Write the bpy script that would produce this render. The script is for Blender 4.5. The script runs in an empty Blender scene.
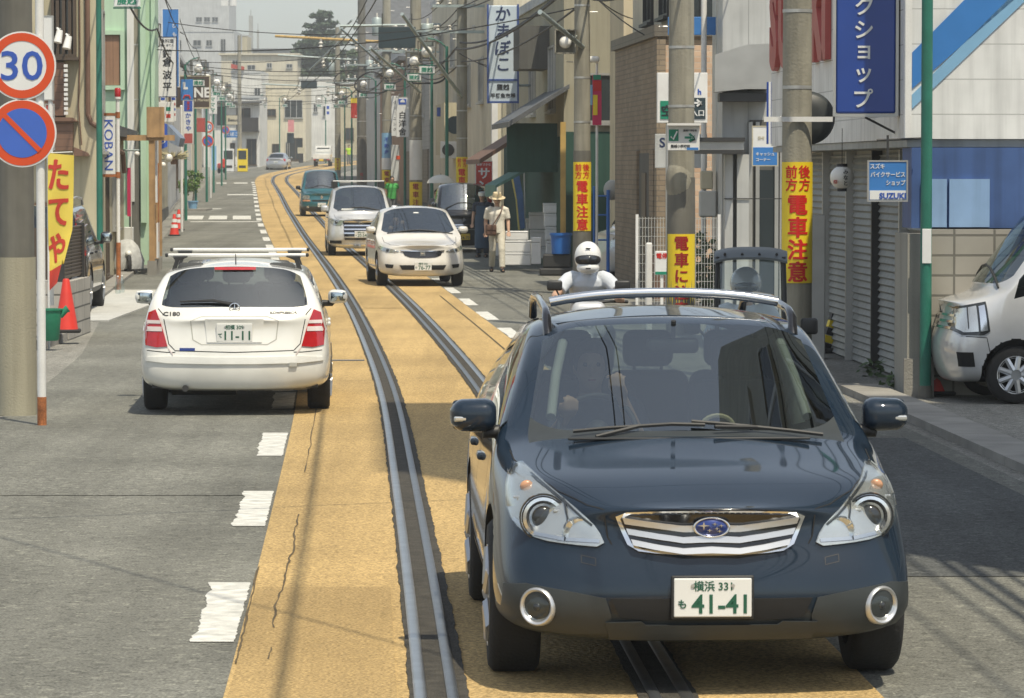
import bpy, bmesh, math, random
import numpy as np
from mathutils import Vector, Matrix
from mathutils.bvhtree import BVHTree
random.seed(7)
S = bpy.context.scene
COL = S.collection
R = math.radians
# ---------------------------------------------------------------- camera, sky, sun, exposure
F = 3700.0            # focal length in pixels of the 1024 wide frame
CZ = 2.25             # eye height in the tram cab
PIT = math.atan((349 - 170) / F)
cam = bpy.data.cameras.new('camera'); cam_o = bpy.data.objects.new('camera', cam); COL.objects.link(cam_o)
cam.sensor_width = 36; cam.lens = F * 36 / 1024; cam.clip_start = 0.1; cam.clip_end = 6000
cam_o.location = (0, 0, CZ); cam_o.rotation_euler = (math.pi / 2 - PIT, 0, 0)
cam.dof.use_dof = True; cam.dof.focus_distance = 26; cam.dof.aperture_fstop = 20
S.camera = cam_o
SUN = Vector((0.45, -0.83, 1.95)).normalized()      # direction towards the sun: right, a little behind
sun_el = math.asin(SUN.z); sun_az = math.atan2(SUN.x, SUN.y)
w = bpy.data.worlds.new('World'); S.world = w; w.use_nodes = True
nt = w.node_tree; bg = nt.nodes['Background']
sky = nt.nodes.new('ShaderNodeTexSky'); sky.sky_type = 'NISHITA'; sky.sun_disc = False
sky.sun_elevation = sun_el; sky.sun_rotation = sun_az; sky.air_density = 1.0; sky.dust_density = 1.5; sky.ozone_density = 3.0
hsv = nt.nodes.new('ShaderNodeHueSaturation'); hsv.inputs['Saturation'].default_value = .55      # hazy summer sky
tint = nt.nodes.new('ShaderNodeMix'); tint.data_type = 'RGBA'; tint.blend_type = 'MULTIPLY'; tint.inputs['Factor'].default_value = 1; tint.inputs[7].default_value = (.97, .97, .93, 1)
nt.links.new(sky.outputs['Color'], hsv.inputs['Color']); nt.links.new(hsv.outputs['Color'], tint.inputs[6]); nt.links.new(tint.outputs[2], bg.inputs['Color']); bg.inputs['Strength'].default_value = 0.135
sl = bpy.data.lights.new('sun', 'SUN'); sl.energy = 3.5; sl.angle = R(0.6); sl.color = (1.0, 0.90, 0.71)
so = bpy.data.objects.new('sun', sl); COL.objects.link(so)
so.rotation_euler = SUN.to_track_quat('Z', 'Y').to_euler()
vs = S.view_settings
vs.view_transform = 'Standard'; vs.look = 'None'; vs.gamma = 1; vs.use_curve_mapping = False; vs.exposure = 0.42
S.cycles.max_bounces = 8; S.cycles.transparent_max_bounces = 12; S.cycles.use_denoising = True
S.cycles.caustics_reflective = False; S.cycles.caustics_refractive = False; S.cycles.sample_clamp_indirect = 6
# ---------------------------------------------------------------- measuring helpers
_sp, _cp = math.sin(PIT), math.cos(PIT)
def at(px, py, Z):
    dx = (px - 512) / F; dy = (349 - py) / F
    d = Vector((dx, _cp + dy * _sp, -_sp + dy * _cp)); t = Z / d.y
    return Vector((d.x * t, Z, CZ + d.z * t))
def xat(px, Z): return (px - 512) / F * Z
def zat(py, Z): return at(512, py, Z).z
def pxm(Z): return F / Z
def interp(tab):
    xs = np.array([a for a, b in tab], float); ys = np.array([b for a, b in tab], float)
    m = np.gradient(ys, xs)
    def f(x):
        if x <= xs[0]: return float(ys[0] + m[0] * (x - xs[0]))
        if x >= xs[-1]: return float(ys[-1] + m[-1] * (x - xs[-1]))
        i = int(np.searchsorted(xs, x) - 1); i = max(0, min(i, len(xs) - 2)); h = xs[i + 1] - xs[i]; t = (x - xs[i]) / h
        return float((2*t**3-3*t*t+1)*ys[i] + (t**3-2*t*t+t)*h*m[i] + (-2*t**3+3*t*t)*ys[i+1] + (t**3-t*t)*h*m[i+1])
    return f
XL = interp([(-60, 2.3), (0, .17), (16.45, -.42), (26.8, -.85), (36, -1.26), (49, -1.98), (55.5, -2.37), (83, -4.17), (140, -8.3),
             (183, -11.4), (230, -14.75), (262, -17.0), (280, -17.9), (294, -18.1), (306, -17.7), (330, -15.6), (360, -12.0), (420, -3)])
XR = lambda Z: XL(Z) + 1.132
_gz = interp([(-60, 0), (60, 0), (92, 0.0), (112, .08), (140, .34), (160, .5), (190, .86), (247, 1.36), (275, 1.75), (300, 2.12), (316, 2.5), (345, 3.05), (400, 4.0), (520, 6), (700, 9)])
gz = lambda Z: max(0.0, _gz(min(Z, 700)))
def head(Z): return math.atan((XL(Z + 2) - XL(Z - 2)) / 4)   # street heading, dX/dZ angle
# ---------------------------------------------------------------- materials
M = {}
def _nodes(name):
    m = bpy.data.materials.new(name); m.use_nodes = True
    return m, m.node_tree, m.node_tree.nodes['Principled BSDF']
def pbr(name, col, rough=.6, metal=0., var=.12, scale=3., bump=0., bscale=40., coat=0., spec=.5, fine=0., coords='Object', streak=0.):
    m, t, b = _nodes(name); L = t.links.new
    b.inputs['Roughness'].default_value = rough; b.inputs['Metallic'].default_value = metal
    b.inputs['Specular IOR Level'].default_value = spec
    if coat: b.inputs['Coat Weight'].default_value = coat; b.inputs['Coat Roughness'].default_value = .04
    c = (*col, 1)
    b.inputs['Base Color'].default_value = c
    tc = t.nodes.new('ShaderNodeTexCoord'); src = tc.outputs[coords]
    if var or fine or streak:
        n = t.nodes.new('ShaderNodeTexNoise'); n.inputs['Scale'].default_value = scale; n.inputs['Detail'].default_value = 6
        L(src, n.inputs['Vector'])
        r = t.nodes.new('ShaderNodeMapRange'); r.inputs['From Min'].default_value = .3; r.inputs['From Max'].default_value = .7
        r.inputs['To Min'].default_value = 1 - var; r.inputs['To Max'].default_value = 1 + var * .7
        L(n.outputs['Fac'], r.inputs['Value']); fac = r.outputs['Result']
        if fine:
            n2 = t.nodes.new('ShaderNodeTexNoise'); n2.inputs['Scale'].default_value = bscale * 2; n2.inputs['Detail'].default_value = 3
            L(src, n2.inputs['Vector'])
            r2 = t.nodes.new('ShaderNodeMapRange'); r2.inputs['From Min'].default_value = .3; r2.inputs['From Max'].default_value = .7
            r2.inputs['To Min'].default_value = 1 - fine; r2.inputs['To Max'].default_value = 1 + fine
            L(n2.outputs['Fac'], r2.inputs['Value'])
            mm = t.nodes.new('ShaderNodeMath'); mm.operation = 'MULTIPLY'; L(fac, mm.inputs[0]); L(r2.outputs['Result'], mm.inputs[1]); fac = mm.outputs[0]
        if streak:
            mp = t.nodes.new('ShaderNodeMapping'); mp.inputs['Scale'].default_value = (6, 6, .35); L(src, mp.inputs['Vector'])
            n3 = t.nodes.new('ShaderNodeTexNoise'); n3.inputs['Scale'].default_value = 1.5; n3.inputs['Detail'].default_value = 5; L(mp.outputs[0], n3.inputs['Vector'])
            r3 = t.nodes.new('ShaderNodeMapRange'); r3.inputs['From Min'].default_value = .45; r3.inputs['From Max'].default_value = .75
            r3.inputs['To Min'].default_value = 1; r3.inputs['To Max'].default_value = 1 - streak
            L(n3.outputs['Fac'], r3.inputs['Value'])
            m3 = t.nodes.new('ShaderNodeMath'); m3.operation = 'MULTIPLY'; L(fac, m3.inputs[0]); L(r3.outputs['Result'], m3.inputs[1]); fac = m3.outputs[0]
        mx = t.nodes.new('ShaderNodeMix'); mx.data_type = 'RGBA'; mx.blend_type = 'MULTIPLY'; mx.inputs['Factor'].default_value = 1
        mx.inputs[6].default_value = c; L(fac, mx.inputs[7]); L(mx.outputs[2], b.inputs['Base Color'])
    if bump:
        n = t.nodes.new('ShaderNodeTexNoise'); n.inputs['Scale'].default_value = bscale; n.inputs['Detail'].default_value = 5; L(src, n.inputs['Vector'])
        bp = t.nodes.new('ShaderNodeBump'); bp.inputs['Strength'].default_value = bump; bp.inputs['Distance'].default_value = .02
        L(n.outputs['Fac'], bp.inputs['Height']); L(bp.outputs['Normal'], b.inputs['Normal'])
    M[name] = m; return m
def lined(name, col, period=.12, gap=.07, dark=.5, rough=.6, vertical=False, var=.12):
    """boards / siding: dark joints every `period` metres, UV in metres"""
    m = pbr(name, col, rough, var=var, scale=2, streak=.25); t = m.node_tree; L = t.links.new; b = t.nodes['Principled BSDF']
    uv = t.nodes.new('ShaderNodeUVMap'); sx = t.nodes.new('ShaderNodeSeparateXYZ'); L(uv.outputs[0], sx.inputs[0])
    a = t.nodes.new('ShaderNodeMath'); a.operation = 'DIVIDE'; a.inputs[1].default_value = period; L(sx.outputs[0 if vertical else 1], a.inputs[0])
    f = t.nodes.new('ShaderNodeMath'); f.operation = 'FRACT'; L(a.outputs[0], f.inputs[0])
    g = t.nodes.new('ShaderNodeMath'); g.operation = 'LESS_THAN'; g.inputs[1].default_value = gap; L(f.outputs[0], g.inputs[0])
    old = b.inputs['Base Color'].links[0].from_socket
    mx = t.nodes.new('ShaderNodeMix'); mx.data_type = 'RGBA'; L(g.outputs[0], mx.inputs['Factor']); L(old, mx.inputs[6]); mx.inputs[7].default_value = (*[c * dark for c in col], 1)
    L(mx.outputs[2], b.inputs['Base Color'])
    bp = t.nodes.new('ShaderNodeBump'); bp.inputs['Strength'].default_value = .6; bp.inputs['Distance'].default_value = .02
    L(f.outputs[0], bp.inputs['Height']); L(bp.outputs['Normal'], b.inputs['Normal'])
    return m
def brick(name, c1, c2, mortar, bw=.22, bh=.07, ms=.008, rough=.8, squash=1.0, offset=.5):
    m, t, b = _nodes(name); L = t.links.new
    uv = t.nodes.new('ShaderNodeUVMap'); br = t.nodes.new('ShaderNodeTexBrick'); L(uv.outputs[0], br.inputs['Vector'])
    br.inputs['Scale'].default_value = 1; br.inputs['Brick Width'].default_value = bw; br.inputs['Row Height'].default_value = bh
    br.inputs['Mortar Size'].default_value = ms; br.offset = offset
    br.inputs['Color1'].default_value = (*c1, 1); br.inputs['Color2'].default_value = (*c2, 1); br.inputs['Mortar'].default_value = (*mortar, 1)
    n = t.nodes.new('ShaderNodeTexNoise'); n.inputs['Scale'].default_value = 1.2; n.inputs['Detail'].default_value = 8
    L(uv.outputs[0], n.inputs['Vector'])
    r = t.nodes.new('ShaderNodeMapRange'); r.inputs['From Min'].default_value = .3; r.inputs['From Max'].default_value = .7; r.inputs['To Min'].default_value = .78; r.inputs['To Max'].default_value = 1.1
    L(n.outputs['Fac'], r.inputs['Value'])
    mx = t.nodes.new('ShaderNodeMix'); mx.data_type = 'RGBA'; mx.blend_type = 'MULTIPLY'; mx.inputs['Factor'].default_value = 1
    L(br.outputs['Color'], mx.inputs[6]); L(r.outputs['Result'], mx.inputs[7]); L(mx.outputs[2], b.inputs['Base Color'])
    b.inputs['Roughness'].default_value = rough
    bp = t.nodes.new('ShaderNodeBump'); bp.inputs['Strength'].default_value = .5; bp.inputs['Distance'].default_value = .01; bp.invert = True
    L(br.outputs['Fac'], bp.inputs['Height']); L(bp.outputs['Normal'], b.inputs['Normal'])
    M[name] = m; return m
def glass(name, tint=(.55, .62, .60), base=.06, rough=.015, edge=.9):
    m, t, b = _nodes(name); L = t.links.new; t.nodes.remove(b); out = t.nodes['Material Output']
    tr = t.nodes.new('ShaderNodeBsdfTransparent'); tr.inputs[0].default_value = (*tint, 1)
    gl = t.nodes.new('ShaderNodeBsdfGlossy'); gl.inputs['Roughness'].default_value = rough; gl.inputs[0].default_value = (.95, 1, 1, 1)
    fr = t.nodes.new('ShaderNodeFresnel'); fr.inputs['IOR'].default_value = 1.5
    ge = t.nodes.new('ShaderNodeNewGeometry')
    # same reflectance from either side of the pane
    ir = t.nodes.new('ShaderNodeMapRange'); ir.inputs['To Min'].default_value = 1.5; ir.inputs['To Max'].default_value = 1 / 1.5
    L(ge.outputs['Backfacing'], ir.inputs['Value']); L(ir.outputs['Result'], fr.inputs['IOR'])
    r = t.nodes.new('ShaderNodeMapRange'); r.inputs['From Min'].default_value = .04; r.inputs['To Min'].default_value = base; r.inputs['To Max'].default_value = edge
    L(fr.outputs[0], r.inputs['Value'])
    mx = t.nodes.new('ShaderNodeMixShader'); L(r.outputs['Result'], mx.inputs[0]); L(tr.outputs[0], mx.inputs[1]); L(gl.outputs[0], mx.inputs[2])
    L(mx.outputs[0], out.inputs['Surface']); M[name] = m; return m
def paint(name, col, metal=.0, rough=.28, inner=(.03, .03, .032), dust=.15):
    """car paint with clear coat; the inner side of the shell is dark trim"""
    m = pbr(name, col, rough, metal, var=dust, scale=2.5, coat=1.0); t = m.node_tree; L = t.links.new; b = t.nodes['Principled BSDF']
    out = t.nodes['Material Output']; ge = t.nodes.new('ShaderNodeNewGeometry'); d = t.nodes.new('ShaderNodeBsdfDiffuse'); d.inputs[0].default_value = (*inner, 1)
    mx = t.nodes.new('ShaderNodeMixShader'); L(ge.outputs['Backfacing'], mx.inputs[0]); L(b.outputs[0], mx.inputs[1]); L(d.outputs[0], mx.inputs[2]); L(mx.outputs[0], out.inputs['Surface'])
    return m
# ---------------------------------------------------------------- mesh helpers
def link(name, me, mats, parent=None, loc=None):
    o = bpy.data.objects.new(name, me); COL.objects.link(o)
    for m in (mats if isinstance(mats, (list, tuple)) else [mats]):
        me.materials.append(M[m] if isinstance(m, str) else m)
    if parent is not None: o.parent = parent
    if loc is not None: o.location = loc
    return o
class MB:
    def __init__(s): s.v = []; s.f = []; s.m = []; s.mi = 0
    def add(s, vs, fs, mi=None):
        k = len(s.v); s.v += [tuple(v) for v in vs]
        for f in fs: s.f.append([k + i for i in f]); s.m.append(s.mi if mi is None else mi)
        return s
    def box(s, c, d, rz=0, mi=None, tilt=None):
        x, y, z = d[0] / 2, d[1] / 2, d[2] / 2
        P = [Vector((a * x, b * y, e * z)) for e in (-1, 1) for b in (-1, 1) for a in (-1, 1)]
        if tilt: P = [Matrix.Rotation(tilt[1], 3, tilt[0]) @ p for p in P]
        if rz: P = [Matrix.Rotation(rz, 3, 'Z') @ p for p in P]
        c = Vector(c)
        return s.add([p + c for p in P], [(0, 2, 3, 1), (4, 5, 7, 6), (0, 1, 5, 4), (2, 6, 7, 3), (0, 4, 6, 2), (1, 3, 7, 5)], mi)
    def bbox(s, a, b, mi=None):
        return s.box([(p + q) / 2 for p, q in zip(a, b)], [abs(q - p) for p, q in zip(a, b)], mi=mi)
    def rbox(s, c, d, r=.02, seg=2, rz=0, mi=None):
        bm = bmesh.new(); bmesh.ops.create_cube(bm, size=1)
        for v in bm.verts: v.co = Vector((v.co.x * d[0], v.co.y * d[1], v.co.z * d[2]))
        bmesh.ops.bevel(bm, geom=bm.edges[:] , offset=min(r, .49 * min(d)), segments=seg, affect='EDGES', profile=.5)
        rot = Matrix.Rotation(rz, 3, 'Z'); c = Vector(c); bm.verts.index_update()
        s.add([rot @ v.co + c for v in bm.verts], [[v.index for v in f.verts] for f in bm.faces], mi); bm.free(); return s
    def cyl(s, p0, p1, r0, r1=None, n=12, cap=True, mi=None):
        p0, p1 = Vector(p0), Vector(p1); r1 = r0 if r1 is None else r1
        d = (p1 - p0); q = d.to_track_quat('Z', 'Y')
        V = []
        for p, r in ((p0, r0), (p1, r1)):
            for i in range(n):
                a = 2 * math.pi * i / n; V.append(p + q @ Vector((r * math.cos(a), r * math.sin(a), 0)))
        fs = [(i, (i + 1) % n, n + (i + 1) % n, n + i) for i in range(n)]
        if cap: fs += [tuple(range(n))[::-1], tuple(range(n, 2 * n))]
        return s.add(V, fs, mi)
    def tube(s, pts, r, n=8, mi=None, closed=False):
        pts = [Vector(p) for p in pts]; N = len(pts); V = []; rr = r if isinstance(r, (list, tuple)) else [r] * N
        up = None
        for i, p in enumerate(pts):
            if closed: d = pts[(i + 1) % N] - pts[i - 1]
            else: d = pts[min(i + 1, N - 1)] - pts[max(i - 1, 0)]
            d.normalize()
            if up is None: up = d.orthogonal().normalized()
            up = (up - d * up.dot(d)); up = up.normalized() if up.length > 1e-6 else d.orthogonal().normalized()
            b = d.cross(up)
            for k in range(n):
                a = 2 * math.pi * k / n; V.append(p + (up * math.cos(a) + b * math.sin(a)) * rr[i])
        fs = []
        for i in range(N if closed else N - 1):
            j = (i + 1) % N
            for k in range(n): fs.append((i * n + k, i * n + (k + 1) % n, j * n + (k + 1) % n, j * n + k))
        if not closed: fs += [tuple(range(n))[::-1], tuple(range((N - 1) * n, N * n))]
        return s.add(V, fs, mi)
    def lathe(s, prof, n=20, c=(0, 0, 0), axis='Z', mi=None, cap=False):
        V = []; c = Vector(c)
        for r, h in prof:
            for i in range(n):
                a = 2 * math.pi * i / n; x, y = r * math.cos(a), r * math.sin(a)
                V.append(c + Vector({'Z': (x, y, h), 'Y': (x, h, y), 'X': (h, x, y)}[axis]))
        fs = []
        for j in range(len(prof) - 1):
            for i in range(n):
                q = (j * n + i, j * n + (i + 1) % n, (j + 1) * n + (i + 1) % n, (j + 1) * n + i)
                fs.append(q if axis == 'Z' or axis == 'X' else q[::-1])
        if cap and prof[0][0] > 1e-5: fs.append(tuple(range(n))[::-1])
        if cap and prof[-1][0] > 1e-5: fs.append(tuple(range((len(prof) - 1) * n, len(prof) * n)))
        return s.add(V, fs, mi)
    def prism(s, poly, y0, y1, mi=None, plane='XZ'):
        """polygon in plane, extruded along the third axis"""
        def pt(a, b, h): return {'XZ': (a, h, b), 'YZ': (h, a, b), 'XY': (a, b, h)}[plane]
        n = len(poly); V = [pt(a, b, y0) for a, b in poly] + [pt(a, b, y1) for a, b in poly]
        fs = [tuple(range(n)), tuple(range(n, 2 * n))[::-1]] + [(i, n + i, n + (i + 1) % n, (i + 1) % n) for i in range(n)]
        return s.add(V, fs, mi)
    def sphere(s, c, r, n=16, m=10, mi=None, sc=(1, 1, 1)):
        c = Vector(c); V = []; fs = []
        for j in range(m + 1):
            t = math.pi * j / m
            for i in range(n):
                a = 2 * math.pi * i / n
                V.append(c + Vector((r * sc[0] * math.sin(t) * math.cos(a), r * sc[1] * math.sin(t) * math.sin(a), r * sc[2] * math.cos(t))))
        for j in range(m):
            for i in range(n): fs.append((j * n + i, (j + 1) * n + i, (j + 1) * n + (i + 1) % n, j * n + (i + 1) % n))
        return s.add(V, fs, mi)
    def mesh(s, name='mesh', smooth=0, fix=True):
        me = bpy.data.meshes.new(name); me.from_pydata(s.v, [], s.f)
        me.polygons.foreach_set('material_index', s.m)
        finish(me, smooth, fix, weld=True); return me
    def build(s, name, mats, parent=None, loc=None, rz=0, smooth=0, fix=True):
        o = link(name, s.mesh(name, smooth, fix), mats, parent, loc)
        if rz: o.rotation_euler.z = rz
        return o
def finish(me, smooth=0, fix=True, weld=False):
    bm = bmesh.new(); bm.from_mesh(me)
    if weld: bmesh.ops.remove_doubles(bm, verts=bm.verts[:], dist=1e-5)
    if fix: bmesh.ops.recalc_face_normals(bm, faces=bm.faces[:])
    uv = bm.loops.layers.uv.verify()
    for f in bm.faces:
        n = f.normal; ax = max(range(3), key=lambda i: abs(n[i])); f.smooth = smooth > 0
        for l in f.loops:
            c = l.vert.co; l[uv].uv = (c.y, c.z) if ax == 0 else (c.x, c.z) if ax == 1 else (c.x, c.y)
    if smooth:
        a = R(smooth)
        for e in bm.edges:
            if len(e.link_faces) == 2 and e.calc_face_angle(0) > a: e.smooth = False
    bm.to_mesh(me); bm.free(); me.update()
_SEEN = set()
def tag(o, label=None, cat=None, group=None, kind=None):
    if label: o['label'] = label
    if cat: o['category'] = cat
    if group: o['group'] = group
    if kind: o['kind'] = kind
    return o
def empty(name, loc, rz=0, label=None, cat=None, group=None, kind=None):
    o = bpy.data.objects.new(name, None); COL.objects.link(o); o.location = loc; o.rotation_euler = (0, 0, rz)
    o.empty_display_size = .3
    return tag(o, label, cat, group, kind)
def copy_tree(o, parent=None):
    c = o.copy(); COL.objects.link(c)
    if parent is not None: c.parent = parent
    for ch in o.children: copy_tree(ch, c)
    return c
def chaikin(p, n=1, closed=True):
    for _ in range(n):
        q = []
        for i in range(len(p) if closed else len(p) - 1):
            a, b = Vector(p[i]), Vector(p[(i + 1) % len(p)]); q += [a * .75 + b * .25, a * .25 + b * .75]
        p = q
    return [tuple(v) for v in p]
# ---------------------------------------------------------------- lettering
def glyphs(body, w=None, h=None, bold=0., vertical=False, thick=.004, shear=0., spacing=1.0, align='C'):
    """text as a mesh in the XZ plane facing -Y, fitted into w x h metres, centred on the origin"""
    if vertical:
        n = len(body); mb = MB(); hh = h / n
        for i, ch in enumerate(body):
            if ch == ' ': continue
            if ch == 'ー': ch = '｜'
            g = glyphs(ch, w, hh * .92, bold, False, thick)
            k = h / 2 - hh * (i + .5)
            mb.add([(v.co.x, v.co.y, v.co.z + k) for v in g.vertices], [list(p.vertices) for p in g.polygons]); bpy.data.meshes.remove(g)
        me = bpy.data.meshes.new('lettering'); me.from_pydata(mb.v, [], mb.f); finish(me, 0, False); return me
    c = bpy.data.curves.new('t', 'FONT'); c.body = body; c.resolution_u = 3; cj = any(ord(x) > 0x2e80 for x in body); extra = max(0., bold - .014) if cj else 0.; bold = min(bold, .014) if cj else bold
    c.offset = bold; c.extrude = 0; c.shear = shear; c.space_character = spacing
    o = bpy.data.objects.new('t', c); COL.objects.link(o)
    dg = bpy.context.evaluated_depsgraph_get(); dg.update()
    me = bpy.data.meshes.new_from_object(o.evaluated_get(dg)); bpy.data.objects.remove(o); bpy.data.curves.remove(c)
    co = np.array([v.co[:] for v in me.vertices]); lo, hi = co.min(0), co.max(0); d = np.maximum(hi - lo, 1e-4)
    sx = w / d[0] if w else None; sy = h / d[1] if h else None
    if len(body) == 1 and w and h:      # single glyph keeps its own box
        sx = sy = min(w, h) / 1.0 if ord(body) > 0x2000 else min(w / d[0], h / d[1])
    elif sx is None: sx = sy
    elif sy is None: sy = sx
    mid = (lo + hi) / 2
    bm = bmesh.new(); bm.from_mesh(me)
    for v in bm.verts: v.co = Vector(((v.co.x - mid[0]) * sx, 0, (v.co.y - mid[1]) * sy))
    if extra:       # heavier strokes: the same outline twice more, a little to either side
        src = bm.faces[:]
        for q, k in ((extra * .55, 1), (-extra * .55, 2)):
            d = bmesh.ops.duplicate(bm, geom=src)
            for g in d['geom']:
                if isinstance(g, bmesh.types.BMVert): g.co.x += q * sx; g.co.y -= .0004 * k; g.co.z += q * .3 * sy
    r = bmesh.ops.extrude_face_region(bm, geom=bm.faces[:])
    for e in r['geom']:
        if isinstance(e, bmesh.types.BMVert): e.co.y -= thick
    bmesh.ops.recalc_face_normals(bm, faces=bm.faces[:])
    bm.to_mesh(me); bm.free(); me.materials.clear(); finish(me, 0, False)
    return me
def text(body, mat, parent, loc, w=None, h=None, bold=.02, vertical=False, rz=0, name='lettering', thick=.004, shear=0., spacing=1.0, rot=None):
    o = link(name, glyphs(body, w, h, bold, vertical, thick, shear, spacing), mat, parent, loc)
    o.rotation_euler = rot if rot else (0, 0, rz)
    return o
# ================================================================ materials of the place
def asphalt(name, c, blot=.18, chips=.8):
    m = pbr(name, c, .9, var=blot, scale=.45, bump=.7, bscale=34, fine=.5, spec=.25)
    # tyre polish and oil drips drawn out along the street
    t = m.node_tree; L = t.links.new; b = t.nodes['Principled BSDF']; tc = t.nodes.new('ShaderNodeTexCoord'); mp = t.nodes.new('ShaderNodeMapping'); mp.inputs['Scale'].default_value = (1.6, .06, 1)
    L(tc.outputs['Object'], mp.inputs['Vector']); n = t.nodes.new('ShaderNodeTexNoise'); n.inputs['Scale'].default_value = 1; n.inputs['Detail'].default_value = 8; n.inputs['Roughness'].default_value = .65; L(mp.outputs[0], n.inputs['Vector'])
    r = t.nodes.new('ShaderNodeMapRange'); r.inputs['From Min'].default_value = .35; r.inputs['From Max'].default_value = .68; r.inputs['To Min'].default_value = 1.12; r.inputs['To Max'].default_value = .80; L(n.outputs['Fac'], r.inputs['Value'])
    old = b.inputs['Base Color'].links[0].from_socket; mx = t.nodes.new('ShaderNodeMix'); mx.data_type = 'RGBA'; mx.blend_type = 'MULTIPLY'; mx.inputs['Factor'].default_value = 1
    L(old, mx.inputs[6]); L(r.outputs['Result'], mx.inputs[7])
    # pale and dark stone chips
    vo = t.nodes.new('ShaderNodeTexVoronoi'); vo.inputs['Scale'].default_value = 26; L(tc.outputs['Object'], vo.inputs['Vector']); sp = t.nodes.new('ShaderNodeSeparateColor'); L(vo.outputs['Color'], sp.inputs[0])
    cr = t.nodes.new('ShaderNodeValToRGB'); e0 = cr.color_ramp.elements; e0[0].position = .0; e0[0].color = (.62, .62, .62, 1); e0[1].position = 1; e0[1].color = (1.55, 1.55, 1.5, 1)
    for ps, v in ((.16, .78), (.30, 1.), (.86, 1.)): q = e0.new(ps); q.color = (v, v, v, 1)
    L(sp.outputs[0], cr.inputs[0]); m2 = t.nodes.new('ShaderNodeMix'); m2.data_type = 'RGBA'; m2.blend_type = 'MULTIPLY'; m2.inputs['Factor'].default_value = chips; L(mx.outputs[2], m2.inputs[6]); L(cr.outputs[0], m2.inputs[7]); L(m2.outputs[2], b.inputs['Base Color'])
    return m
asphalt('asphalt', (.172, .173, .152), .24); asphalt('shaded_asphalt', (.095, .10, .098)); asphalt('pale_concrete', (.24, .235, .21), .2)
asphalt('orange_paving', (.45, .318, .143), .14, .18); asphalt('orange_patch', (.385, .272, .122), .14, .18)
pbr('ground_soil', (.16, .15, .12), .95, var=.25, scale=.5)
pbr('rail_steel', (.20, .215, .23), .38, .8, var=.15, scale=8, fine=.1); pbr('rail_bright', (.34, .355, .37), .28, .85, var=.2, scale=6)
pbr('rail_gap', (.055, .05, .04), .95, var=.4, scale=12, bump=.8, bscale=60, fine=.4)
pbr('road_white', (.60, .60, .56), .8, var=.3, scale=9, bump=.3, bscale=120, fine=.2)
pbr('crack', (.10, .075, .04), 1, var=.3)
# ---- ground, road
def ribbon(name, fl, fr, z0, z1, lift, mat, step=2., kind='structure', jag=0., parent=None, label=None):
    n = max(1, int(math.ceil((z1 - z0) / step))); V = []; Fc = []
    ja = jb = 0
    for i in range(n + 1):
        Z = z0 + (z1 - z0) * i / n; a, b = fl(Z), fr(Z)
        if jag: ja = ja * .75 + random.uniform(-jag, jag) * .5; jb = jb * .75 + random.uniform(-jag, jag) * .5
        V += [(a + ja, Z, gz(Z) + lift), (b + jb, Z, gz(Z) + lift)]
        if i: Fc.append((2 * i - 2, 2 * i - 1, 2 * i + 1, 2 * i))
    mb = MB(); mb.add(V, Fc); o = mb.build(name, mat, parent, fix=True)
    return tag(o, label, None, None, kind) if parent is None else o
xs = [-400, -200, -60, -30, -15, 0, 15, 30, 60, 200, 400]; zs = list(range(-60, 400, 4)) + [400, 450, 520, 600, 700, 900]
mb = MB(); nx = len(xs)
mb.add([(x, z, gz(z) - .012) for z in zs for x in xs], [(j * nx + i, j * nx + i + 1, (j + 1) * nx + i + 1, (j + 1) * nx + i) for j in range(len(zs) - 1) for i in range(nx - 1)])
tag(mb.build('ground', 'ground_soil'), kind='structure')
ribbon('pavement', lambda Z: XL(Z) - 9, lambda Z: XL(Z) - 3.45, -30, 340, -.004, 'pale_concrete')
ribbon('pavement', lambda Z: XR(Z) + 3.3, lambda Z: XR(Z) + 9, -30, 340, -.004, 'pale_concrete')
ribbon('road', lambda Z: XL(Z) - 3.5 - .03 * max(0, min(30, Z - 45)), lambda Z: XR(Z) + 3.4, -40, 400, 0, 'asphalt', 1.5)
ribbon('road_patch', lambda Z: XR(Z) + .9, lambda Z: XR(Z) + 3.2, 20.4, 31, .004, 'shaded_asphalt')  # building shade on the right lane, put into a darker asphalt colour
ribbon('road_patch', lambda Z: XL(Z) - 3.0, lambda Z: XL(Z) - 1.0, 25.5, 28, .004, 'asphalt')
ow = lambda Z: .84 + .30 * max(0, min(1, (Z - 60) / 80))
ribbon('tram_paving', lambda Z: XL(Z) - ow(Z), lambda Z: XR(Z) + ow(Z), -40, 400, .008, 'orange_paving', 1.5)
ribbon('paving_patch', lambda Z: XL(Z) - ow(Z) + .02, lambda Z: XL(Z) - .1, 12, 19.8, .0125, 'orange_patch')
ribbon('paving_patch', lambda Z: XL(Z) + .25, lambda Z: XR(Z) - .25, 60, 66, .0125, 'orange_patch')
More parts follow.
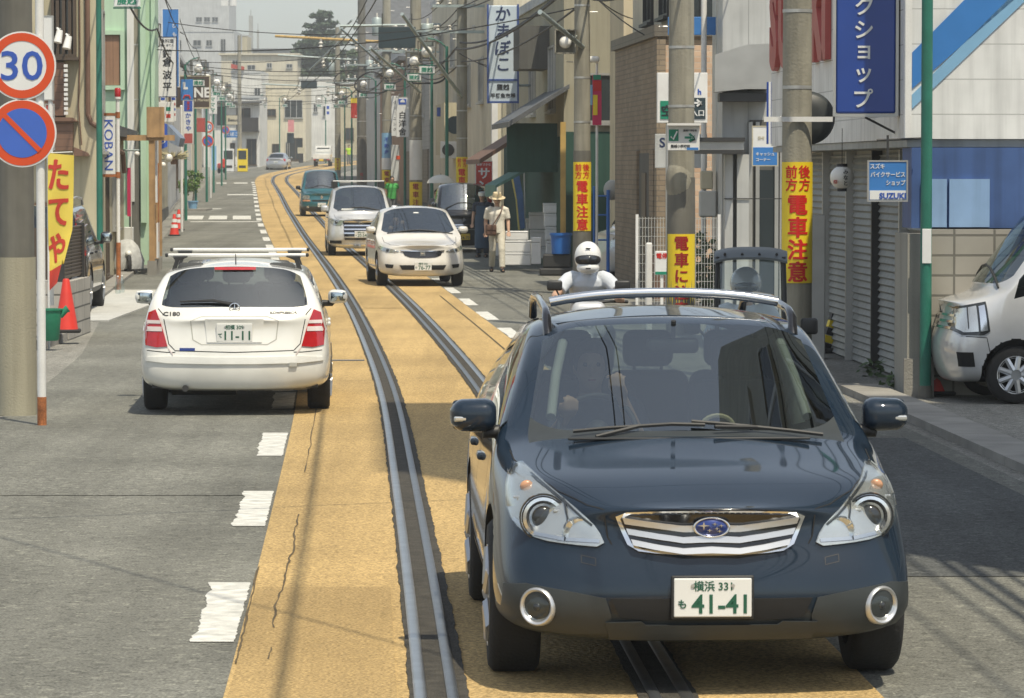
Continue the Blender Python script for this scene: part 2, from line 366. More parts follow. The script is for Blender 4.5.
# rails: running rail, dirt filled groove, guard rail
for k, (f0, sgn) in enumerate(((XL, 1), (XR, -1))):
    ribbon('rail_groove', lambda Z: f0(Z) - .06, lambda Z: f0(Z) + .06, -40, 400, .0165, 'rail_gap', .35, jag=.022) if False else None
    a = (lambda Z: f0(Z) - .047) if sgn > 0 else (lambda Z: f0(Z) - .205)
    b = (lambda Z: f0(Z) + .205) if sgn > 0 else (lambda Z: f0(Z) + .047)
    ribbon('rail_groove', a, b, 10, 60, .016, 'rail_gap', .05, jag=.008); ribbon('rail_groove', a, b, 60, 400, .016, 'rail_gap', 1.5)
    for nm, off, wd, mt in (('running_rail', 0, .058, 'rail_bright'), ('guard_rail', sgn * .137, .050, 'rail_steel')):
        mb = MB(); Zs = [-40 + 1.25 * i for i in range(353)]; V = []; Fc = []
        for i, Z in enumerate(Zs):
            x = f0(Z) + off; g = gz(Z); h = wd / 2; up = .024 if off == 0 else .028
            V += [(x - h, Z, g), (x - h, Z, g + up - .006), (x - h + .008, Z, g + up), (x + h - .008, Z, g + up), (x + h, Z, g + up - .006), (x + h, Z, g)]
            if i:
                q = 6 * (i - 1)
                for j in range(5): Fc.append((q + j, q + j + 1, q + 7 + j, q + 6 + j))
        mb.add(V, Fc)
        o = mb.build(nm, mt, smooth=50)
        sd = 'left' if sgn > 0 else 'right'
        tag(o, f'{"shiny running rail" if off == 0 else "duller grey guard rail"} on the {"outer" if off == 0 else "inner"} side of the {sd} groove in the orange paving', 'rail', 'tram rails sunk in the street')
# white dashes along the tram paving, worn at the edge
def dash(xf0, xf1, z0, z1, rough=.03, n=14):
    n *= 3; w_ = 0
    V = []; Fc = []
    for i in range(n + 1):
        Z = z0 + (z1 - z0) * i / n
        w_ = w_ * .82 + random.uniform(-rough, rough) * .45; V += [(xf0(Z) + w_, Z, gz(Z) + .0045), (xf1(Z) + random.uniform(-.006, .006), Z, gz(Z) + .0045)]
        if i: Fc.append((2 * i - 2, 2 * i - 1, 2 * i + 1, 2 * i))
    mb = MB(); mb.add(V, Fc); return mb
def road_dash(mb): tag(mb.build('road_marking', 'road_white'), kind='structure')
Z = 11.8
while Z < 250:
    far = Z > 100; per = 5.75 if not far else 9.0; ln = 2.55 if not far else 4.6
    if not (37.5 < Z < 38): road_dash(dash(lambda z: XL(z) - ow(z) - .225, lambda z: XL(z) - ow(z) - .02, Z, Z + ln, .022 if Z < 40 else .01, 16 if Z < 40 else 4))
    Z += per
Z = 37.5
while Z < 250:
    road_dash(dash(lambda z: XR(z) + ow(z) + .02, lambda z: XR(z) + ow(z) + .21, Z, Z + 3.2, .02, 6)); Z += 6
# crossing marks on the left lane
for u in (-3.0, -1.75, -.5): road_dash(dash(lambda z, u=u: XL(z) - ow(z) + u * .75 - .75, lambda z, u=u: XL(z) - ow(z) + u * .75 - .05, 142, 149, .02, 3))
for z0, z1, a, b in ((137.5, 138.5, -2.7, -.1), (196, 199, -1.6, -.1), (163, 164.2, -2.5, -1.7), (246, 250, -1.4, -.5), (246, 250, -2.6, -1.9)):
    road_dash(dash(lambda z: XL(z) - ow(z) + a, lambda z: XL(z) - ow(z) + b, z0, z1, .02, 3))
# cracks in the paving
def crackline(pts, wd=.018):
    V = []; Fc = []; 
    for i, (px, py) in enumerate(pts):
        Zc = 8325 / (py - 170); x = xat(px, Zc); hw = wd * random.uniform(.3, 1)
        V += [(x - hw, Zc, .0145), (x + hw, Zc, .0145)]
        if i: Fc.append((2 * i - 2, 2 * i - 1, 2 * i + 1, 2 * i))
    mb = MB(); mb.add(V, Fc); tag(mb.build('paving_crack', 'crack'), kind='structure')
def jig(p, n=5, a=2.):
    q = []
    for i in range(len(p) - 1):
        for k in range(n):
            t = k / n; q.append((p[i][0] * (1 - t) + p[i+1][0] * t + random.uniform(-a, a), p[i][1] * (1 - t) + p[i+1][1] * t))
    return q + [p[-1]]
crackline(jig([(272, 632), (275, 606), (284, 588), (286, 570), (292, 553), (294, 537), (298, 517)], 6, 1.5), .007)
crackline(jig([(304, 474), (310, 447), (316, 405)], 6, 1), .006)
crackline(jig([(267, 664), (270, 652)], 4, 1), .005)
crackline(jig([(234, 668), (240, 645), (248, 610), (258, 570)], 8, 1), .007)
# far seam line on the right side of the paving
ribbon('paving_seam', lambda Z: XR(Z) + ow(Z) - .26, lambda Z: XR(Z) + ow(Z) - .235, 44, 66, .0125, 'crack')
# manhole-like sensor box line on the paving left of the rail
mb = MB(); mb.box((xat(345, 43.5), 43.5, .012), (.45, .12, .012)); tag(mb.build('rail_joint_plate', 'rail_steel'), 'small grey steel plate beside the left rail near the white estate car', 'steel plate')
# kerbs: right gutter and left plinth
pbr('kerb_stone', (.27, .26, .235), .9, var=.25, scale=2, bump=.4, bscale=50)
mb = MB()
for i in range(14):
    Z = 21 + i * 1.2; x = XR(Z + .6) + 3.75
    mb.box((x, Z + .6, .03), (.42, 1.19, .075), rz=-head(Z))
tag(mb.build('kerb', 'kerb_stone'), kind='structure')
mb = MB()
for i in range(28):
    Z = 52 + i * 1.2; x = XL(Z + .6) - 4.35
    mb.box((x, Z + .6, .03), (.3, 1.19, .08), rz=-head(Z))
tag(mb.build('kerb', 'kerb_stone'), kind='structure')

# ================================================================ buildings
def stucco(n, c, streak=.22): pbr(n, c, .9, var=.12, scale=.8, bump=.25, bscale=60, streak=streak)
stucco('beige_wall', (.50, .455, .32)); stucco('cream_wall', (.62, .58, .46)); stucco('tan_wall', (.36, .335, .25)); stucco('white_wall', (.68, .68, .64)); stucco('grey_wall', (.38, .39, .37))
stucco('mint_wall', (.44, .60, .44), .1); stucco('pale_grey_wall', (.52, .54, .54)); stucco('yellow_wall', (.60, .52, .36)); stucco('concrete', (.33, .32, .28)); stucco('dark_wall', (.12, .12, .11)); stucco('green_wall', (.025, .075, .058))
lined('white_siding', (.76, .77, .76), .35, .03, .55); lined('dark_siding', (.17, .15, .12), .14, .1); lined("brown_shingle", (.21, .12, .08), .14, .08, .5); lined('brown_boards', (.30, .17, .10), .15, .08, .5, vertical=True)
lined('metal_sheet', (.48, .49, .48), .45, .03, .6, .4, vertical=True); lined('grey_siding', (.34, .35, .35), .2, .06, .6)
brick('brown_brick', (.24, .185, .125), (.29, .23, .16), (.17, .14, .105), .28, .09); brick('pink_brick', (.52, .34, .22), (.64, .47, .33), (.55, .46, .36), .30, .10)
brick('block_wall', (.33, .32, .28), (.37, .35, .31), (.16, .155, .135), .40, .20, .012, offset=0.); brick('plinth_block', (.42, .40, .36), (.45, .43, .39), (.12, .12, .11), .9, .20, .012, offset=.3)
pbr('roof_tile', (.10, .105, .11), .6, var=.25, scale=3, bump=.6, bscale=20); pbr('roof_brown', (.16, .09, .06), .7, var=.2); pbr('roof_blue', (.06, .085, .12), .6, var=.2)
pbr('window_glass', (.035, .045, .05), .07, var=.1, spec=.8); pbr('curtain_glass', (.30, .31, .29), .15, var=.3, scale=2)
pbr('alu', (.50, .50, .48), .4, .6, var=.1); pbr('white_metal', (.72, .72, .70), .45, var=.1, fine=.05); pbr('dark_metal', (.05, .05, .05), .5, .3, var=.1); pbr('bronze_frame', (.10, .075, .055), .5, .3)
pbr('red_roof', (.42, .07, .05), .6, var=.2); pbr('wood', (.42, .26, .12), .75, var=.25, scale=4, streak=.4); pbr('dark_wood', (.12, .07, .04), .75, var=.3, streak=.4)
pbr('green_paint', (.02, .155, .11), .5, var=.2, scale=4, fine=.1); pbr('rust', (.34, .12, .04), .85, var=.4, scale=10, fine=.3)
pbr('green_awning', (.10, .22, .19), .85, var=.2, streak=.3); pbr('shutter_metal', (.27, .275, .26), .55, .3, var=.12, streak=.25); pbr('rubber', (.018, .018, .018), .8, var=.15)
def win(par, p, ux, n, w, h, frame='alu', pane='window_glass', bars=1, depth=.06, name='window', sill=True):
    """window at point p (bottom centre on the wall), ux along the wall, n outward"""
    e = empty(name, p); e.parent = par
    ang = math.atan2(ux[1], ux[0]); e.rotation_euler.z = ang
    s = -1 if (Vector((-math.sin(ang), math.cos(ang), 0)).dot(Vector((*n, 0))) > 0) else 1     # local -y must be outward
    t = .05; d = depth
    fr = MB()
    def bx(x0, x1, z0, z1, y0, y1): fr.bbox((x0, -s * y0, z0), (x1, -s * y1, z1))
    bx(-w/2, w/2, 0, t, 0, d); bx(-w/2, w/2, h - t, h, 0, d); bx(-w/2, -w/2 + t, t, h - t, 0, d); bx(w/2 - t, w/2, t, h - t, 0, d)
    for k in range(bars):
        x = -w/2 + w * (k + 1) / (bars + 1); bx(x - .03, x + .03, t, h - t, 0, d * .8)
    if sill: bx(-w/2 - .05, w/2 + .05, -.06, -.003, 0, d + .07)
    fr.build('frame', frame, e)
    g = MB(); g.bbox((-w/2 + t, -s * .004, t), (w/2 - t, -s * .02, h - t)); g.build('pane', pane, e)
    return e
def building(name, label, side, Z0, Z1, off, H, mat, depth=8., wins=(), roof='flat', roofmat='roof_tile', cat='building', group=None, x0=None, trim='pale_grey_wall', base=None, ov=.3):
    xa = (XR(Z0) + off if side > 0 else XL(Z0) - off) if x0 is None else x0[0]
    xb = (XR(Z1) + off if side > 0 else XL(Z1) - off) if x0 is None else x0[1]
    g = gz(Z0) - .3; ln = math.hypot(xb - xa, Z1 - Z0); rz = -math.atan2(xb - xa, Z1 - Z0)
    e = empty(name, (xa, Z0, gz(Z0)), rz, label, cat, group)
    dx = side * depth; base_z = -.4
    mb = MB(); mb.bbox((0, 0, base_z), (dx, ln, H)); mb.build('wall', mat, e)
    if base:
        mb = MB(); t = .03; mb.bbox((-side * t, -t, base_z), (dx, ln, .6)); mb.build('plinth', base, e)
    mb = MB()
    if roof == 'flat':
        for a, b in (((-side*.06, -.06), (dx, .14)), ((-side*.06, ln - .14), (dx, ln + .06)), ((-side*.06, .14), (side*.14, ln - .14)), ((dx - side*.2, .14), (dx, ln - .14))):
            mb.bbox((a[0], a[1], H + .002), (b[0], b[1], H + .22))
        mb.build('parapet', trim, e)
    elif roof == 'gable':     # ridge across the street direction (gable faces the camera)
        o = ov; r = depth * .28; X0, X1 = -side * o, dx + side * o
        poly = [(X0, H - .12), (X1, H - .12), ((X0 + X1) / 2, H + r)]; poly2 = [(X0, H + .06), (X1, H + .06), ((X0 + X1) / 2, H + r + .2)]
        m2 = MB(); m2.prism([(0, H + .001), (dx, H + .001), (dx / 2, H + r)], .02, ln - .02); m2.build('gable', mat, e)
        V = [(X0, H - .1), ((X0 + X1) / 2, H + r), (X1, H - .1), (X1, H + .06), ((X0 + X1) / 2, H + r + .18), (X0, H + .06)]
        mb.prism(V, -o, ln + o); mb.build('roof', roofmat, e)
    elif roof == 'ridge':     # ridge along the camera's cross direction: slope faces the street
        o = ov; r = ln * .25
        V = [(-o, H - .1), (ln / 2, H + r), (ln + o, H - .1), (ln + o, H + .06), (ln / 2, H + r + .18), (-o, H + .06)]
        mb.prism(V, -side * o, dx + side * o, plane='YZ'); mb.build('roof', roofmat, e)
        m2 = MB(); m2.prism([(0, H + .001), (ln, H + .001), (ln / 2, H + r)], side * .02, dx - side * .02, plane='YZ'); m2.build('gable', mat, e)
    elif roof == 'slab':
        mb.bbox((-side * ov, -ov, H + .002), (dx + side * ov, ln + ov, H + .2)); mb.build('roof', roofmat, e)
    for wspec in wins:
        face, u, v, ww, hh = wspec[:5]; opt = wspec[5] if len(wspec) > 5 else {}
        if face == 's': win(e, (-side * .002, u, v), (0, 1), (-side, 0), ww, hh, **opt)
        else: win(e, (side * u, -.002, v), (1, 0), (0, -1), ww, hh, **opt)
    return e
def part(par, name, mat, fn, smooth=0):
    mb = MB(); fn(mb); return mb.build(name, mat, par, smooth=smooth)
CG = dict(pane='curtain_glass'); BZ = dict(frame='bronze_frame')
# ---------------- left side
eB = building('beige_house', 'tall beige rendered house with brown shingled bays beyond the parked dark car', -1, 67, 70.2, 4.40, 7.2, 'beige_wall', 7,
     [('n', .58, 4.28, .44, 1.2, dict(frame='bronze_frame', bars=3, pane='window_glass', depth=.30)), ('s', 1.6, 2.6, .9, 2.6, CG)], 'flat')
part(eB, 'bay', 'brown_shingle', lambda m: m.bbox((-.56, -.3, 3.22), (-1.5, -.003, 4.18))); part(eB, 'bay', 'brown_shingle', lambda m: m.bbox((-.42, -.42, 2.60), (-1.5, -.003, 3.12)))
part(eB, 'bay_roof', 'roof_brown', lambda m: m.prism([(-.34, 3.123), (-1.6, 3.123), (-1.6, 3.215), (-.42, 3.19)], -.52, -.004)); part(eB, 'bay_roof', 'roof_brown', lambda m: m.prism([(-.13, 2.50), (-.40, 2.50), (-.40, 2.66), (-.16, 2.56)], -.5, -.004))
part(eB, 'edge_tiles', 'white_metal', lambda m: [m.box((-.54, -.32, 3.27 + .085 * i), (.07, .05, .055)) for i in range(11)] and None)
part(eB, 'downpipe', 'roof_brown', lambda m: (m.tube([(-.16, -.06, 7.1), (-.16, -.06, 3.25), (-.10, -.06, 3.1), (.06, -.06, 3.0)], .045), m.tube([(-.30, -.05, 7.1), (-.30, -.05, 4.2), (-.33, -.05, 3.4), (-.28, -.05, 2.7)], .012)))
ek = building('police_box', 'low beige police box with navy pent roof behind the KOBAN sign', -1, 72, 85.5, 4.62, 2.95, 'beige_wall', 6,
     [('s', 3.2, .1, 1.5, 2.1, dict(frame='bronze_frame', bars=2)), ('s', 8, 1.0, 2.4, 1.2, {}), ('n', .35, .1, .45, 1.85, dict(frame='bronze_frame', bars=0, pane='dark_siding'))], 'slab', 'roof_tile', trim='roof_blue')
part(ek, 'pent_roof', 'roof_blue', lambda m: m.prism([(.15, 2.85), (.3, 2.75), (-1.3, 3.9), (-1.3, 4.05)], -.4, 1.5))
part(ek, 'drain', 'roof_brown', lambda m: m.tube([(.1, -.3, 2.9), (.12, 2, 2.75), (.3, 5, 2.6), (.32, 5.2, 2.2)], .05))
em = building('mint_building', 'mint green three-storey building with a framed brown shutter behind the police box', -1, 88, 91.5, 4.05, 9.5, 'mint_wall', 7,
     [('s', 1.7, 3.2, 1.4, 1.5, {})], 'flat', trim='mint_wall')
k88 = 88 / 3700
part(em, 'frame', 'mint_wall', lambda m: (m.bbox((-.72, -.12, 4.15), (-.62, -.003, 5.55)), m.bbox((-1.2, -.12, 5.45), (-.72, -.003, 5.55)), m.bbox((-1.2, -.12, 4.15), (-.72, -.003, 4.25))))
part(em, 'shutter', 'brown_boards', lambda m: m.bbox((-2.0, -.05, 4.26), (-.74, -.004, 5.44)))
part(em, 'pilaster', 'white_wall', lambda m: m.bbox((-.56, -.14, 1.5), (-.40, -.003, 9.3)))
part(em, 'corner_panel', 'mint_wall', lambda m: (m.bbox((.003, -.08, 0), (.10, 3.0, 9.4)), m.bbox((-.25, -.16, 1), (-.12, -.003, 9.2))))
eL = building('restaurant', 'narrow beige restaurant with a bright blue shop awning', -1, 101, 122, 5.2, 6.3, 'cream_wall', 7, [('s', 3, 3.5, 1.4, 1.3, {}), ('s', 8, 3.5, 1.6, 1.3, CG), ('s', 8, .1, 3, 2.1, BZ), ('n', .8, 3.6, .8, 1.1, {})], 'slab')
eF = building('shop', 'dark-fronted two-storey market shop carrying the brown sign', -1, 124, 149, 4.9, 6.6, 'tan_wall', 7, [('s', 4, 3.8, 1.8, 1.3, {}), ('s', 12, 3.8, 1.8, 1.3, {}), ('s', 20, 3.8, 1.8, 1.3, {}), ('n', .6, .05, .8, 2.2, BZ)], 'flat', base='dark_wall')
eG = building('house', 'pale grey house behind the potted shrub on the left side', -1, 151, 188, 5.1, 7.0, 'pale_grey_wall', 7, [('s', 6, 3.8, 2, 1.3, {}), ('s', 18, 3.8, 2, 1.3, {}), ('s', 28, 1, 3, 1.4, BZ), ('n', .7, 3.6, .9, 1.2, {})], 'gable')
eH = building('house', 'white two-storey house beyond the far speed limit sign', -1, 192, 232, 5.2, 7.2, 'white_wall', 8, [('s', 8, 4, 2, 1.3, {}), ('s', 22, 4, 2, 1.3, {}), ('n', .9, 3.8, 1.1, 1.3, {})], 'flat')
eH2 = building('house', 'cream house with a grey tiled gable on the left before the bend', -1, 236, 272, 5.2, 6.6, 'cream_wall', 8, [('s', 8, 4, 2, 1.3, {}), ('n', 1, 3.8, 1.2, 1.3, {}), ('n', 1.2, .6, 1.6, 1.6, CG)], 'gable', 'roof_tile')
# houses standing across the end of the street, facing the viewer
def facing(name, label, px0, px1, ytop, Z, mat, wins=(), roof='flat', roofmat='roof_tile', depth=10, ybot=None, cat='building', trim='pale_grey_wall'):
    """building whose front spans px0..px1 at depth Z; wins are (px, py_bottom, w px, h px, opts)"""
    x0, x1 = xat(px0, Z), xat(px1, Z); H = zat(ytop, Z) - gz(Z); k = Z / F
    ws = [('n', (w_[0] - px0) * k, zat(w_[1], Z) - gz(Z), w_[2] * k, w_[3] * k, w_[4] if len(w_) > 4 else {}) for w_ in wins]
    e = building(name, label, 1, Z, Z + depth, 0, H, mat, x1 - x0, ws, roof, roofmat, cat, x0=(x0, x0), trim=trim)
    return e
f1 = facing('corner_house', 'white corner house with upper balcony behind the vending machines', 204, 260, 98, 316, 'white_wall', [(244, 128, 14, 20, BZ), (222, 126, 10, 20, {}), (233, 165, 5, 22, BZ), (252, 165, 10, 26, BZ)], 'flat')
part(f1, 'balcony', 'dark_metal', lambda m: (m.bbox((2.9, -.9, 3.1), (4.75, -.82, 4.2)), m.bbox((2.9, -.9, 3.0), (4.75, -.003, 3.1))))
part(f1, 'canopy', 'roof_tile', lambda m: m.prism([(-.2, 5.45), (5.0, 5.45), (5.0, 5.6), (-.2, 5.6)], -.9, -.004))
f2 = facing('house', 'white house with red pent roof strip standing above the corner house', 232, 262, 73, 340, 'white_wall', [(258, 100, 6, 12)], 'flat')
part(f2, 'red_roof', 'red_roof', lambda m: m.prism([(0, 8.6), (1.2, 8.45), (1.2, 8.75), (0, 9.0)], -.4, -.01))
f3 = facing('cream_building', 'cream two-storey building with dark doorway behind the silver car', 258, 306, 88, 346, 'cream_wall', [(272, 116, 9, 7, BZ), (294, 118, 18, 18, dict(bars=2)), (276, 166, 7, 22, BZ), (296, 160, 14, 22, BZ), (288, 160, 4, 18, {})], 'flat', trim='cream_wall')
f4 = facing('white_building', 'plain white end wall behind the little white truck', 300, 336, 79, 372, 'white_wall', [(326, 116, 5, 10), (308, 158, 4, 20, BZ), (316, 112, 4, 8)], 'flat', trim='white_wall')
f5 = facing('long_cream_building', 'long cream building with olive eaves on the skyline', 222, 298, 55, 430, 'cream_wall', [(270, 68, 5, 5), (290, 68, 6, 4), (236, 70, 6, 10), (252, 70, 8, 5)], 'slab', 'cream_wall', 12)
part(f5, 'eaves', 'roof_tile', lambda m: (m.bbox((3.5, -.8, 6.9), (6.4, -.004, 7.3)), m.bbox((.5, -.8, 7.4), (2.5, -.004, 7.7))))
f6 = facing('grey_block', 'large pale grey block of flats with roof tank on the left skyline', 168, 235, 32, 480, 'pale_grey_wall', [(224, 52, 5, 13), (198, 46, 8, 6), (210, 46, 6, 6), (180, 50, 5, 10), (190, 70, 8, 8), (206, 70, 8, 8), (224, 74, 4, 9)], 'flat', depth=14)
f7 = facing('grey_block', 'tall blue-grey block of flats at the top left behind the others', 160, 230, -20, 620, 'pale_grey_wall', [(200 + 8 * i, 22 + 14 * j, 6, 5) for i in range(3) for j in range(2)] + [(180 + 7 * i, 38 + 16 * j, 5, 7) for i in range(2) for j in range(2)], 'flat', depth=16)
f8 = facing('rooftop_house', 'beige stair tower rising over the pale grey block', 236, 248, 36, 520, 'beige_wall', [], 'flat', depth=8)
f9 = facing('long_grey_roof', 'long low grey building behind the cream one on the skyline', 245, 330, 50, 560, 'grey_wall', [], 'slab', 'roof_tile', 10)
part(f6, 'roof_tank', 'white_metal', lambda m: (m.lathe([(.0, 21.6), (.5, 21.55), (.62, 21.2), (.62, 19.6), (.5, 19.5), (.5, 18.2)], 14, (8.4, 2, 0)), m.bbox((6.9, 1.5, 18.2), (7.8, 2.5, 18.9))))
# masts on the skyline
for px, y0, y1, wd in ((251, 52, 16, .6), (258, 52, 30, .3)):
    Z = 560; b = at(px, y0 + 6, Z); m = MB(); m.box((0, 0, (y0 + 6 - y1) * Z / F / 2), (wd, wd, (y0 + 6 - y1) * Z / F)); m.cyl((0, 0, 0), (0, 0, (y0 + 12 - y1) * Z / F), .05)
    tag(m.build('mast', 'grey_wall', loc=b), 'broad grey lattice mast on the skyline' if wd > .5 else 'thin grey stub mast right of the broad one', 'mast')
# ---------------- right side
R0 = building('unseen_shade_block', 'unseen building just outside the right edge, made tall and narrow to shade the lane', 1, 17, 25, 4.1, 24.5, 'grey_wall', 7, [('s', 2 + 3 * (i % 2), 1 + 3 * (i // 2), 1.6, 1.4, {}) for i in range(14)], 'flat')  # unseen building, made tall so its shadow crosses the lane and tram paving
# brown brick building with a pink brick end wall
R3 = building('brick_building', 'brown brick building with pink brick end wall and dark upper window band', 1, 64, 72, 4.3, 4.55, 'brown_brick', 9, [], 'slab', 'dark_siding', ov=.08)
part(R3, 'end_wall', 'pink_brick', lambda m: m.bbox((.12, -.05, 0), (8.9, -.003, 4.4)))
part(R3, 'corner_trim', 'brown_brick', lambda m: m.bbox((-.04, -.10, 0), (.115, .3, 4.5)))
part(R3, 'base', 'roof_brown', lambda m: m.bbox((-.08, -.14, 0), (.3, .5, .75)))
part(R3, 'upper_wall', 'cream_wall', lambda m: m.bbox((.3, .5, 4.76), (8.5, 7.6, 8.2)))
for k in range(5): win(R3, (.8 + 1.15 * k, .497, 4.85), (1, 0), (0, -1), 1.1, 1.5, 'dark_metal', bars=1)
for k in range(2): win(R3, (.297, 1.6 + 2.8 * k, 4.95), (0, 1), (-1, 0), 1.4, 1.2, 'dark_metal')
part(R3, 'garage_opening', 'dark_wall', lambda m: m.bbox((-.012, 1.0, .0), (.05, 3.2, 2.55)))
part(R3, 'pillar', 'brown_brick', lambda m: m.bbox((-.06, .32, 0), (.06, 1.0, 2.6))); part(R3, 'pillar', 'brown_brick', lambda m: m.bbox((-.06, 3.2, 0), (.06, 4.1, 2.6)))
part(R3, 'door', 'bronze_frame', lambda m: m.bbox((-.03, 1.9, 0), (-.014, 2.6, 2.2)))
R5 = building('cream_building', 'plain tall cream building rising behind the brown brick one', 1, 76.5, 79.5, 4.9, 8, 'yellow_wall', 9, [('n', 3.2, 5, 1.2, 1.2, {})], 'flat', trim='cream_wall')
part(R5, 'ground_floor', 'dark_siding', lambda m: m.bbox((.2, -.06, 0), (2.6, -.003, 2.4)))
part(R5, 'band', 'white_metal', lambda m: m.bbox((0.05, -.14, 2.4), (4, -.003, 2.55)))
R6 = building('fish_shop', 'dark green fish shop with tiled pent roof and a green cloth awning', 1, 82.4, 101, 4.15, 6.2, 'tan_wall', 9, [('s', 3, 3.6, 1.6, 1.5, {}), ('s', 9, 3.6, 1.6, 1.5, {}), ('s', 15, 3.6, 1.8, 1.5, {}), ('n', .8, 3.3, .9, 1.1, {})], 'flat')
part(R6, 'shop_front', 'green_wall', lambda m: m.bbox((-.05, .3, 0), (-.003, 19, 3.0)))
part(R6, 'shop_front_end', 'green_wall', lambda m: m.bbox((.02, -.05, 0), (2.2, -.003, 3.1)))
part(R6, 'pent_roof', 'roof_tile', lambda m: m.prism([(.1, 4.15), (.1, 4.05), (-1.25, 3.2), (-1.25, 3.32)], -.3, 5.5))
part(R6, 'roof_side', 'green_wall', lambda m: m.bbox((-1.2, 1.0, 2.2), (-.06, 1.08, 3.3)))
part(R6, 'awning', 'green_awning', lambda m: m.prism([(-.06, 2.6), (-.06, 2.54), (-1.35, 1.85), (-1.35, 1.62), (-1.38, 1.62), (-1.38, 1.9)], 2.2, 6.0))
part(R6, 'upper_box', 'dark_wall', lambda m: m.bbox((-.7, 4, 4.6), (-.003, 6, 5.6)))
part(R6, 'far_eaves', 'roof_brown', lambda m: m.prism([(.05, 3.3), (.05, 3.2), (-1.2, 2.4), (-1.2, 2.52)], 11, 17))
R7 = building('tan_building', 'tan three-storey building with white corner pipe beside the fish market sign', 1, 104, 119, 4.0, 9.5, 'cream_wall', 9, [('n', 2.2, 4.5, 1.0, 1.3, {}), ('s', 5, 4.2, 1.6, 1.3, {}), ('s', 11, 4.2, 1.6, 1.3, {})], 'flat')
part(R7, 'tan_panel', 'tan_wall', lambda m: m.bbox((.25, -.06, .2), (1.0, -.003, 4.9)))
part(R7, 'white_corner', 'white_metal', lambda m: (m.bbox((-.05, -.08, .2), (.12, .2, 6.0)), m.bbox((1.02, -.08, .2), (1.25, -.003, 4.6))))
R8 = building('cream_building', 'cream building with a boxed upper storey beside the parked dark van', 1, 122, 141, 4.2, 8.2, 'cream_wall', 9, [('s', 5, 5.6, 1.8, 1.4, {}), ('s', 12, 5.6, 1.8, 1.4, {}), ('n', 1.3, 5.4, 1.0, 1.6, {}), ('n', .7, .1, .9, 2.1, BZ)], 'flat')
part(R8, 'box_storey', 'beige_wall', lambda m: m.bbox((-.6, -.25, 2.6), (2.2, 5, 4.3)))
R9 = building('shop', 'grey shop with dark ground floor under the laundry sign', 1, 143, 164, 4.2, 7.0, 'grey_siding', 9, [('s', 5, 4, 1.8, 1.4, {}), ('s', 13, 4, 1.8, 1.4, {}), ('n', 1, 3.6, 1, 1.2, {})], 'flat', base='dark_wall')
part(R9, 'shop_front', 'dark_siding', lambda m: (m.bbox((-.05, .5, .61), (-.003, 20, 2.7)), m.bbox((.1, -.06, .61), (3, -.035, 2.7))))
R10 = building('shop', 'brown wooden shop further up the right side', 1, 167, 198, 4.3, 6.6, 'brown_boards', 9, [('s', 5, 4, 1.8, 1.2, {}), ('s', 17, 4, 1.8, 1.2, {}), ('n', 1, .2, 1.6, 2.2, BZ)], 'slab')
R11 = building('house', 'pale house with grey tiled gable at the start of the bend on the right', 1, 202, 246, 4.5, 7.4, 'pale_grey_wall', 9, [('s', 8, 4, 2, 1.3, {}), ('n', 1.2, 4, 1.4, 1.3, {}), ('n', 1.3, .8, 1.6, 1.4, CG)], 'gable')
R12 = building('house', 'dark-roofed house on the inside of the bend', 1, 252, 276, 5.5, 6.8, 'tan_wall', 9, [('s', 8, 4, 2, 1.3, {}), ('n', 1.2, 4, 1.4, 1.3, {})], 'ridge')
f10 = facing('house', 'cream house behind the poles in the middle of the view', 336, 372, 84, 392, 'beige_wall', [(345, 104, 6, 9), (358, 104, 6, 9), (350, 140, 8, 12, BZ)], 'flat')
f11 = facing('house', 'yellow-brown tall house half hidden by poles near the black board', 366, 400, 40, 420, 'yellow_wall', [(373, 66, 4, 8), (386, 66, 5, 9), (380, 100, 6, 8)], 'flat')

for px_, lb in ((60, 'left one of two white spot lamps under the bronze window of the beige house'), (69, 'right one of two white spot lamps under the bronze window of the beige house')):
    o = empty('spot_lamp', at(px_, 36 if px_ < 65 else 42, 66.3), 0, lb, 'lamp', 'spot lamps on the beige house'); part(o, 'arm', 'white_metal', lambda m: m.tube([(-.05, .5, .14), (-.05, .0, .14), (0, -.02, .08)], .018, 6)); part(o, 'head', 'white_metal', lambda m: m.cyl((0, 0, .1), (-.04, -.05, -.12), .055, .075, 14), 40)
# ================================================================ vehicles
pbr('tyre', (.022, .022, .022), .85, var=.2, bump=.3, bscale=60); pbr('wheel_well', (.012, .012, .012), .95, var=.1)
pbr('alloy', (.45, .46, .47), .3, .8, var=.1); pbr('chrome', (.75, .76, .77), .12, .95, var=.05); pbr('satin_silver', (.60, .61, .62), .3, .7, var=.06)
pbr('black_plastic', (.022, .023, .024), .5, var=.15); pbr('grey_cladding', (.032, .038, .040), .5, var=.15, scale=6); pbr('gloss_black', (.012, .012, .014), .12, coat=.6, var=.1)
pbr('seat_cloth', (.055, .058, .06), .9, var=.15); pbr('dash_vinyl', (.03, .03, .032), .6, var=.1); pbr('pale_trim', (.42, .42, .38), .7, var=.1)
pbr('lamp_bowl', (.66, .67, .65), .14, .75, var=.08, scale=6); pbr('lamp_dark', (.06, .065, .07), .1, .5, var=.2, scale=20); pbr('amber', (.50, .26, .14), .25, var=.1, coat=.5)
pbr('red_lens', (.40, .008, .010), .12, var=.15, scale=20, coat=1); pbr('white_lens', (.68, .60, .58), .15, var=.1, coat=.8); pbr('plate_white', (.70, .71, .69), .5, var=.05); pbr('plate_green', (.01, .09, .05), .6, var=0); pbr('plate_yellow', (.70, .48, .03), .5, var=.05)
pbr('mirror_glass', (.5, .55, .56), .03, 1.0, var=0)
pbr('emblem_blue', (.015, .04, .22), .15, .3, coat=1)
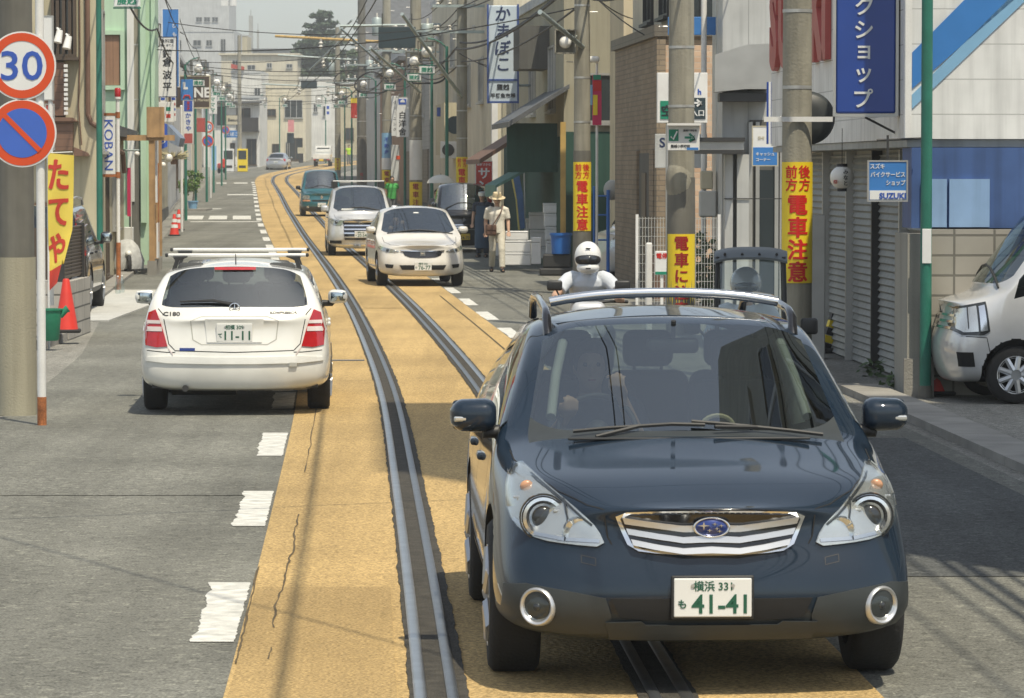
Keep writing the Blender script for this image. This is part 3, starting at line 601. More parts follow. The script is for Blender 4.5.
glass('windscreen', (.50, .57, .55), .24, .012, 1.0); glass('rear_glass', (.72, .78, .77), .13, .012, 1.0); glass('tinted_glass', (.16, .19, .19), .07, .012, 1.0); glass('lamp_cover', (.92, .93, .92), .05, .02, .9)
paint('navy_paint', (.009, .019, .034), .0, .55, dust=.15); M['navy_paint'].node_tree.nodes['Principled BSDF'].inputs['Specular IOR Level'].default_value = .05; paint('white_paint', (.74, .74, .70), .0, .3); paint('pearl_paint', (.70, .68, .63), .0, .28); paint('silver_paint', (.42, .44, .46), .6, .3)
paint('silver_white_paint', (.60, .61, .62), .3, .3); paint('teal_paint', (.02, .13, .16), .25, .28); paint('black_paint', (.012, .013, .016), .2, .2)

def evaluated(me, mods):
    o = bpy.data.objects.new('tmp', me); COL.objects.link(o); extra = []
    for t, kw in mods:
        m = o.modifiers.new(t, t)
        for k, v in kw.items(): setattr(m, k, v)
    dg = bpy.context.evaluated_depsgraph_get(); dg.update()
    r = bpy.data.meshes.new_from_object(o.evaluated_get(dg)); bpy.data.objects.remove(o); return r
def ring_shell(st, cap0, cap1, matfn, capmat0, capmat1):
    """st: stations of 9 (x,y,z) half points (x>=0).  Mirrors and joins them into a closed cage"""
    V = []; Fc = []; Mi = []
    def idx(i, k): return i * 16 + (k if k <= 8 else k)      # 0..8 right, 9..15 = left 7..1
    for s in st:
        V += [tuple(p) for p in s]; V += [(-p[0], p[1], p[2]) for p in [s[k] for k in (7, 6, 5, 4, 3, 2, 1)]]
    for i in range(len(st) - 1):
        for k in range(16):
            kk = (k + 1) % 16; Fc.append((i * 16 + k, (i + 1) * 16 + k, (i + 1) * 16 + kk, i * 16 + kk)); row = k if k < 8 else 15 - k
            Mi.append(matfn(i, row))
    for end, (i, b) in enumerate(((0, cap0), (len(st) - 1, cap1))):
        s = st[i]; cm = capmat0 if end == 0 else capmat1; base = len(V)
        cen = []; mr = []; ml = []
        for k in range(1, 8):
            p = s[k]
            V.append((0, p[1] + b, p[2])); cen.append(len(V) - 1)
            V.append((p[0] * .55, p[1] + b * .82, p[2])); mr.append(len(V) - 1)
            V.append((-p[0] * .55, p[1] + b * .82, p[2])); ml.append(len(V) - 1)
        R_ = [i * 16 + k for k in range(9)]; L_ = [i * 16] + [i * 16 + 16 - k for k in range(1, 8)] + [i * 16 + 8]
        for k in range(1, 7):
            row = k
            Fc += [(R_[k], R_[k+1], mr[k], mr[k-1]), (mr[k-1], mr[k], cen[k], cen[k-1]), (cen[k-1], cen[k], ml[k], ml[k-1]), (ml[k-1], ml[k], L_[k+1], L_[k])]
            Mi += [cm(row)] * 4
        # close towards the centre line points 0 and 8
        Fc += [(R_[0], R_[1], mr[0], cen[0]), (R_[0], cen[0], ml[0], L_[1]), (R_[8], cen[6], mr[6], R_[7]), (R_[8], L_[7], ml[6], cen[6])]; Mi += [cm(0), cm(0), cm(7), cm(7)]
    me = bpy.data.meshes.new('cage'); me.from_pydata(V, [], Fc); me.polygons.foreach_set('material_index', Mi)
    bm = bmesh.new(); bm.from_mesh(me); bmesh.ops.recalc_face_normals(bm, faces=bm.faces[:])
    cl = bm.edges.layers.float.get('crease_edge') or bm.edges.layers.float.new('crease_edge'); bm.verts.ensure_lookup_table()
    for i, kk, cv in ((3, 2, .9), (4, 2, 1.), (5, 2, .45), (11, 2, .6), (12, 2, .9)):
        for k in list(range(0, kk)) + list(range(15, 15 - kk, -1)):
            e_ = bm.edges.get((bm.verts[i * 16 + k], bm.verts[i * 16 + (k + 1) % 16]))
            if e_: e_[cl] = cv
    bm.to_mesh(me); bm.free()
    return me
PAINT, WIND, SIDE, REAR, TRIM, WELL, PILLAR = range(7)
class Car: pass
def stations(P):
    """cage of an estate / MPV / van from a handful of side-view measures"""
    h = P['W'] / 2; L, H, zl, clr = P['L'], P['H'], P['lip'], P['clr']
    yc, zc, wc = P['cowl']; yr, wr = P['roof_f']; yt, zt_, wt = P['hatch_top']; yb, zb_, wb = P['hatch_bot']
    belt = lambda y: P['belt'][0] + (P['belt'][1] - P['belt'][0]) * (y - yc) / (yb - yc)
    nose = P.get('nose', 1.0); tum = P.get('tumble', .955); crown = P.get('crown', .03)
    low = [(P.get('w6', .985) * h, .36), (.93 * h, clr), (0, clr)]
    mid = lambda y: (h, belt(y) * .62)
    def S(y, top, w2, z2, w3, z3, w4, z4, w5, z5, y2=0, y3=0, y4=0, yl=0, l=low, y0=0):
        return [(0, y + y0, top), (.55 * w2, y + y0 * .6 + y2 * .3, top - (top - z2) * .28), (w2, y + y2, z2), (w3, y + y3, z3), (w4, y + y4, z4), (w5, y + yl, z5)] + [(a, y + yl, b) for a, b in l]
    n = nose
    st = []
    fw = P.get('fasw', 1.0); fl_ = P.get('fasl', 1.0)
    st.append([(0, .06, zl), (.36 * h * fw, .07, zl), (.60 * h * fw, .11, zl - .015), (.70 * h * fw, .15, zl - .06), (.74 * h * fw, .14, zl * .82), (.77 * h * fl_, .07, zl * .64), (.77 * h * fl_, .06, zl * .42 + .02), (.72 * h * fl_, .13, clr), (0, .16, clr)])
    sh = P.get('shoulder', 0.)
    y = .36 * n; st.append(S(y, zl + .05 * n + sh * .7, .74 * h, zl + .02 + sh * .8, .86 * h, zl - .03 + sh, .93 * h, zl * .84 + sh * .6, .972 * h, zl * .64, 0, .03, .02, -.03, [(.975 * h, zl * .42 + .02), (.92 * h, clr), (0, clr)]))
    y = .70 * n; st.append(S(y, zl + (zc - zl) * .45 + sh * .5, .80 * h, zl + (zc - zl) * .30 + sh * .6, .91 * h, zl + (zc - zl) * .12 + sh, .965 * h, zl * .90 + sh * .7, .995 * h, zl * .68, l=[(.985 * h, .36), (.95 * h, clr), (0, clr)]))
    y = max(yc - .055, .74 * n + .05); st.append(S(y, zc - .012, max(wc, .80 * h), zc - .04, max(wc + .06, .89 * h), zc - .08, .965 * h, belt(yc) - .04, h, belt(yc) * .66, y2=.10, y3=.10, y4=.05, y0=-.10))
    st.append(S(yc + .02, zc + .005, wc, zc - .01, wc + .055, zc - .03, tum * h, belt(yc) + .0, *mid(yc), y2=.15, y3=.16, y4=.10, y0=-.10))
    fr = P.get('mid_pillar', .5); 
    st.append(S(yr, H - crown * .6, wr, H - .085, wr + .05, H - .13, tum * h, belt(yr), *mid(yr), y2=.05, y3=.10, y0=-.10))
    yb1 = P['b_pillar']; yc1 = P['c_pillar']; yd1 = P['d_pillar']; W2 = P['roof_w']; W3 = W2 + .06
    for yy in (yb1 - .05, yb1 + .05, yc1 - .05, yc1 + .05, yd1):
        t = max(0, (yy - yb1) / (yt - yb1)); zr = H - (H - zt_) * t * t * .9
        st.append(S(yy, zr, W2 + (wt - W2) * t, zr - .075, W3 + (wt + .05 - W3) * t, zr - .125, tum * h, belt(yy), *mid(yy)))
    st.append(S(yt, zt_, wt, zt_ - .05, wt + .05, zt_ - .09, tum * h * .985, belt(yt), h * .99, belt(yt) * .62, y2=-.04, y3=-.06, y4=-.05 + .5 * (yb - yt), yl=.0))
    st.append(S(yb, zb_, wb, zb_ - .01, wb + .04, zb_ - .02, .93 * h, zb_ - .05, .965 * h, zb_ * .62, y2=-.05, y3=-.08, y4=-.10, yl=-.02, l=[(.96 * h, .38), (.88 * h, clr + .03), (0, clr + .03)]))
    st.append([(0, L - .02, zb_ - .10), (.45 * h, L - .03, zb_ - .10), (.70 * h, L - .05, zb_ - .12), (.77 * h, L - .07, zb_ - .16), (.80 * h, L - .06, zb_ * .74), (.83 * h, L - .01, zb_ * .56), (.83 * h, L, zb_ * .40), (.76 * h, L - .05, clr + .04), (0, L - .06, clr + .04)])
    return st
def make_car(name, label, P, body_mat, cat='car', lvl=2, group=None, trimrow=99, seats=True, wheelmat='alloy'):
    C_ = Car(); e = empty(name, (0, 0, 0), 0, label, cat, group); C_.root = e; C_.P = P
    st = stations(P)
    def mf(i, k):
        if i == 4 and k <= 1: return WIND
        if i == 11 and k <= 1: return REAR
        if i == 3 and k <= 1 and P.get('scuttle', 1): return TRIM
        if k == 3 and i in (4, 5, 7, 9): return SIDE
        if k == 3 and i in (6, 8): return PILLAR
        if k in (6, 7): return TRIM if P.get('clad') else (TRIM if k == 7 else PAINT)
        if k == 5 and P.get('clad') == 2: return TRIM
        return PAINT
    cage = ring_shell(st, P.get('bulge0', -.10), P.get('bulge1', .05), mf, lambda r: TRIM if (r >= 6 and P.get('clad')) or r == 7 else PAINT, lambda r: TRIM if r == 7 else PAINT)
    me = evaluated(cage, [('SUBSURF', dict(levels=lvl, render_levels=lvl))])
    co = np.array([v.co[:] for v in me.vertices]); lo, hi = co.min(0), co.max(0)
    for v in me.vertices:
        c = v.co; v.co = Vector((c.x * P['W'] / (hi[0] - lo[0]), (c.y - lo[1]) * P['L'] / (hi[1] - lo[1]), P['clr'] + (c.z - lo[2]) * (P['H'] - P['clr']) / (hi[2] - lo[2])))
    # wheel arches
    r = P['tyre']; arch = MB(); h = P['W'] / 2
    for yy in P['axles']:
        for sx in (-1, 1): arch.cyl((sx * (h - .34), yy, r + .01), (sx * (h + .3), yy, r + .01), r + P.get('archgap', .055), n=40)
    am = arch.mesh('arch'); ao = bpy.data.objects.new('arch', am); COL.objects.link(ao)
    for _ in range(7): am.materials.append(None)
    for p in am.polygons: p.material_index = WELL
    for _ in range(7 - len(me.materials)): me.materials.append(None)
    me2 = evaluated(me, [('BOOLEAN', dict(operation='DIFFERENCE', object=ao, solver='EXACT'))]); bpy.data.objects.remove(ao)
    # arch faces turn up with whatever slot; mark by position
    C_.bvh = BVHTree.FromPolygons([v.co.copy() for v in me.vertices], [list(p.vertices) for p in me.polygons])
    bm = bmesh.new(); bm.from_mesh(me2)
    for f in bm.faces:
        c = f.calc_center_median()
        for yy in P['axles']:
            d = math.hypot(c.y - yy, c.z - r - .01)
            if d < r + P.get('archgap', .055) + .004 and abs(c.x) > h - .36: f.material_index = WELL if d < r + .2 else f.material_index
    def piece(nm, keep, mats, parent=e, islands=False):
        b2 = bm.copy(); bmesh.ops.delete(b2, geom=[f for f in b2.faces if f.material_index not in keep], context='FACES')
        for f in b2.faces: f.material_index = keep.index(f.material_index); f.smooth = True
        for ed in b2.edges:
            if len(ed.link_faces) == 2 and ed.calc_face_angle(0) > R(38): ed.smooth = False
        out = []
        if islands:
            seen = set(); groups = []
            for f in b2.faces:
                if f in seen: continue
                g = [f]; seen.add(f); q = [f]
                while q:
                    a = q.pop()
                    for ed in a.edges:
                        for o in ed.link_faces:
                            if o not in seen: seen.add(o); g.append(o); q.append(o)
                groups.append([f2.index for f2 in g])
            b2.faces.index_update()
            for f in b2.faces: pass
            m_all = bpy.data.meshes.new(nm); b2.to_mesh(m_all)
            # regroup by index
            b2.free()
            seen = set(); b3 = bmesh.new(); b3.from_mesh(m_all); b3.faces.ensure_lookup_table(); isl = []
            for f in b3.faces:
                if f in seen: continue
                g = [f]; seen.add(f); q = [f]
                while q:
                    a = q.pop()
                    for ed in a.edges:
                        for o in ed.link_faces:
                            if o not in seen: seen.add(o); g.append(o); q.append(o)
                isl.append([x.index for x in g])
            b3.free()
            for g in isl:
                b4 = bmesh.new(); b4.from_mesh(m_all); gs = set(g)
                bmesh.ops.delete(b4, geom=[f for f in b4.faces if f.index not in gs], context='FACES')
                mm = bpy.data.meshes.new(nm); b4.to_mesh(mm); b4.free(); out.append(link(nm, mm, mats, parent))
            return out
        mm = bpy.data.meshes.new(nm); b2.to_mesh(mm); b2.free(); return link(nm, mm, mats, parent)
    clad = P.get('cladmat', 'grey_cladding')
    C_.body = piece('body', [PAINT, TRIM, WELL, PILLAR], [body_mat, clad, 'wheel_well', 'gloss_black'])
    piece('windscreen', [WIND], ['windscreen']); piece('rear_window', [REAR], ['rear_glass' if P.get('clear_rear') else 'tinted_glass'])
    piece('side_window', [SIDE], [P.get('side_glass', 'tinted_glass')], islands=True)
    bm.free()
    # wheels
    for yy in P['axles']:
        for sx in (-1, 1):
            x = sx * (h - .115)
            wr = r * .66; t = MB(); wdt = P.get('tyre_w', .2) / 2
            t.lathe([(wr, -wdt), (r - .03, -wdt), (r - .006, -wdt + .02), (r, -wdt + .05), (r, wdt - .05), (r - .006, wdt - .02), (r - .03, wdt), (wr, wdt)], 40, axis='X')
            to = t.build('wheel', 'tyre', e, (x, yy, r), smooth=40)
            rm = MB(); f = sx * wdt
            rm.lathe([(wr + .004, f * 1.02), (wr - .02, f * .98), (wr - .03, f * .45), (.001, f * .40)] if True else [], 32, axis='X')
            rm.build('rim_well', 'wheel_well', to, smooth=40)
            sp = MB(); sp.lathe([(.0, f * 1.0), (.06, f * .98), (.07, f * .6)], 16, axis='X')
            ns = P.get('spokes', 5)
            for k in range(ns):
                a = 2 * math.pi * k / ns; ca, sa = math.cos(a), math.sin(a)
                pa = Vector((f * .95, .05 * ca, .05 * sa)); pb = Vector((f * .90, (wr - .01) * ca, (wr - .01) * sa))
                sp.tube([pa, pb], [.032, .028], 6)
            sp.lathe([(wr - .025, f * .95), (wr, f * 1.03), (wr + .006, f * .9)], 32, axis='X')
            sp.build('rim', wheelmat, to, smooth=40)
    # cabin
    yc, zc, wc = P['cowl']; yr = P['roof_f'][0]; H = P['H']
    cb = MB(); cb.bbox((-h + .12, yc - .05, P['clr'] + .05), (h - .12, P['hatch_bot'][0] - .12, P['clr'] + .12)); cb.build('cabin_floor', 'dash_vinyl', e)
    db = MB(); zb = P['belt'][0]
    db.prism([(yc + .02, zc - .12), (yc + .25, zc - .035), (yc + .62, zc - .06), (yc + .70, zc - .16), (yc + .62, P['clr'] + .3), (yc + .02, P['clr'] + .3)], -h + .16, h - .16, plane='YZ'); db.build('dashboard', 'dash_vinyl', e)
    if seats:
        sb = P.get('seat_z', P['clr'] + .28)
        rows = [(yc + 1.05, (-.37, .37)), (yc + 1.95, (-.42, 0, .42))]
        for ri, (ys, xs_) in enumerate(rows):
            if ys + .6 > P['hatch_bot'][0]: continue
            for x in xs_:
                s_ = MB(); wd = .48 if ri == 0 else .42
                s_.rbox((x, ys, sb + .08), (wd, .5, .16), .06, 3); s_.rbox((x, ys + .30, sb + .42), (wd, .15, .60), .07, 3)
                so_ = s_.build('seat', P.get('seatmat', 'seat_cloth'), e, smooth=50)
                hr = MB(); hr.rbox((x, ys + .33, sb + .83), (.26, .11, .19), .05, 3); hr.cyl((x - .07, ys + .33, sb + .70), (x - .07, ys + .33, sb + .76), .008); hr.cyl((x + .07, ys + .33, sb + .70), (x + .07, ys + .33, sb + .76), .008)
                hr.build('headrest', P.get('seatmat', 'seat_cloth'), so_, smooth=50)
        sw = MB(); cx = -.37 if P.get('front_view') else -.37
        # right-hand drive: driver on the car's right = local -x when the nose points to -y
        c = Vector((-.37, yc + .62, zc - .04)); ux = Vector((1, 0, 0)); uz = Vector((0, .42, .91))
        sw.tube([c + (ux * math.cos(a) + uz * math.sin(a)) * .185 for a in [2 * math.pi * i / 28 for i in range(28)]], .014, 8, closed=True)
        sw.tube([c + ux * -.18, c + Vector((0, -.04, 0)), c + ux * .18], .016); sw.sphere(c + Vector((0, -.035, 0)), .06, 12, 8)
        sw.build('steering_wheel', 'dash_vinyl', e, smooth=50); C_.wheel_c = c
        mr = MB(); mr.rbox((0, yr - .02, H - .17), (.25, .05, .075), .025, 3); mr.cyl((0, yr - .05, H - .13), (0, yr - .08, H - .05), .012); mr.build('inner_mirror', 'black_plastic', e, smooth=50)
    return C_
DIRS = {'front': (Vector((0, 1, 0)), lambda a, b: Vector((a, -3, b))), 'rear': (Vector((0, -1, 0)), lambda a, b: Vector((a, 9, b))),
        'left': (Vector((-1, 0, 0)), lambda a, b: Vector((4, a, b))), 'right': (Vector((1, 0, 0)), lambda a, b: Vector((-4, a, b))), 'top': (Vector((0, 0, -1)), lambda a, b: Vector((a, b, 5)))}
def patch(C_, name, mat, view, poly, off=.004, smooth=0, cuts=3, parent=None, skirt=.012):
    """outline given in a side-on view of the car, laid on to its body surface"""
    d, org = DIRS[view]
    if smooth: poly = chaikin([(a, b, 0) for a, b in poly], smooth); poly = [(p[0], p[1]) for p in poly]
    bm = bmesh.new(); vs_ = [bm.verts.new((a, b, 0)) for a, b in poly]; bm.faces.new(vs_)
    bmesh.ops.triangulate(bm, faces=bm.faces[:])
    for _ in range(cuts):
        es = [x for x in bm.edges if x.calc_length() > .05]
        if not es: break
        bmesh.ops.subdivide_edges(bm, edges=es, cuts=1, use_grid_fill=False); bmesh.ops.triangulate(bm, faces=bm.faces[:])
    last = None
    for v in bm.verts:
        hit = C_.bvh.ray_cast(org(v.co.x, v.co.y), d)
        if hit[0] is None:
            near = C_.bvh.find_nearest(org(v.co.x, v.co.y) + d * 3); v.co = near[0] - d * off
        else: v.co = hit[0] - d * off + (hit[1] * off * .5 if hit[1].dot(d) < 0 else -hit[1] * off * .5)
    be = [x for x in bm.edges if len(x.link_faces) == 1]
    r = bmesh.ops.extrude_edge_only(bm, edges=be)
    for v in r['geom']:
        if isinstance(v, bmesh.types.BMVert): v.co += d * (off + skirt)
    bmesh.ops.recalc_face_normals(bm, faces=bm.faces[:])
    big = max(bm.faces, key=lambda f: f.calc_area())
    # make sure the outside looks against the ray
    s_ = sum(f.normal.dot(d) * f.calc_area() for f in bm.faces)
    if s_ > 0: bmesh.ops.reverse_faces(bm, faces=bm.faces[:])
    for f in bm.faces: f.smooth = True
    for ed in bm.edges:
        if len(ed.link_faces) == 2 and ed.calc_face_angle(0) > R(40): ed.smooth = False
    me = bpy.data.meshes.new(name); bm.to_mesh(me); bm.free()
    return link(name, me, mat, parent or C_.root)
def surf(C_, view, a, b):
    d, org = DIRS[view]; hit = C_.bvh.ray_cast(org(a, b), d)
    if hit[0] is None: hit = C_.bvh.find_nearest(org(a, b) + d * 3)
    n = hit[1]; return hit[0], (n if n.dot(d) < 0 else -n)
def seam(C_, name, mat, view, pts, wd=.006, off=.0015, n=6, parent=None):
    d, org = DIRS[view]; P_ = []
    for i in range(len(pts) - 1):
        for k in range(n): t = k / n; P_.append((pts[i][0] * (1 - t) + pts[i+1][0] * t, pts[i][1] * (1 - t) + pts[i+1][1] * t))
    P_.append(pts[-1]); Q = []
    for a, b in P_:
        q, nn = surf(C_, view, a, b); Q.append((q + nn * off, nn))
    V = []; Fc = []
    for i, (q, nn) in enumerate(Q):
        t = (Q[min(i + 1, len(Q) - 1)][0] - Q[max(i - 1, 0)][0]).normalized(); s_ = t.cross(nn).normalized() * wd / 2
        V += [q + s_, q - s_]
        if i: Fc.append((2 * i - 2, 2 * i - 1, 2 * i + 1, 2 * i))
    mb = MB(); mb.add(V, Fc); return mb.build(name, mat, parent or C_.body)
def mir(p): return [(-a, b) for a, b in p][::-1]
def plate(C_, loc, num, kana, area, view='front', mat='plate_white', ink='plate_green', w=.33, h=.165):
    e = C_.root; mb = MB(); mb.rbox((0, 0, 0), (w, .012, h), .005, 2)
    o = mb.build('number_plate', mat, e, loc); o.rotation_euler.z = 0 if view == 'front' else math.pi
    k = w / .33
    text(num, ink, o, (.027 * k, -.0065, -.026 * k), w=.235 * k, h=.082 * k, bold=.016, thick=.0015)
    if kana: text(kana, ink, o, (-.130 * k, -.0065, -.026 * k), h=.036 * k, bold=.03, thick=.0015)
    if area: text(area, ink, o, (0, -.0065, .05 * k), w=.165 * k, h=.044 * k, bold=.014, thick=.0015)
    if view == 'front' or True:
        b = MB(); b.cyl((-.085 * k, -.006, .052 * k), (-.085 * k, -.011, .052 * k), .008 * k, n=10); b.build('bolt', 'alu', o)
        b = MB(); b.cyl((.085 * k, -.006, .052 * k), (.085 * k, -.011, .052 * k), .008 * k, n=10); b.build('bolt', 'alu', o)
    return o
def side_mirror(C_, sx, y, z, mat, w=.25, hgt=.165, reach=.06, ind=False, glass_back=True):
    h = C_.P['W'] / 2; x = sx * (h + reach - .06 + w / 2)
    mb = MB(); mb.rbox((0, 0, 0), (w, .15, hgt), .058, 5)
    def shp(p):
        q = Vector(p); k = (q.y + .075) / .15            # 0 front .. 1 glass side
        q.z *= .80 + .20 * k; q.x *= .90 + .10 * k
        if q.x * sx > 0: q.z *= 1 - .22 * (q.x * sx / (w / 2)) ** 2; q.y += .03 * (q.x * sx / (w / 2)) ** 2
        return q + Vector((x, y, z))
    mb.v = [shp(p) for p in mb.v]
    o = mb.build('door_mirror', mat, C_.root, smooth=60)
    a = MB(); a.tube([(sx * (h - .12), y + .02, z - hgt * .42), (sx * (h + reach * .5), y, z - hgt * .45), (x - sx * w * .25, y, z - hgt * .36)], [.035, .028, .03], 8); a.build('arm', 'black_plastic', o, smooth=50)
    g = MB(); g.rbox((x, y + .070, z), (w * .74, .024, hgt * .64), .011, 2); g.build('mirror_face', 'mirror_glass', o, smooth=50)
    b = MB(); b.rbox((x, y + .058, z), (w * .86, .04, hgt * .80), .018, 2); b.build('mirror_frame', mat, o, smooth=50)
    if ind:
        i_ = MB(); i_.rbox((x + sx * .045, y - .055, z - .012), (w * .42, .03, .026), .008, 2); i_.build('indicator', 'lamp_bowl', o)
    return o
def place(C_, px, Z, yaw=None, back=False):
    """put the car so that its front (or rear) middle stands at image column px and depth Z"""
    a = -head(Z + 2) if yaw is None else yaw
    if back:  # nose pointing away: local y=L end is nearest
        r = a + math.pi; C_.root.rotation_euler.z = r; v = Matrix.Rotation(r, 3, 'Z') @ Vector((0, C_.P['L'], 0))
    else:
        r = a; C_.root.rotation_euler.z = r; v = Vector((0, 0, 0))
    C_.root.location = Vector((xat(px, Z), Z, 0)) - v; C_.root.location.z = gz(Z + 1)
    if gz(Z + 4) > gz(Z) + .01:
        s_ = math.atan((gz(Z + 4) - gz(Z)) / 4); C_.root.rotation_euler.x = s_ if not back else -s_
def roof_rails(C_, mat, y0, y1, x, z, up=.05, foot=.14):
    for sx in (-1, 1):
        mb = MB()
        p = [(sx * x, y0, z - .035), (sx * (x - .005), y0 + foot * .5, z + up * .6), (sx * (x - .008), y0 + foot, z + up), (sx * (x - .012), (y0 + y1) / 2, z + up + .03), (sx * (x - .02), y1 - foot, z + up + .005), (sx * (x - .02), y1, z - .03)]
        mb.tube(p, [.022, .02, .018, .018, .018, .02], 8); mb.build('roof_rail', mat, C_.root, smooth=60)

# ---------------------------------------------------------------- the dark blue estate in the foreground
P = dict(L=4.775, W=1.84, H=1.585, lip=.815, clr=.235, shoulder=.075, fasw=1.06, fasl=1.17, cowl=(1.22, 1.055, .765), roof_f=(2.02, .635), hatch_top=(4.38, 1.44, .60), hatch_bot=(4.66, 1.06, .66), belt=(1.0, 1.08),
         b_pillar=2.62, c_pillar=3.52, d_pillar=4.20, roof_w=.630, tyre=.345, axles=(.96, 3.705), tyre_w=.225, clad=1, bulge0=-.115, clear_rear=True, side_glass='tinted_glass', seat_z=.50, front_view=True, crown=.085)
A = make_car('estate_car', 'dark navy blue estate car driving towards the viewer, filling the right foreground', P, 'navy_paint', lvl=3)
def hero(A):
    P = A.P; e = A.root
    z = lambda py, Z=15.75: (170 + 8325 / Z - py) / pxm(Z)      # image row -> height on the nose
    # headlights (outline in the front view, mirrored)
    lamp = [(.445, .645), (.60, .655), (.72, .668), (.80, .70), (.845, .76), (.848, .85), (.825, .915), (.775, .955), (.73, .925), (.65, .865), (.54, .785), (.475, .72)]
    for sx in (1, -1):
        po = lamp if sx > 0 else mir(lamp)
        lo = patch(A, 'headlight', 'lamp_bowl', 'front', po, .006, 1, 4)
        q, n = surf(A, 'front', sx * .705, .760); q = q - Vector((0, 1, 0)) * .004
        ring = MB(); ring.lathe([(.094, .012), (.088, -.014), (.074, -.016), (.060, .006)], 28, axis='Y', c=q); ring.build('lamp_ring', 'chrome', lo, smooth=50)
        dk = MB(); dk.lathe([(.104, .010), (.103, -.006), (.096, -.006), (.095, .010)], 32, axis='Y', c=q); dk.build('ring_shade', 'lamp_dark', lo, smooth=50)  # dark colour stands in for the shadow gap round the projector ring
        seam(A, 'lamp_divider', 'lamp_dark', 'front', [(sx * .615, .835), (sx * .60, .76), (sx * .615, .665)], .008, .012, parent=lo); seam(A, 'lamp_lower_edge', 'chrome', 'front', [(sx * .47, .668), (sx * .62, .672), (sx * .74, .690), (sx * .82, .74)], .016, .012, parent=lo); seam(A, 'lamp_upper_edge', 'lamp_dark', 'front', [(sx * .50, .735), (sx * .62, .83), (sx * .74, .915)], .010, .012, parent=lo)
        pj = MB(); pj.sphere(q + Vector((0, .006, 0)), .050, 20, 12, sc=(1, .5, 1)); pj.build('projector', 'lamp_dark', lo, smooth=60)
        q2, n2 = surf(A, 'front', sx * .565, .71)
        hb = MB(); hb.lathe([(.062, .004), (.056, -.012), (.030, .006), (.0, .008)], 20, axis='Y', c=q2); hb.build('high_beam', 'chrome', lo, smooth=40)
        q3, n3 = surf(A, 'front', sx * .765, .875); ab = MB(); ab.sphere(q3 - Vector((0, .004, 0)), .030, 14, 8, sc=(1, .5, .9)); ab.build('indicator', 'amber', lo, smooth=60)
        for k, (ax, az) in enumerate(((.63, .685), (.64, .79), (.80, .83))):
            f_, nn = surf(A, 'front', sx * ax, az); fm = MB(); fm.rbox(f_ - Vector((0, .003, 0)), (.05, .012, .012), .004, 2, rz=sx * .3); fm.build('reflector', 'satin_silver', lo)
        patch(A, 'lamp_cover', 'lamp_cover', 'front', po, .022, 1, 4, parent=lo)
        # washer cap
        wq = [(sx * .49, .60), (sx * .55, .612), (sx * .55, .582), (sx * .49, .570)]
        seam(A, 'washer_cap', 'black_plastic', 'front', wq + [wq[0]], .004)
    # grille
    out = [(-.41, .795), (-.2, .808), (0, .812), (.2, .808), (.41, .795), (.385, .725), (.345, .635), (.2, .618), (0, .612), (-.2, .618), (-.345, .635), (-.385, .725)]
    g = patch(A, 'grille', 'chrome', 'front', out, .010, 1, 3)
    inn = [(x * .95, .713 + (zz - .713) * .86) for x, zz in out]
    patch(A, 'grille_opening', 'gloss_black', 'front', inn, .016, 1, 3, parent=g)
    for sx in (1, -1):
        for k, (z0, z1, xe) in enumerate(((.768, .742, .375), (.716, .694, .36), (.668, .648, .34))):
            b = [(sx * .0, z0 - .018), (sx * .12, z0 - .026), (sx * .22, z0 - .012), (sx * xe, z0 + .012), (sx * (xe - .01), z1 + .006), (sx * .24, z1 - .012), (sx * .12, z1 - .030), (sx * .0, z1 - .026)]
            if sx < 0: b = b[::-1]
            patch(A, 'grille_bar', 'satin_silver', 'front', b, .026, 0, 3, parent=g, skirt=.006)
    q, n = surf(A, 'front', 0, .735); q.y -= .035
    em = MB(); em.lathe([(.001, -.012), (.06, -.010), (.068, 0), (.068, .02)], 32, axis='Y')
    eo = em.build('emblem', 'emblem_blue', e, q, smooth=60); eo.scale = (1.12, 1, .62)
    rg = MB(); rg.tube([(.066 * math.cos(a), -.010, .066 * math.sin(a)) for a in [2 * math.pi * i / 32 for i in range(32)]], .006, 8, closed=True); rg.build('emblem_ring', 'chrome', eo, smooth=60)
    def star(mb, cx, cz, r):
        pts = []
        for i in range(8):
            a = math.pi / 4 * i + math.pi / 2; rr = r if i % 2 == 0 else r * .22; pts.append((cx + rr * math.cos(a) * .8, cz + rr * math.sin(a)))
        mb.prism(pts, -.018, -.012)
    sm = MB(); star(sm, -.03, .012, .030)
    for cx, cz in ((.012, .024), (.036, .012), (.02, -.008), (-.008, -.02), (.03, -.026)): star(sm, cx, cz, .014)
    sm.build('emblem_stars', 'chrome', eo)
    # bumper: air intake, cladding edge, fog lamps
    patch(A, 'air_intake', 'wheel_well', 'front', [(-.43, .435), (.43, .435), (.39, .355), (.30, .345), (-.30, .345), (-.39, .355)], .008, 0, 3)
    patch(A, 'lower_lip', 'grey_cladding', 'front', [(-.45, .335), (-.30, .34), (-.28, .326), (.28, .326), (.30, .34), (.45, .335), (.43, .262), (-.43, .262)], .020, 0, 3)
    for sx in (1, -1):
        po = [(.45, .435), (.60, .462), (.78, .488), (.87, .475), (.88, .36), (.82, .30), (.60, .278), (.44, .285), (.425, .36)]
        po = po if sx > 0 else mir(po)
        c = patch(A, 'bumper_cladding', 'grey_cladding', 'front', po, .010, 0, 4)
        q, n = surf(A, 'front', sx * .74, .392); q.y -= .016
        fo = MB(); fo.lathe([(.084, .03), (.083, 0), (.075, -.008), (.067, -.004), (.060, .012)], 32, axis='Y'); fo = fo.build('fog_lamp', 'satin_silver', e, q, smooth=50); fo.rotation_euler.z = sx * .55
        fb = MB(); fb.lathe([(.064, .0), (.052, .02), (.02, .03), (.0, .03)], 28, axis='Y'); fb.build('fog_bowl', 'lamp_bowl', fo, smooth=50)
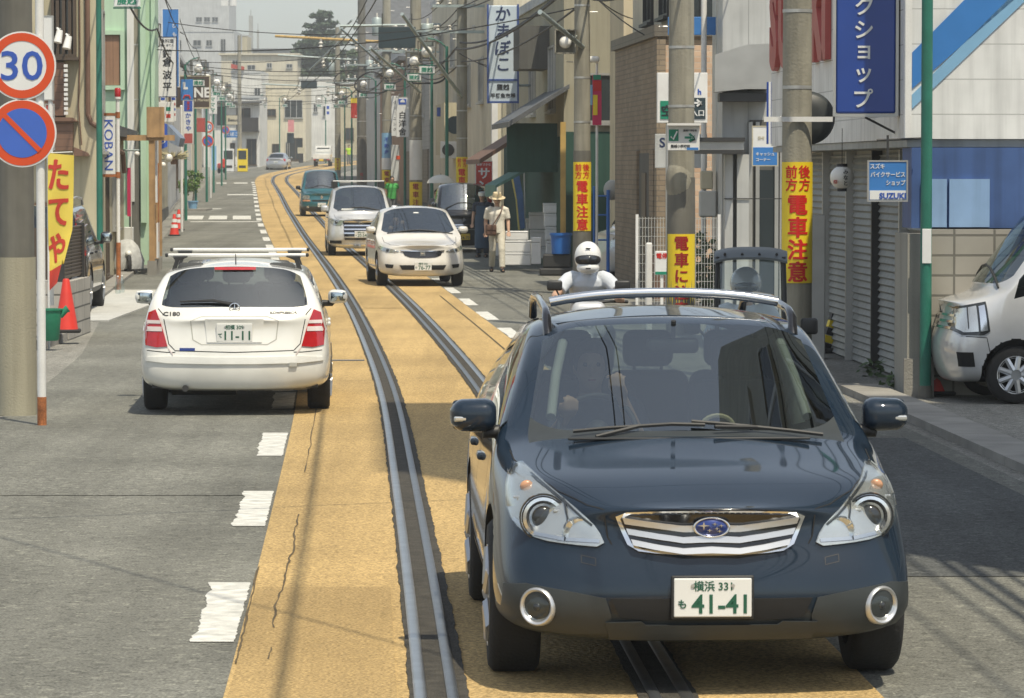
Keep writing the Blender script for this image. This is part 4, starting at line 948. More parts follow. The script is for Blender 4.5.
        fl = MB(); fl.sphere((0, .012, 0), .022, 12, 8); fl.build('bulb', 'lamp_dark', fo, smooth=60)
        fg = MB(); fg.sphere((0, .014, 0), .064, 24, 10, sc=(1, .32, 1)); fg.build('fog_glass', 'lamp_cover', fo, smooth=60)
    fr = MB(); fr.rbox((0, 0, 0), (.352, .014, .187), .012, 3); fr.build('plate_frame', 'black_plastic', e, (0, -.018, .442), smooth=40)
    plate(A, (0, -.028, .442), '41-41', 'も', '横浜 331')
    # shut lines: bonnet edge, doors
    for sx in (1, -1):
        seam(A, 'bonnet_gap', 'wheel_well', 'top', [(sx * .42, .09), (sx * .52, .17), (sx * .64, .34), (sx * .74, .62), (sx * .80, .95), (sx * .81, 1.16)], .006)
        v = 'left' if sx > 0 else 'right'
        seam(A, 'door_gap', 'wheel_well', v, [(1.62, .40), (1.58, .8), (1.60, 1.0)], .007); seam(A, 'door_gap', 'wheel_well', v, [(2.64, .40), (2.64, 1.0)], .007); seam(A, 'door_gap', 'wheel_well', v, [(3.5, .9), (3.30, .6), (3.28, .42)], .007)
        for yh in (2.45, 3.42):
            q, n = surf(A, v, yh, .86); hd = MB(); hd.rbox(q + Vector((sx * .004, 0, 0)), (.035, .2, .035), .012, 3); hd.build('door_handle', 'navy_paint', e, smooth=50)
        side_mirror(A, sx, 1.58, 1.11, 'navy_paint', .225, .172, -.01, ind=True)
    # wipers and scuttle
    sc = MB(); sc.rbox((0, 1.10, 1.035), (1.1, .03, .012), .004, 2); sc.build('scuttle', 'black_plastic', e, smooth=50)
    for x0, x1, zz in ((-.52, .08, 1.085), (.02, .62, 1.085)):
        pts = []
        for t in (0, .25, .5, .75, 1):
            x = x0 + (x1 - x0) * t; q, n = surf(A, 'top', x, 1.22 - .02 * t); pts.append(q + Vector((0, -.01, .022)))
        wm = MB(); wm.tube(pts, .009, 6); wm.tube([pts[0] + Vector((.1, -.07, -.02)), pts[2]], .010, 6); wm.build('wiper', 'black_plastic', e)
    # roof rails: bright rear bar across joins the two rails
    for sx in (-1, 1):
        mb = MB(); pts = [(sx * .588, 2.10, 1.455), (sx * .592, 2.16, 1.535), (sx * .59, 2.30, 1.572), (sx * .585, 3.0, 1.605), (sx * .575, 3.7, 1.597), (sx * .565, 4.15, 1.555), (sx * .56, 4.25, 1.47)]
        mb.tube(pts, [.024, .023, .02, .02, .02, .02, .024], 10); mb.build('roof_rail', 'gloss_black', e, smooth=60)
    for yy, zz in ((2.50, 1.628),):
        mb = MB(); N = 14; pts = [(-.56 + 1.12 * i / N, yy, zz + .022 - .045 * (abs(i - N / 2) / (N / 2)) ** 2.5) for i in range(N + 1)]
        mb.tube(pts, .024, 10); mb.build('cross_bar', 'chrome' if yy < 3 else 'satin_silver', e, smooth=60)
    # small stickers behind the glass
    mb = MB(); mb.box((.0 + .03, 2.0, 1.40), (.05, .003, .028)); mb.build('windscreen_sticker', 'plate_white', e)
    # pale pillar trims inside
    for sx in (-1, 1):
        mb = MB(); mb.tube([(sx * .60, 1.62, 1.10), (sx * .565, 1.86, 1.28), (sx * .52, 2.06, 1.43)], .024, 8); mb.build('pillar_trim', 'pale_trim', e, smooth=60)
        mb = MB(); mb.tube([(sx * .68, 2.62, 1.0), (sx * .60, 2.64, 1.36), (sx * .56, 2.64, 1.44)], .035, 8); mb.build('pillar_trim', 'pale_trim', e, smooth=60)
hero(A)
place(A, 713, 15.62, R(2.4))

# ---------------------------------------------------------------- helpers for the smaller cars
def side_seams(C_, doors, z0=.35):
    zb = C_.P['belt'][0] + .02
    for v in ('left', 'right'):
        for yd in doors: seam(C_, 'door_gap', 'wheel_well', v, [(yd, z0), (yd, zb)], .008, n=4)
        for a, b in zip(doors[:-1], doors[1:]):
            q, n = surf(C_, v, b - .16, zb - .14); sx = 1 if v == 'left' else -1
            hd = MB(); hd.rbox(q + Vector((sx * .016, 0, 0)), (.03, .18, .035), .01, 2); hd.build('door_handle', C_.body.data.materials[0], C_.root, smooth=50)
def both(C_, name, mat, view, poly, off=.006, sm=1, cuts=3, cover=None):
    r = []
    for sx in (1, -1):
        po = poly if sx > 0 else mir(poly)
        o = patch(C_, name, mat, view, po, off, sm, cuts); r.append(o)
        if cover: patch(C_, 'lamp_cover', cover, view, po, off + .012, sm, cuts, parent=o)
    return r
def wipers(C_, n=2):
    yc, zc, wc = C_.P['cowl']
    for x0, x1 in ((-.55 * wc / .7, .05), (.0, .6 * wc / .7))[:n]:
        pts = []
        for t in (0, .3, .65, 1):
            x = x0 + (x1 - x0) * t; q, nn = surf(C_, 'top', x, yc + .06); pts.append(q + nn * .014)
        wm = MB(); wm.tube(pts, .011, 6); wm.build('wiper', 'black_plastic', C_.root)

# ---------------------------------------------------------------- white estate car seen from behind
P = dict(L=4.54, W=1.76, H=1.405, lip=.72, clr=.20, cowl=(1.35, .96, .70), roof_f=(2.05, .58), hatch_top=(4.16, 1.365, .615), hatch_bot=(4.46, .985, .745), belt=(.92, .97),
         b_pillar=2.55, c_pillar=3.35, d_pillar=3.95, roof_w=.625, tyre=.315, axles=(.78, 3.49), tyre_w=.21, bulge1=.07, clear_rear=True, side_glass='rear_glass', cladmat='white_paint', seat_z=.46, tumble=.93)
B = make_car('estate_car', 'white estate car with two roof bars seen from behind in the left lane', P, 'white_paint', lvl=3)
def merc(B):
    e = B.root
    def f(px, py): return ((px - 233) / 108.0, (415 - py) / 108.0)
    lamp = [f(145, 345), f(144, 330), f(148, 313), f(155, 310), f(160, 322), f(164, 335), f(167, 346), f(156, 347)]
    # rear view mirrored left/right does not matter: both sides are built
    lamp = [(abs(a), b) for a, b in lamp]
    for sx in (1, -1):
        po = lamp if sx > 0 else mir(lamp); lo = patch(B, 'tail_light', 'red_lens', 'rear', po, .008, 0, 3)
        for zc, h_ in ((.775, .042), (.845, .030)):
            st_ = [(.84, zc), (.66 + (.78 - zc) * -.2, zc), (.665 + (.78 - zc) * -.2, zc + h_), (.84, zc + h_)]
            patch(B, 'light_band', 'white_lens', 'rear', st_ if sx > 0 else mir(st_), .012, 0, 2, parent=lo)
    # tailgate shut line, panel for the plate
    seam(B, 'tailgate_gap', 'wheel_well', 'rear', [(-.70, .98), (-.655, .93), (-.60, .66), (-.54, .60), (0, .585), (.54, .60), (.60, .66), (.655, .93), (.70, .98)], .008, n=5)
    rec = [(-.30, .91), (.30, .91), (.40, .87), (.38, .70), (.30, .655), (-.30, .655), (-.38, .70), (-.40, .87)]
    seam(B, 'plate_panel_edge', 'pale_trim', 'rear', rec + [rec[0]], .010, n=4)
    patch(B, 'plate_recess', 'white_paint', 'rear', [(-.27, .885), (.27, .885), (.25, .675), (-.25, .675)], .006, 0, 2)
    q, n = surf(B, 'rear', 0, .765); o = plate(B, (0, q.y + .020, .765), '11-11', 'て', '相模 309')
    o.rotation_euler.z = math.pi
    q, n = surf(B, 'rear', 0, .985); em = MB(); em.tube([(.046 * math.cos(a), 0, .046 * math.sin(a)) for a in [2 * math.pi * i / 28 for i in range(28)]], .005, 6, closed=True)
    for k in range(3):
        a = math.pi / 2 + k * 2 * math.pi / 3; em.cyl((0, 0, 0), (.045 * math.cos(a), 0, .045 * math.sin(a)), .007, .002, 6)
    em.build('emblem', 'chrome', e, q + Vector((0, .012, 0)), smooth=50)
    for bd, x, w_, zc in (('C180', -.575, .155, .935), ('KOMPRESSOR', .45, .25, .945)):
        me = glyphs(bd, w_, .036 if bd[0] == 'C' else .024, .03, False, .003)
        for v in me.vertices:
            q, n = surf(B, 'rear', -(x + v.co.x), zc + v.co.z); v.co = q + Vector((0, .003 - v.co.y, 0))
        link('badge', me, 'dark_metal', e)
    patch(B, 'dealer_sticker', 'emblem_blue', 'rear', [(.36, .625), (.50, .625), (.50, .60), (.36, .60)], .004, 0, 1)
    # bumper creases
    patch(B, 'bumper_strip', 'white_paint', 'rear', [(-.80, .555), (0, .535), (.80, .555), (.81, .49), (0, .475), (-.81, .49)], .012, 1, 4)
    seam(B, 'bumper_gap', 'wheel_well', 'rear', [(-.80, .60), (-.62, .585), (-.54, .585)], .008); seam(B, 'bumper_gap', 'wheel_well', 'rear', [(.80, .60), (.62, .585), (.54, .585)], .008)
    patch(B, 'tow_cover', 'pale_trim', 'rear', [(-.57, .49), (-.50, .49), (-.50, .455), (-.57, .455)], .014, 0, 1)
    # third brake light and wiper
    patch(B, 'brake_light', 'red_lens', 'rear', [(-.19, 1.352), (.19, 1.352), (.19, 1.326), (-.19, 1.326)], .012, 0, 2)
    q0, n0 = surf(B, 'rear', 0.0, 1.03); q1, n1 = surf(B, 'rear', .5, 1.045)
    wm = MB(); wm.tube([q0 + Vector((0, .025, -.01)), q0 * .6 + q1 * .4 + Vector((0, .03, .02)), q1 + Vector((0, .03, 0))], [.016, .013, .008], 6); wm.cyl(q0 + Vector((0, 0, -.02)), q0 + Vector((0, .03, -.02)), .025); wm.build('wiper', 'black_plastic', e)
    an = MB(); an.cyl((0, 3.9, 1.37), (0, 3.94, 1.47), .006, .004, 6); an.build('aerial', 'black_plastic', e)
    for sx in (-1, 1): side_mirror(B, sx, 1.72, 1.0, 'white_paint', .20, .15, .03)
    side_seams(B, (1.45, 2.56, 3.45))
    # roof bars on black feet
    for yy, zb_ in ((2.35, 1.478), (3.45, 1.45)):
        bar = MB(); bar.rbox((0, yy, zb_), (1.30, .06, .032), .014, 3); bo = bar.build('roof_bar', 'white_metal', e, smooth=50)
        cp = MB(); cp.rbox((-.66, yy, zb_), (.03, .062, .036), .012, 2); cp.build('end_cap', 'black_plastic', bo); cp = MB(); cp.rbox((.66, yy, zb_), (.03, .062, .036), .012, 2); cp.build('end_cap', 'black_plastic', bo)
        for sx in (-1, 1):
            ft = MB(); ft.prism([(sx * .46, zb_ - .018), (sx * .60, zb_ - .018), (sx * .58, 1.40), (sx * .615, 1.30), (sx * .575, 1.30), (sx * .54, 1.40), (sx * .47, 1.44)], yy - .05, yy + .05); ft.build('bar_foot', 'black_plastic', bo)
    # exhaust and underside
    ex = MB(); ex.cyl((.45, 4.2, .26), (.45, 4.5, .255), .03); ex.cyl((.0, 3.9, .25), (.6, 3.9, .25), .09); ex.build('exhaust', 'dark_metal', e, smooth=40)
merc(B); place(B, 234, 33.75, back=True)

# ---------------------------------------------------------------- white people carrier coming towards the viewer
P = dict(L=4.57, W=1.695, H=1.545, lip=.80, clr=.20, fasw=1.05, fasl=1.08, cowl=(1.02, 1.02, .78), roof_f=(2.0, .62), hatch_top=(4.2, 1.42, .56), hatch_bot=(4.5, 1.02, .66), belt=(.98, 1.06),
         b_pillar=2.45, c_pillar=3.35, d_pillar=4.05, roof_w=.63, tyre=.315, axles=(.86, 3.60), bulge0=-.13, cladmat='pearl_paint', seat_z=.45)
D = make_car('people_carrier', 'low white people carrier on the tram paving, nearest of the oncoming white cars', P, 'pearl_paint')
def stream(C_):
    e = C_.root
    for lo in both(C_, 'headlight', 'lamp_bowl', 'front', [(.42, .675), (.60, .655), (.74, .68), (.82, .73), (.80, .79), (.72, .755), (.55, .72)], .006, 1, 3, 'lamp_cover'):
        sx = 1 if lo.data.vertices[0].co.x > 0 else -1
        q, n = surf(C_, 'front', sx * .66, .70); pj = MB(); pj.sphere(q, .035, 12, 8); pj.build('projector', 'lamp_dark', lo, smooth=60)
        q, n = surf(C_, 'front', sx * .52, .685); pj = MB(); pj.sphere(q, .028, 12, 8); pj.build('high_beam', 'chrome', lo, smooth=60)
    g = patch(C_, 'grille', 'gloss_black', 'front', [(-.40, .70), (0, .69), (.40, .70), (.33, .575), (0, .555), (-.33, .575)], .008, 1, 3)
    patch(C_, 'chrome_bar', 'chrome', 'front', [(-.42, .705), (0, .69), (.42, .705), (.415, .69), (0, .674), (-.415, .69)], .022, 0, 3, parent=g)
    q, n = surf(C_, 'front', 0, .645); em = MB(); em.tube([(-.035, 0, .035), (-.03, 0, -.035), ], .008, 6); em.tube([(.035, 0, .035), (.03, 0, -.035)], .008, 6); em.tube([(-.03, 0, 0), (.03, 0, 0)], .007, 6); em.rbox((0, .006, 0), (.10, .008, .09), .004, 2); em.build('emblem', 'chrome', e, q + Vector((0, -.03, 0)))
    patch(C_, 'air_intake', 'wheel_well', 'front', [(-.45, .42), (.45, .42), (.40, .33), (-.40, .33)], .006, 0, 3)
    both(C_, 'fog_recess', 'wheel_well', 'front', [(.56, .43), (.72, .44), (.70, .37), (.58, .36)], .006, 0, 2)
    q, n = surf(C_, 'front', 0, .40); plate(C_, (0, q.y - .02, .40), '76-77', 'ひ', '横浜 502')
    wipers(C_); side_seams(C_, (1.45, 2.47, 3.4))
    for sx in (-1, 1):
        side_mirror(C_, sx, 1.42, 1.08, 'pearl_paint', .2, .15, .02)
        seam(C_, 'bonnet_gap', 'wheel_well', 'top', [(sx * .42, .12), (sx * .60, .35), (sx * .70, .7), (sx * .72, .98)], .008)
    patch(C_, 'sticker', 'plate_white', 'front', [(-.05, 1.42), (.05, 1.42), (.05, 1.40), (-.05, 1.40)], .004, 0, 1)
stream(D); place(D, 423, 71.2, yaw=R(6.0))

# ---------------------------------------------------------------- silver-white minivan with roof rack
P = dict(L=4.60, W=1.695, H=1.83, lip=.96, clr=.20, nose=.85, fasw=1.08, fasl=1.10, cowl=(.78, 1.17, .75), roof_f=(1.62, .63), hatch_top=(4.40, 1.76, .62), hatch_bot=(4.55, 1.14, .70), belt=(1.10, 1.14),
         b_pillar=2.2, c_pillar=3.3, d_pillar=4.2, roof_w=.655, tyre=.315, axles=(.86, 3.70), bulge0=-.10, cladmat='silver_white_paint', seat_z=.6, tumble=.97)
V = make_car('minivan', 'tall silver-white minivan with a roof rack behind the low white people carrier', P, 'silver_white_paint')
def voxy(C_):
    e = C_.root
    for lo in both(C_, 'headlight', 'lamp_bowl', 'front', [(.42, .93), (.62, .94), (.80, .98), (.82, .90), (.70, .80), (.50, .80)], .006, 1, 3, 'lamp_cover'):
        sx = 1 if lo.data.vertices[0].co.x > 0 else -1
        q, n = surf(C_, 'front', sx * .63, .88); pj = MB(); pj.sphere(q, .045, 12, 8); pj.build('projector', 'lamp_dark', lo, smooth=60)
    g = patch(C_, 'grille', 'gloss_black', 'front', [(-.46, .92), (.46, .92), (.42, .42), (-.42, .42)], .006, 0, 3)
    for z_ in (.90, .80, .70, .60, .50): patch(C_, 'grille_bar', 'chrome', 'front', [(-.44, z_ + .014), (.44, z_ + .014), (.43, z_ - .02), (-.43, z_ - .02)], .022, 0, 3, parent=g)
    both(C_, 'bumper_wing', 'silver_white_paint', 'front', [(.44, .78), (.62, .62), (.80, .50), (.80, .42), (.46, .42)], .016, 0, 3)
    both(C_, 'fog_recess', 'wheel_well', 'front', [(.50, .40), (.80, .41), (.80, .33), (.50, .33)], .008, 0, 3)
    patch(C_, 'chrome_lip', 'chrome', 'front', [(-.78, .31), (.78, .31), (.78, .275), (-.78, .275)], .016, 0, 3)
    q, n = surf(C_, 'front', 0, .56); plate(C_, (0, q.y - .035, .57), '20-54', 'さ', '横浜 501')
    q, n = surf(C_, 'front', 0, .86); em = MB(); em.tube([(.05 * math.cos(a), 0, .035 * math.sin(a)) for a in [2 * math.pi * i / 20 for i in range(20)]], .007, 6, closed=True); em.tube([(-.03, 0, .012), (.03, 0, .012)], .006, 6); em.build('emblem', 'chrome', e, q + Vector((0, -.04, 0)))
    wipers(C_); side_seams(C_, (1.1, 2.2, 3.35))
    for sx in (-1, 1):
        side_mirror(C_, sx, 1.05, 1.22, 'silver_white_paint', .2, .2, .03)
        seam(C_, 'bonnet_gap', 'wheel_well', 'top', [(sx * .50, .08), (sx * .62, .3), (sx * .68, .7)], .008)
    for yy in (2.0, 3.4):
        bar = MB(); bar.rbox((0, yy, 1.935), (1.36, .07, .035), .015, 2); bo = bar.build('roof_bar', 'white_metal' if yy < 3 else 'dark_metal', e)
        for sx in (-1, 1): ft = MB(); ft.bbox((sx * .55, yy - .06, 1.74), (sx * .69, yy + .06, 1.918)); ft.build('bar_foot', 'black_plastic', bo)
    ct = MB(); ct.rbox((-.28, .90, 1.20), (.42, .2, .05), .02, 2); ct.build('dashboard_papers', 'white_metal', e)
voxy(V); place(V, 361, 96.0)

# ---------------------------------------------------------------- teal van
P = dict(L=4.0, W=1.665, H=1.85, lip=.92, clr=.18, nose=.9, fasw=1.05, fasl=1.08, cowl=(.85, 1.12, .70), roof_f=(1.55, .60), hatch_top=(3.85, 1.78, .60), hatch_bot=(3.96, 1.10, .66), belt=(1.05, 1.08),
         b_pillar=2.0, c_pillar=2.9, d_pillar=3.6, roof_w=.62, tyre=.30, axles=(.78, 3.38), bulge0=-.12, clad=1, cladmat='grey_cladding', seat_z=.55, tumble=.97)
T = make_car('van', 'small teal van further back on the tram paving behind the minivan', P, 'teal_paint')
def teal(C_):
    for lo in both(C_, 'headlight', 'lamp_bowl', 'front', [(.46, .83), (.66, .85), (.76, .82), (.74, .68), (.50, .68)], .008, 1, 2, 'lamp_cover'):
        sx = 1 if lo.data.vertices[0].co.x > 0 else -1
        po = [(.46, .665), (.76, .665), (.76, .60), (.46, .60)]; patch(C_, 'indicator', 'amber', 'front', po if sx > 0 else mir(po), .010, 0, 2, parent=lo)
    patch(C_, 'grille', 'wheel_well', 'front', [(-.40, .66), (.40, .66), (.38, .60), (-.38, .60)], .008, 0, 2)
    q, n = surf(C_, 'front', 0, .76); em = MB(); em.prism([(0, .09), (.06, 0), (0, -.09), (-.06, 0)], -.02, 0); em.build('emblem', 'chrome', C_.root, q)
    q, n = surf(C_, 'front', 0, .45); plate(C_, (0, q.y - .02, .46), '83-16', 'ち', None)
    both(C_, 'fog_lamp', 'lamp_bowl', 'front', [(.50, .42), (.60, .42), (.60, .34), (.50, .34)], .012, 1, 2)
    wipers(C_); side_seams(C_, (1.15, 2.0, 2.95))
    for sx in (-1, 1): side_mirror(C_, sx, 1.10, 1.14, 'black_plastic', .2, .17, .05)
teal(T); place(T, 322, 147)

# ---------------------------------------------------------------- dark kei van parked on the right
P = dict(L=3.395, W=1.475, H=1.88, lip=1.0, clr=.18, nose=.55, fasw=1.12, fasl=1.12, cowl=(.45, 1.14, .66), roof_f=(.95, .58), hatch_top=(3.30, 1.84, .58), hatch_bot=(3.36, 1.10, .62), belt=(1.06, 1.08),
         b_pillar=1.4, c_pillar=2.3, d_pillar=3.05, roof_w=.60, tyre=.27, axles=(.55, 2.95), tyre_w=.15, bulge0=-.06, cladmat='black_paint', seat_z=.6, tumble=.985)
K = make_car('kei_van', 'dark boxy kei van parked nose out beside the shop worker', P, 'black_paint')
def kei(C_):
    both(C_, 'headlight', 'lamp_bowl', 'front', [(.46, .80), (.66, .82), (.68, .70), (.50, .68)], .006, 1, 2, 'lamp_cover')
    for z_ in (.74, .68, .62): patch(C_, 'grille_bar', 'chrome', 'front', [(-.46, z_ + .012), (.46, z_ + .012), (.46, z_ - .012), (-.46, z_ - .012)], .010, 0, 2)
    q, n = surf(C_, 'front', 0, .88); em = MB(); em.prism([(0, .06), (.05, 0), (0, -.06), (-.05, 0)], -.02, 0); em.build('emblem', 'chrome', C_.root, q)
    q, n = surf(C_, 'front', 0, .42); plate(C_, (0, q.y - .02, .42), '24-70', 'あ', None, mat='plate_yellow', ink='dark_metal')
    wipers(C_)
    for sx in (-1, 1): side_mirror(C_, sx, .80, 1.25, 'black_paint', .16, .2, .03)
    side_seams(C_, (.9, 1.45, 2.35))
    pp = MB(); pp.rbox((.12, .62, 1.33), (.40, .01, .26), .004, 1); pp.build('sunshade', 'pale_trim', C_.root)
kei(K); place(K, 464, 100, yaw=R(3))

# ---------------------------------------------------------------- silver hatchback far ahead, little white truck
P = dict(L=4.4, W=1.76, H=1.49, lip=.72, clr=.18, cowl=(1.0, .98, .72), roof_f=(1.9, .56), hatch_top=(3.4, 1.40, .54), hatch_bot=(4.25, 1.08, .66), belt=(.95, 1.02),
         b_pillar=2.3, c_pillar=2.9, d_pillar=3.25, roof_w=.57, tyre=.31, axles=(.9, 3.6), cladmat='silver_paint')
Hh = make_car('hatchback', 'silver hatchback far ahead on the left at the bend', P, 'silver_paint')
both(Hh, 'tail_light', 'red_lens', 'rear', [(.60, .99), (.78, .99), (.80, .80), (.70, .80)], .01, 0, 2)
q, n = surf(Hh, 'rear', 0, .72); plate(Hh, (0, q.y + .02, .72), '38-05', None, None).rotation_euler.z = math.pi
for sx in (-1, 1): side_mirror(Hh, sx, 1.35, 1.02, 'silver_paint', .2, .15, .03)
place(Hh, 276, 306, yaw=R(-3), back=True)
def kei_truck():
    e = empty('kei_truck', (xat(321.5, 318), 318, gz(319.5)), R(-2), 'little white pickup truck driving away beyond the bend', 'truck')
    b = MB(); b.rbox((0, 1.0, .62), (1.44, 1.95, .08), .02, 2); b.build('load_bed', 'white_paint', e)
    for nm, c, d in (('tailgate', (0, .03, .84), (1.44, .04, .36)), ('side_board', (-.71, 1.0, .84), (.03, 1.9, .36)), ('side_board', (.71, 1.0, .84), (.03, 1.9, .36))):
        m = MB(); m.rbox(c, d, .012, 2); m.build(nm, 'white_paint', e)
    c = MB(); c.prism([(2.02, .5), (2.02, 1.45), (2.12, 1.74), (2.95, 1.76), (3.2, 1.2), (3.3, .9), (3.3, .4), (2.02, .4)], -.69, .69, plane='YZ'); c.build('cab', 'white_paint', e)
    w_ = MB(); w_.rbox((0, 2.06, 1.42), (1.1, .06, .36), .03, 2); w_.build('rear_window', 'tinted_glass' if False else 'window_glass', e)
    g = MB(); g.tube([(-.66, 1.95, .66), (-.66, 1.95, 1.8), (.66, 1.95, 1.8), (.66, 1.95, .66)], .025, 6); g.tube([(-.66, 1.95, 1.35), (.66, 1.95, 1.35)], .02, 6); g.build('headboard', 'white_metal', e)
    bm_ = MB(); bm_.rbox((0, .02, .55), (1.3, .05, .12), .01, 1); bm_.build('rear_bumper', 'dark_metal', e)
    pl = MB(); pl.rbox((0, -.012, .52), (.36, .012, .18), .005, 1); pl.build('number_plate', 'plate_yellow', e)
    for sx in (-1, 1):
        t = MB(); t.rbox((sx * .58, -.0, .56), (.22, .03, .09), .01, 1); t.build('tail_light', 'red_lens', e)
        for yy in (.75, 2.75):
            wv = MB(); wv.lathe([(.14, -.07), (.25, -.07), (.27, -.04), (.27, .04), (.25, .07), (.14, .07), (.001, .05)], 24, axis='X', c=(sx * .62, yy, .27)); wv.build('wheel', 'tyre', e, smooth=40)
kei_truck()

# ---------------------------------------------------------------- white kei van poking out of the parking place at the right
P = dict(L=3.395, W=1.475, H=1.88, lip=.98, clr=.19, nose=.55, fasw=1.14, fasl=1.16, cowl=(.42, 1.15, .66), roof_f=(1.0, .58), hatch_top=(3.30, 1.84, .58), hatch_bot=(3.36, 1.10, .62), belt=(1.05, 1.08),
         b_pillar=1.5, c_pillar=2.35, d_pillar=3.05, roof_w=.60, tyre=.28, axles=(.62, 3.02), tyre_w=.155, bulge0=-.06, cladmat='silver_white_paint', seat_z=.6, tumble=.985, spokes=9)
E_ = make_car('kei_van', 'white kei van nosing out of the parking place by the block wall', P, 'silver_white_paint', lvl=3, wheelmat='satin_silver')
def every(C_):
    for v, sx in (('left', 1), ('right', -1)):
        lo = patch(C_, 'headlight', 'lamp_dark', v, [(.05, .70), (.07, .93), (.33, .985), (.36, .70), (.30, .665), (.10, .665)], .008, 0, 4); patch(C_, 'reflector', 'lamp_bowl', v, [(.075, .72), (.09, .91), (.24, .945), (.25, .70), (.12, .69)], .012, 0, 4, parent=lo); patch(C_, 'side_reflector', 'chrome', v, [(.27, .70), (.26, .94), (.315, .955), (.335, .71)], .013, 0, 4, parent=lo); seam(C_, 'lamp_rib', 'lamp_dark', v, [(.165, .70), (.17, .925)], .012, .016, parent=lo)
        patch(C_, 'fog_recess', 'wheel_well', v, [(.06, .50), (.20, .50), (.22, .36), (.08, .36)], .006, 0, 3)
        seam(C_, 'bumper_gap', 'wheel_well', v, [(.10, .655), (.33, .64), (.36, .50)], .007)
    for z_ in (.84, .78, .72): patch(C_, 'grille_bar', 'chrome', 'front', [(-.40, z_ + .014), (.40, z_ + .014), (.40, z_ - .01), (-.40, z_ - .01)], .012, 0, 3)
    wipers(C_); side_seams(C_, (.92, 1.52, 2.4))
    for sx in (-1, 1): side_mirror(C_, sx, .82, 1.28, 'silver_white_paint', .16, .2, .03)
every(E_); E_.root.rotation_euler.z = -math.pi / 2 + R(5); E_.root.location = (4.17, 36.2, 0)

# ---------------------------------------------------------------- dark off-roader behind the louvred fence
P = dict(L=4.45, W=1.78, H=1.76, lip=1.0, clr=.24, cowl=(1.15, 1.14, .72), roof_f=(1.75, .62), hatch_top=(4.25, 1.70, .60), hatch_bot=(4.40, 1.14, .70), belt=(1.06, 1.10),
         b_pillar=2.35, c_pillar=3.2, d_pillar=3.95, roof_w=.64, tyre=.36, axles=(.9, 3.55), clad=1, seat_z=.6)
U = make_car('off_roader', 'dark off-roader parked behind the louvred fence on the left', P, 'black_paint')
for sx in (1, -1):
    po = [(.66, 1.70), (.74, 1.66), (.86, 1.10), (.88, .92), (.74, .92), (.72, 1.15)]; patch(U, 'tail_light', 'red_lens', 'rear', po if sx > 0 else mir(po), .012, 0, 3)
    side_mirror(U, sx, 1.45, 1.16, 'black_paint', .2, .19, .04)
side_seams(U, (1.5, 2.35, 3.3), .42); roof_rails(U, 'satin_silver', 1.9, 4.1, .62, 1.73, .06)
U.root.rotation_euler.z = math.pi + R(2); U.root.location = (-7.62, 57.2 + 4.45, 0)
# ================================================================ the motorcycle shop on the right
pbr('sign_blue', (.012, .055, .30), .35, var=.06, coat=.3); pbr('sign_light_blue', (.05, .20, .52), .35, var=.06); pbr('sign_pale_blue', (.22, .42, .62), .4, var=.06); pbr('sign_white', (.72, .73, .72), .4, var=.06)
pbr('sign_red', (.52, .035, .02), .4, var=.08); pbr('sign_faded_red', (.42, .085, .075), .5, var=.12); pbr('sign_yellow', (.80, .60, .02), .4, var=.06); pbr('sign_pale_yellow', (.75, .66, .22), .7, var=.08); pbr('ink_red', (.55, .015, .01), .5, var=.1); pbr('ink_dark_red', (.30, .01, .01), .5, var=.1)
pbr('ink_black', (.015, .016, .02), .5, var=0); pbr('ink_navy', (.02, .035, .10), .5, var=0); pbr('ink_blue', (.03, .09, .42), .5, var=0); pbr('ink_green', (.01, .22, .13), .5, var=0); pbr('sign_orange_red', (.62, .07, .012), .4, var=.08)
pbr('sign_brown', (.07, .05, .04), .5, var=.1); pbr('sign_cream', (.50, .46, .34), .5, var=.1); pbr('blue_tarp', (.05, .105, .27), .6, var=.2, scale=2, streak=.3); pbr('blue_panel', (.24, .38, .60), .6, var=.15, scale=2, streak=.2)
pbr('cone_red', (.62, .035, .02), .45, var=.12); pbr('pole_concrete', (.30, .285, .23), .9, var=.15, scale=2.5, bump=.3, bscale=40, streak=.35); pbr('pole_sleeve', (.15, .145, .125), .8, var=.2, scale=3, streak=.3)
pbr('lamp_globe', (.80, .79, .74), .25, var=.03); pbr('cable', (.02, .02, .02), .7, var=0); pbr('strut_steel', (.36, .42, .41), .5, .4, var=.15); pbr('porcelain', (.6, .58, .52), .3)
pbr('styrofoam', (.78, .79, .79), .8, var=.06, bump=.2, bscale=80); pbr('blue_plastic', (.02, .14, .48), .4, var=.1); pbr('board_dark', (.025, .045, .055), .5, var=.15)
pbr('flag_yellow', (.78, .62, .10), .8, var=.08); pbr('flag_red', (.55, .05, .03), .8, var=.1)
e = empty('motorcycle_shop', (3.93, 37, 0), math.atan2(.54, 10.0) if False else -math.atan2(-.54, 11.4), 'white sided motorcycle shop with blue stripes, red letters and grey roller shutters', 'shop')
LN = 11.45
part(e, 'fascia', 'white_siding', lambda m: m.bbox((0, 0, 2.56), (8, LN, 5.05)))
part(e, 'stripe', 'sign_light_blue', lambda m: m.prism([(.06, 3.06), (.06, 3.42), (1.63, 5.0), (2.0, 5.0), (1.95, 4.70)], -.014, -.002))
part(e, 'thin_stripe', 'sign_pale_blue', lambda m: m.prism([(.06, 2.86), (.06, 3.0), (2.08, 5.0), (2.1, 4.80)], -.014, -.002))
part(e, 'corner_trim', 'white_metal', lambda m: m.bbox((-.02, -.022, 2.555), (.055, .06, 5.06)))
part(e, 'soffit', 'grey_wall', lambda m: m.bbox((.02, .05, 2.48), (8, LN - .03, 2.555)))
part(e, 'lower_wall', 'grey_wall', lambda m: (m.bbox((.45, .6, -.3), (8, LN - .05, 2.475)),))
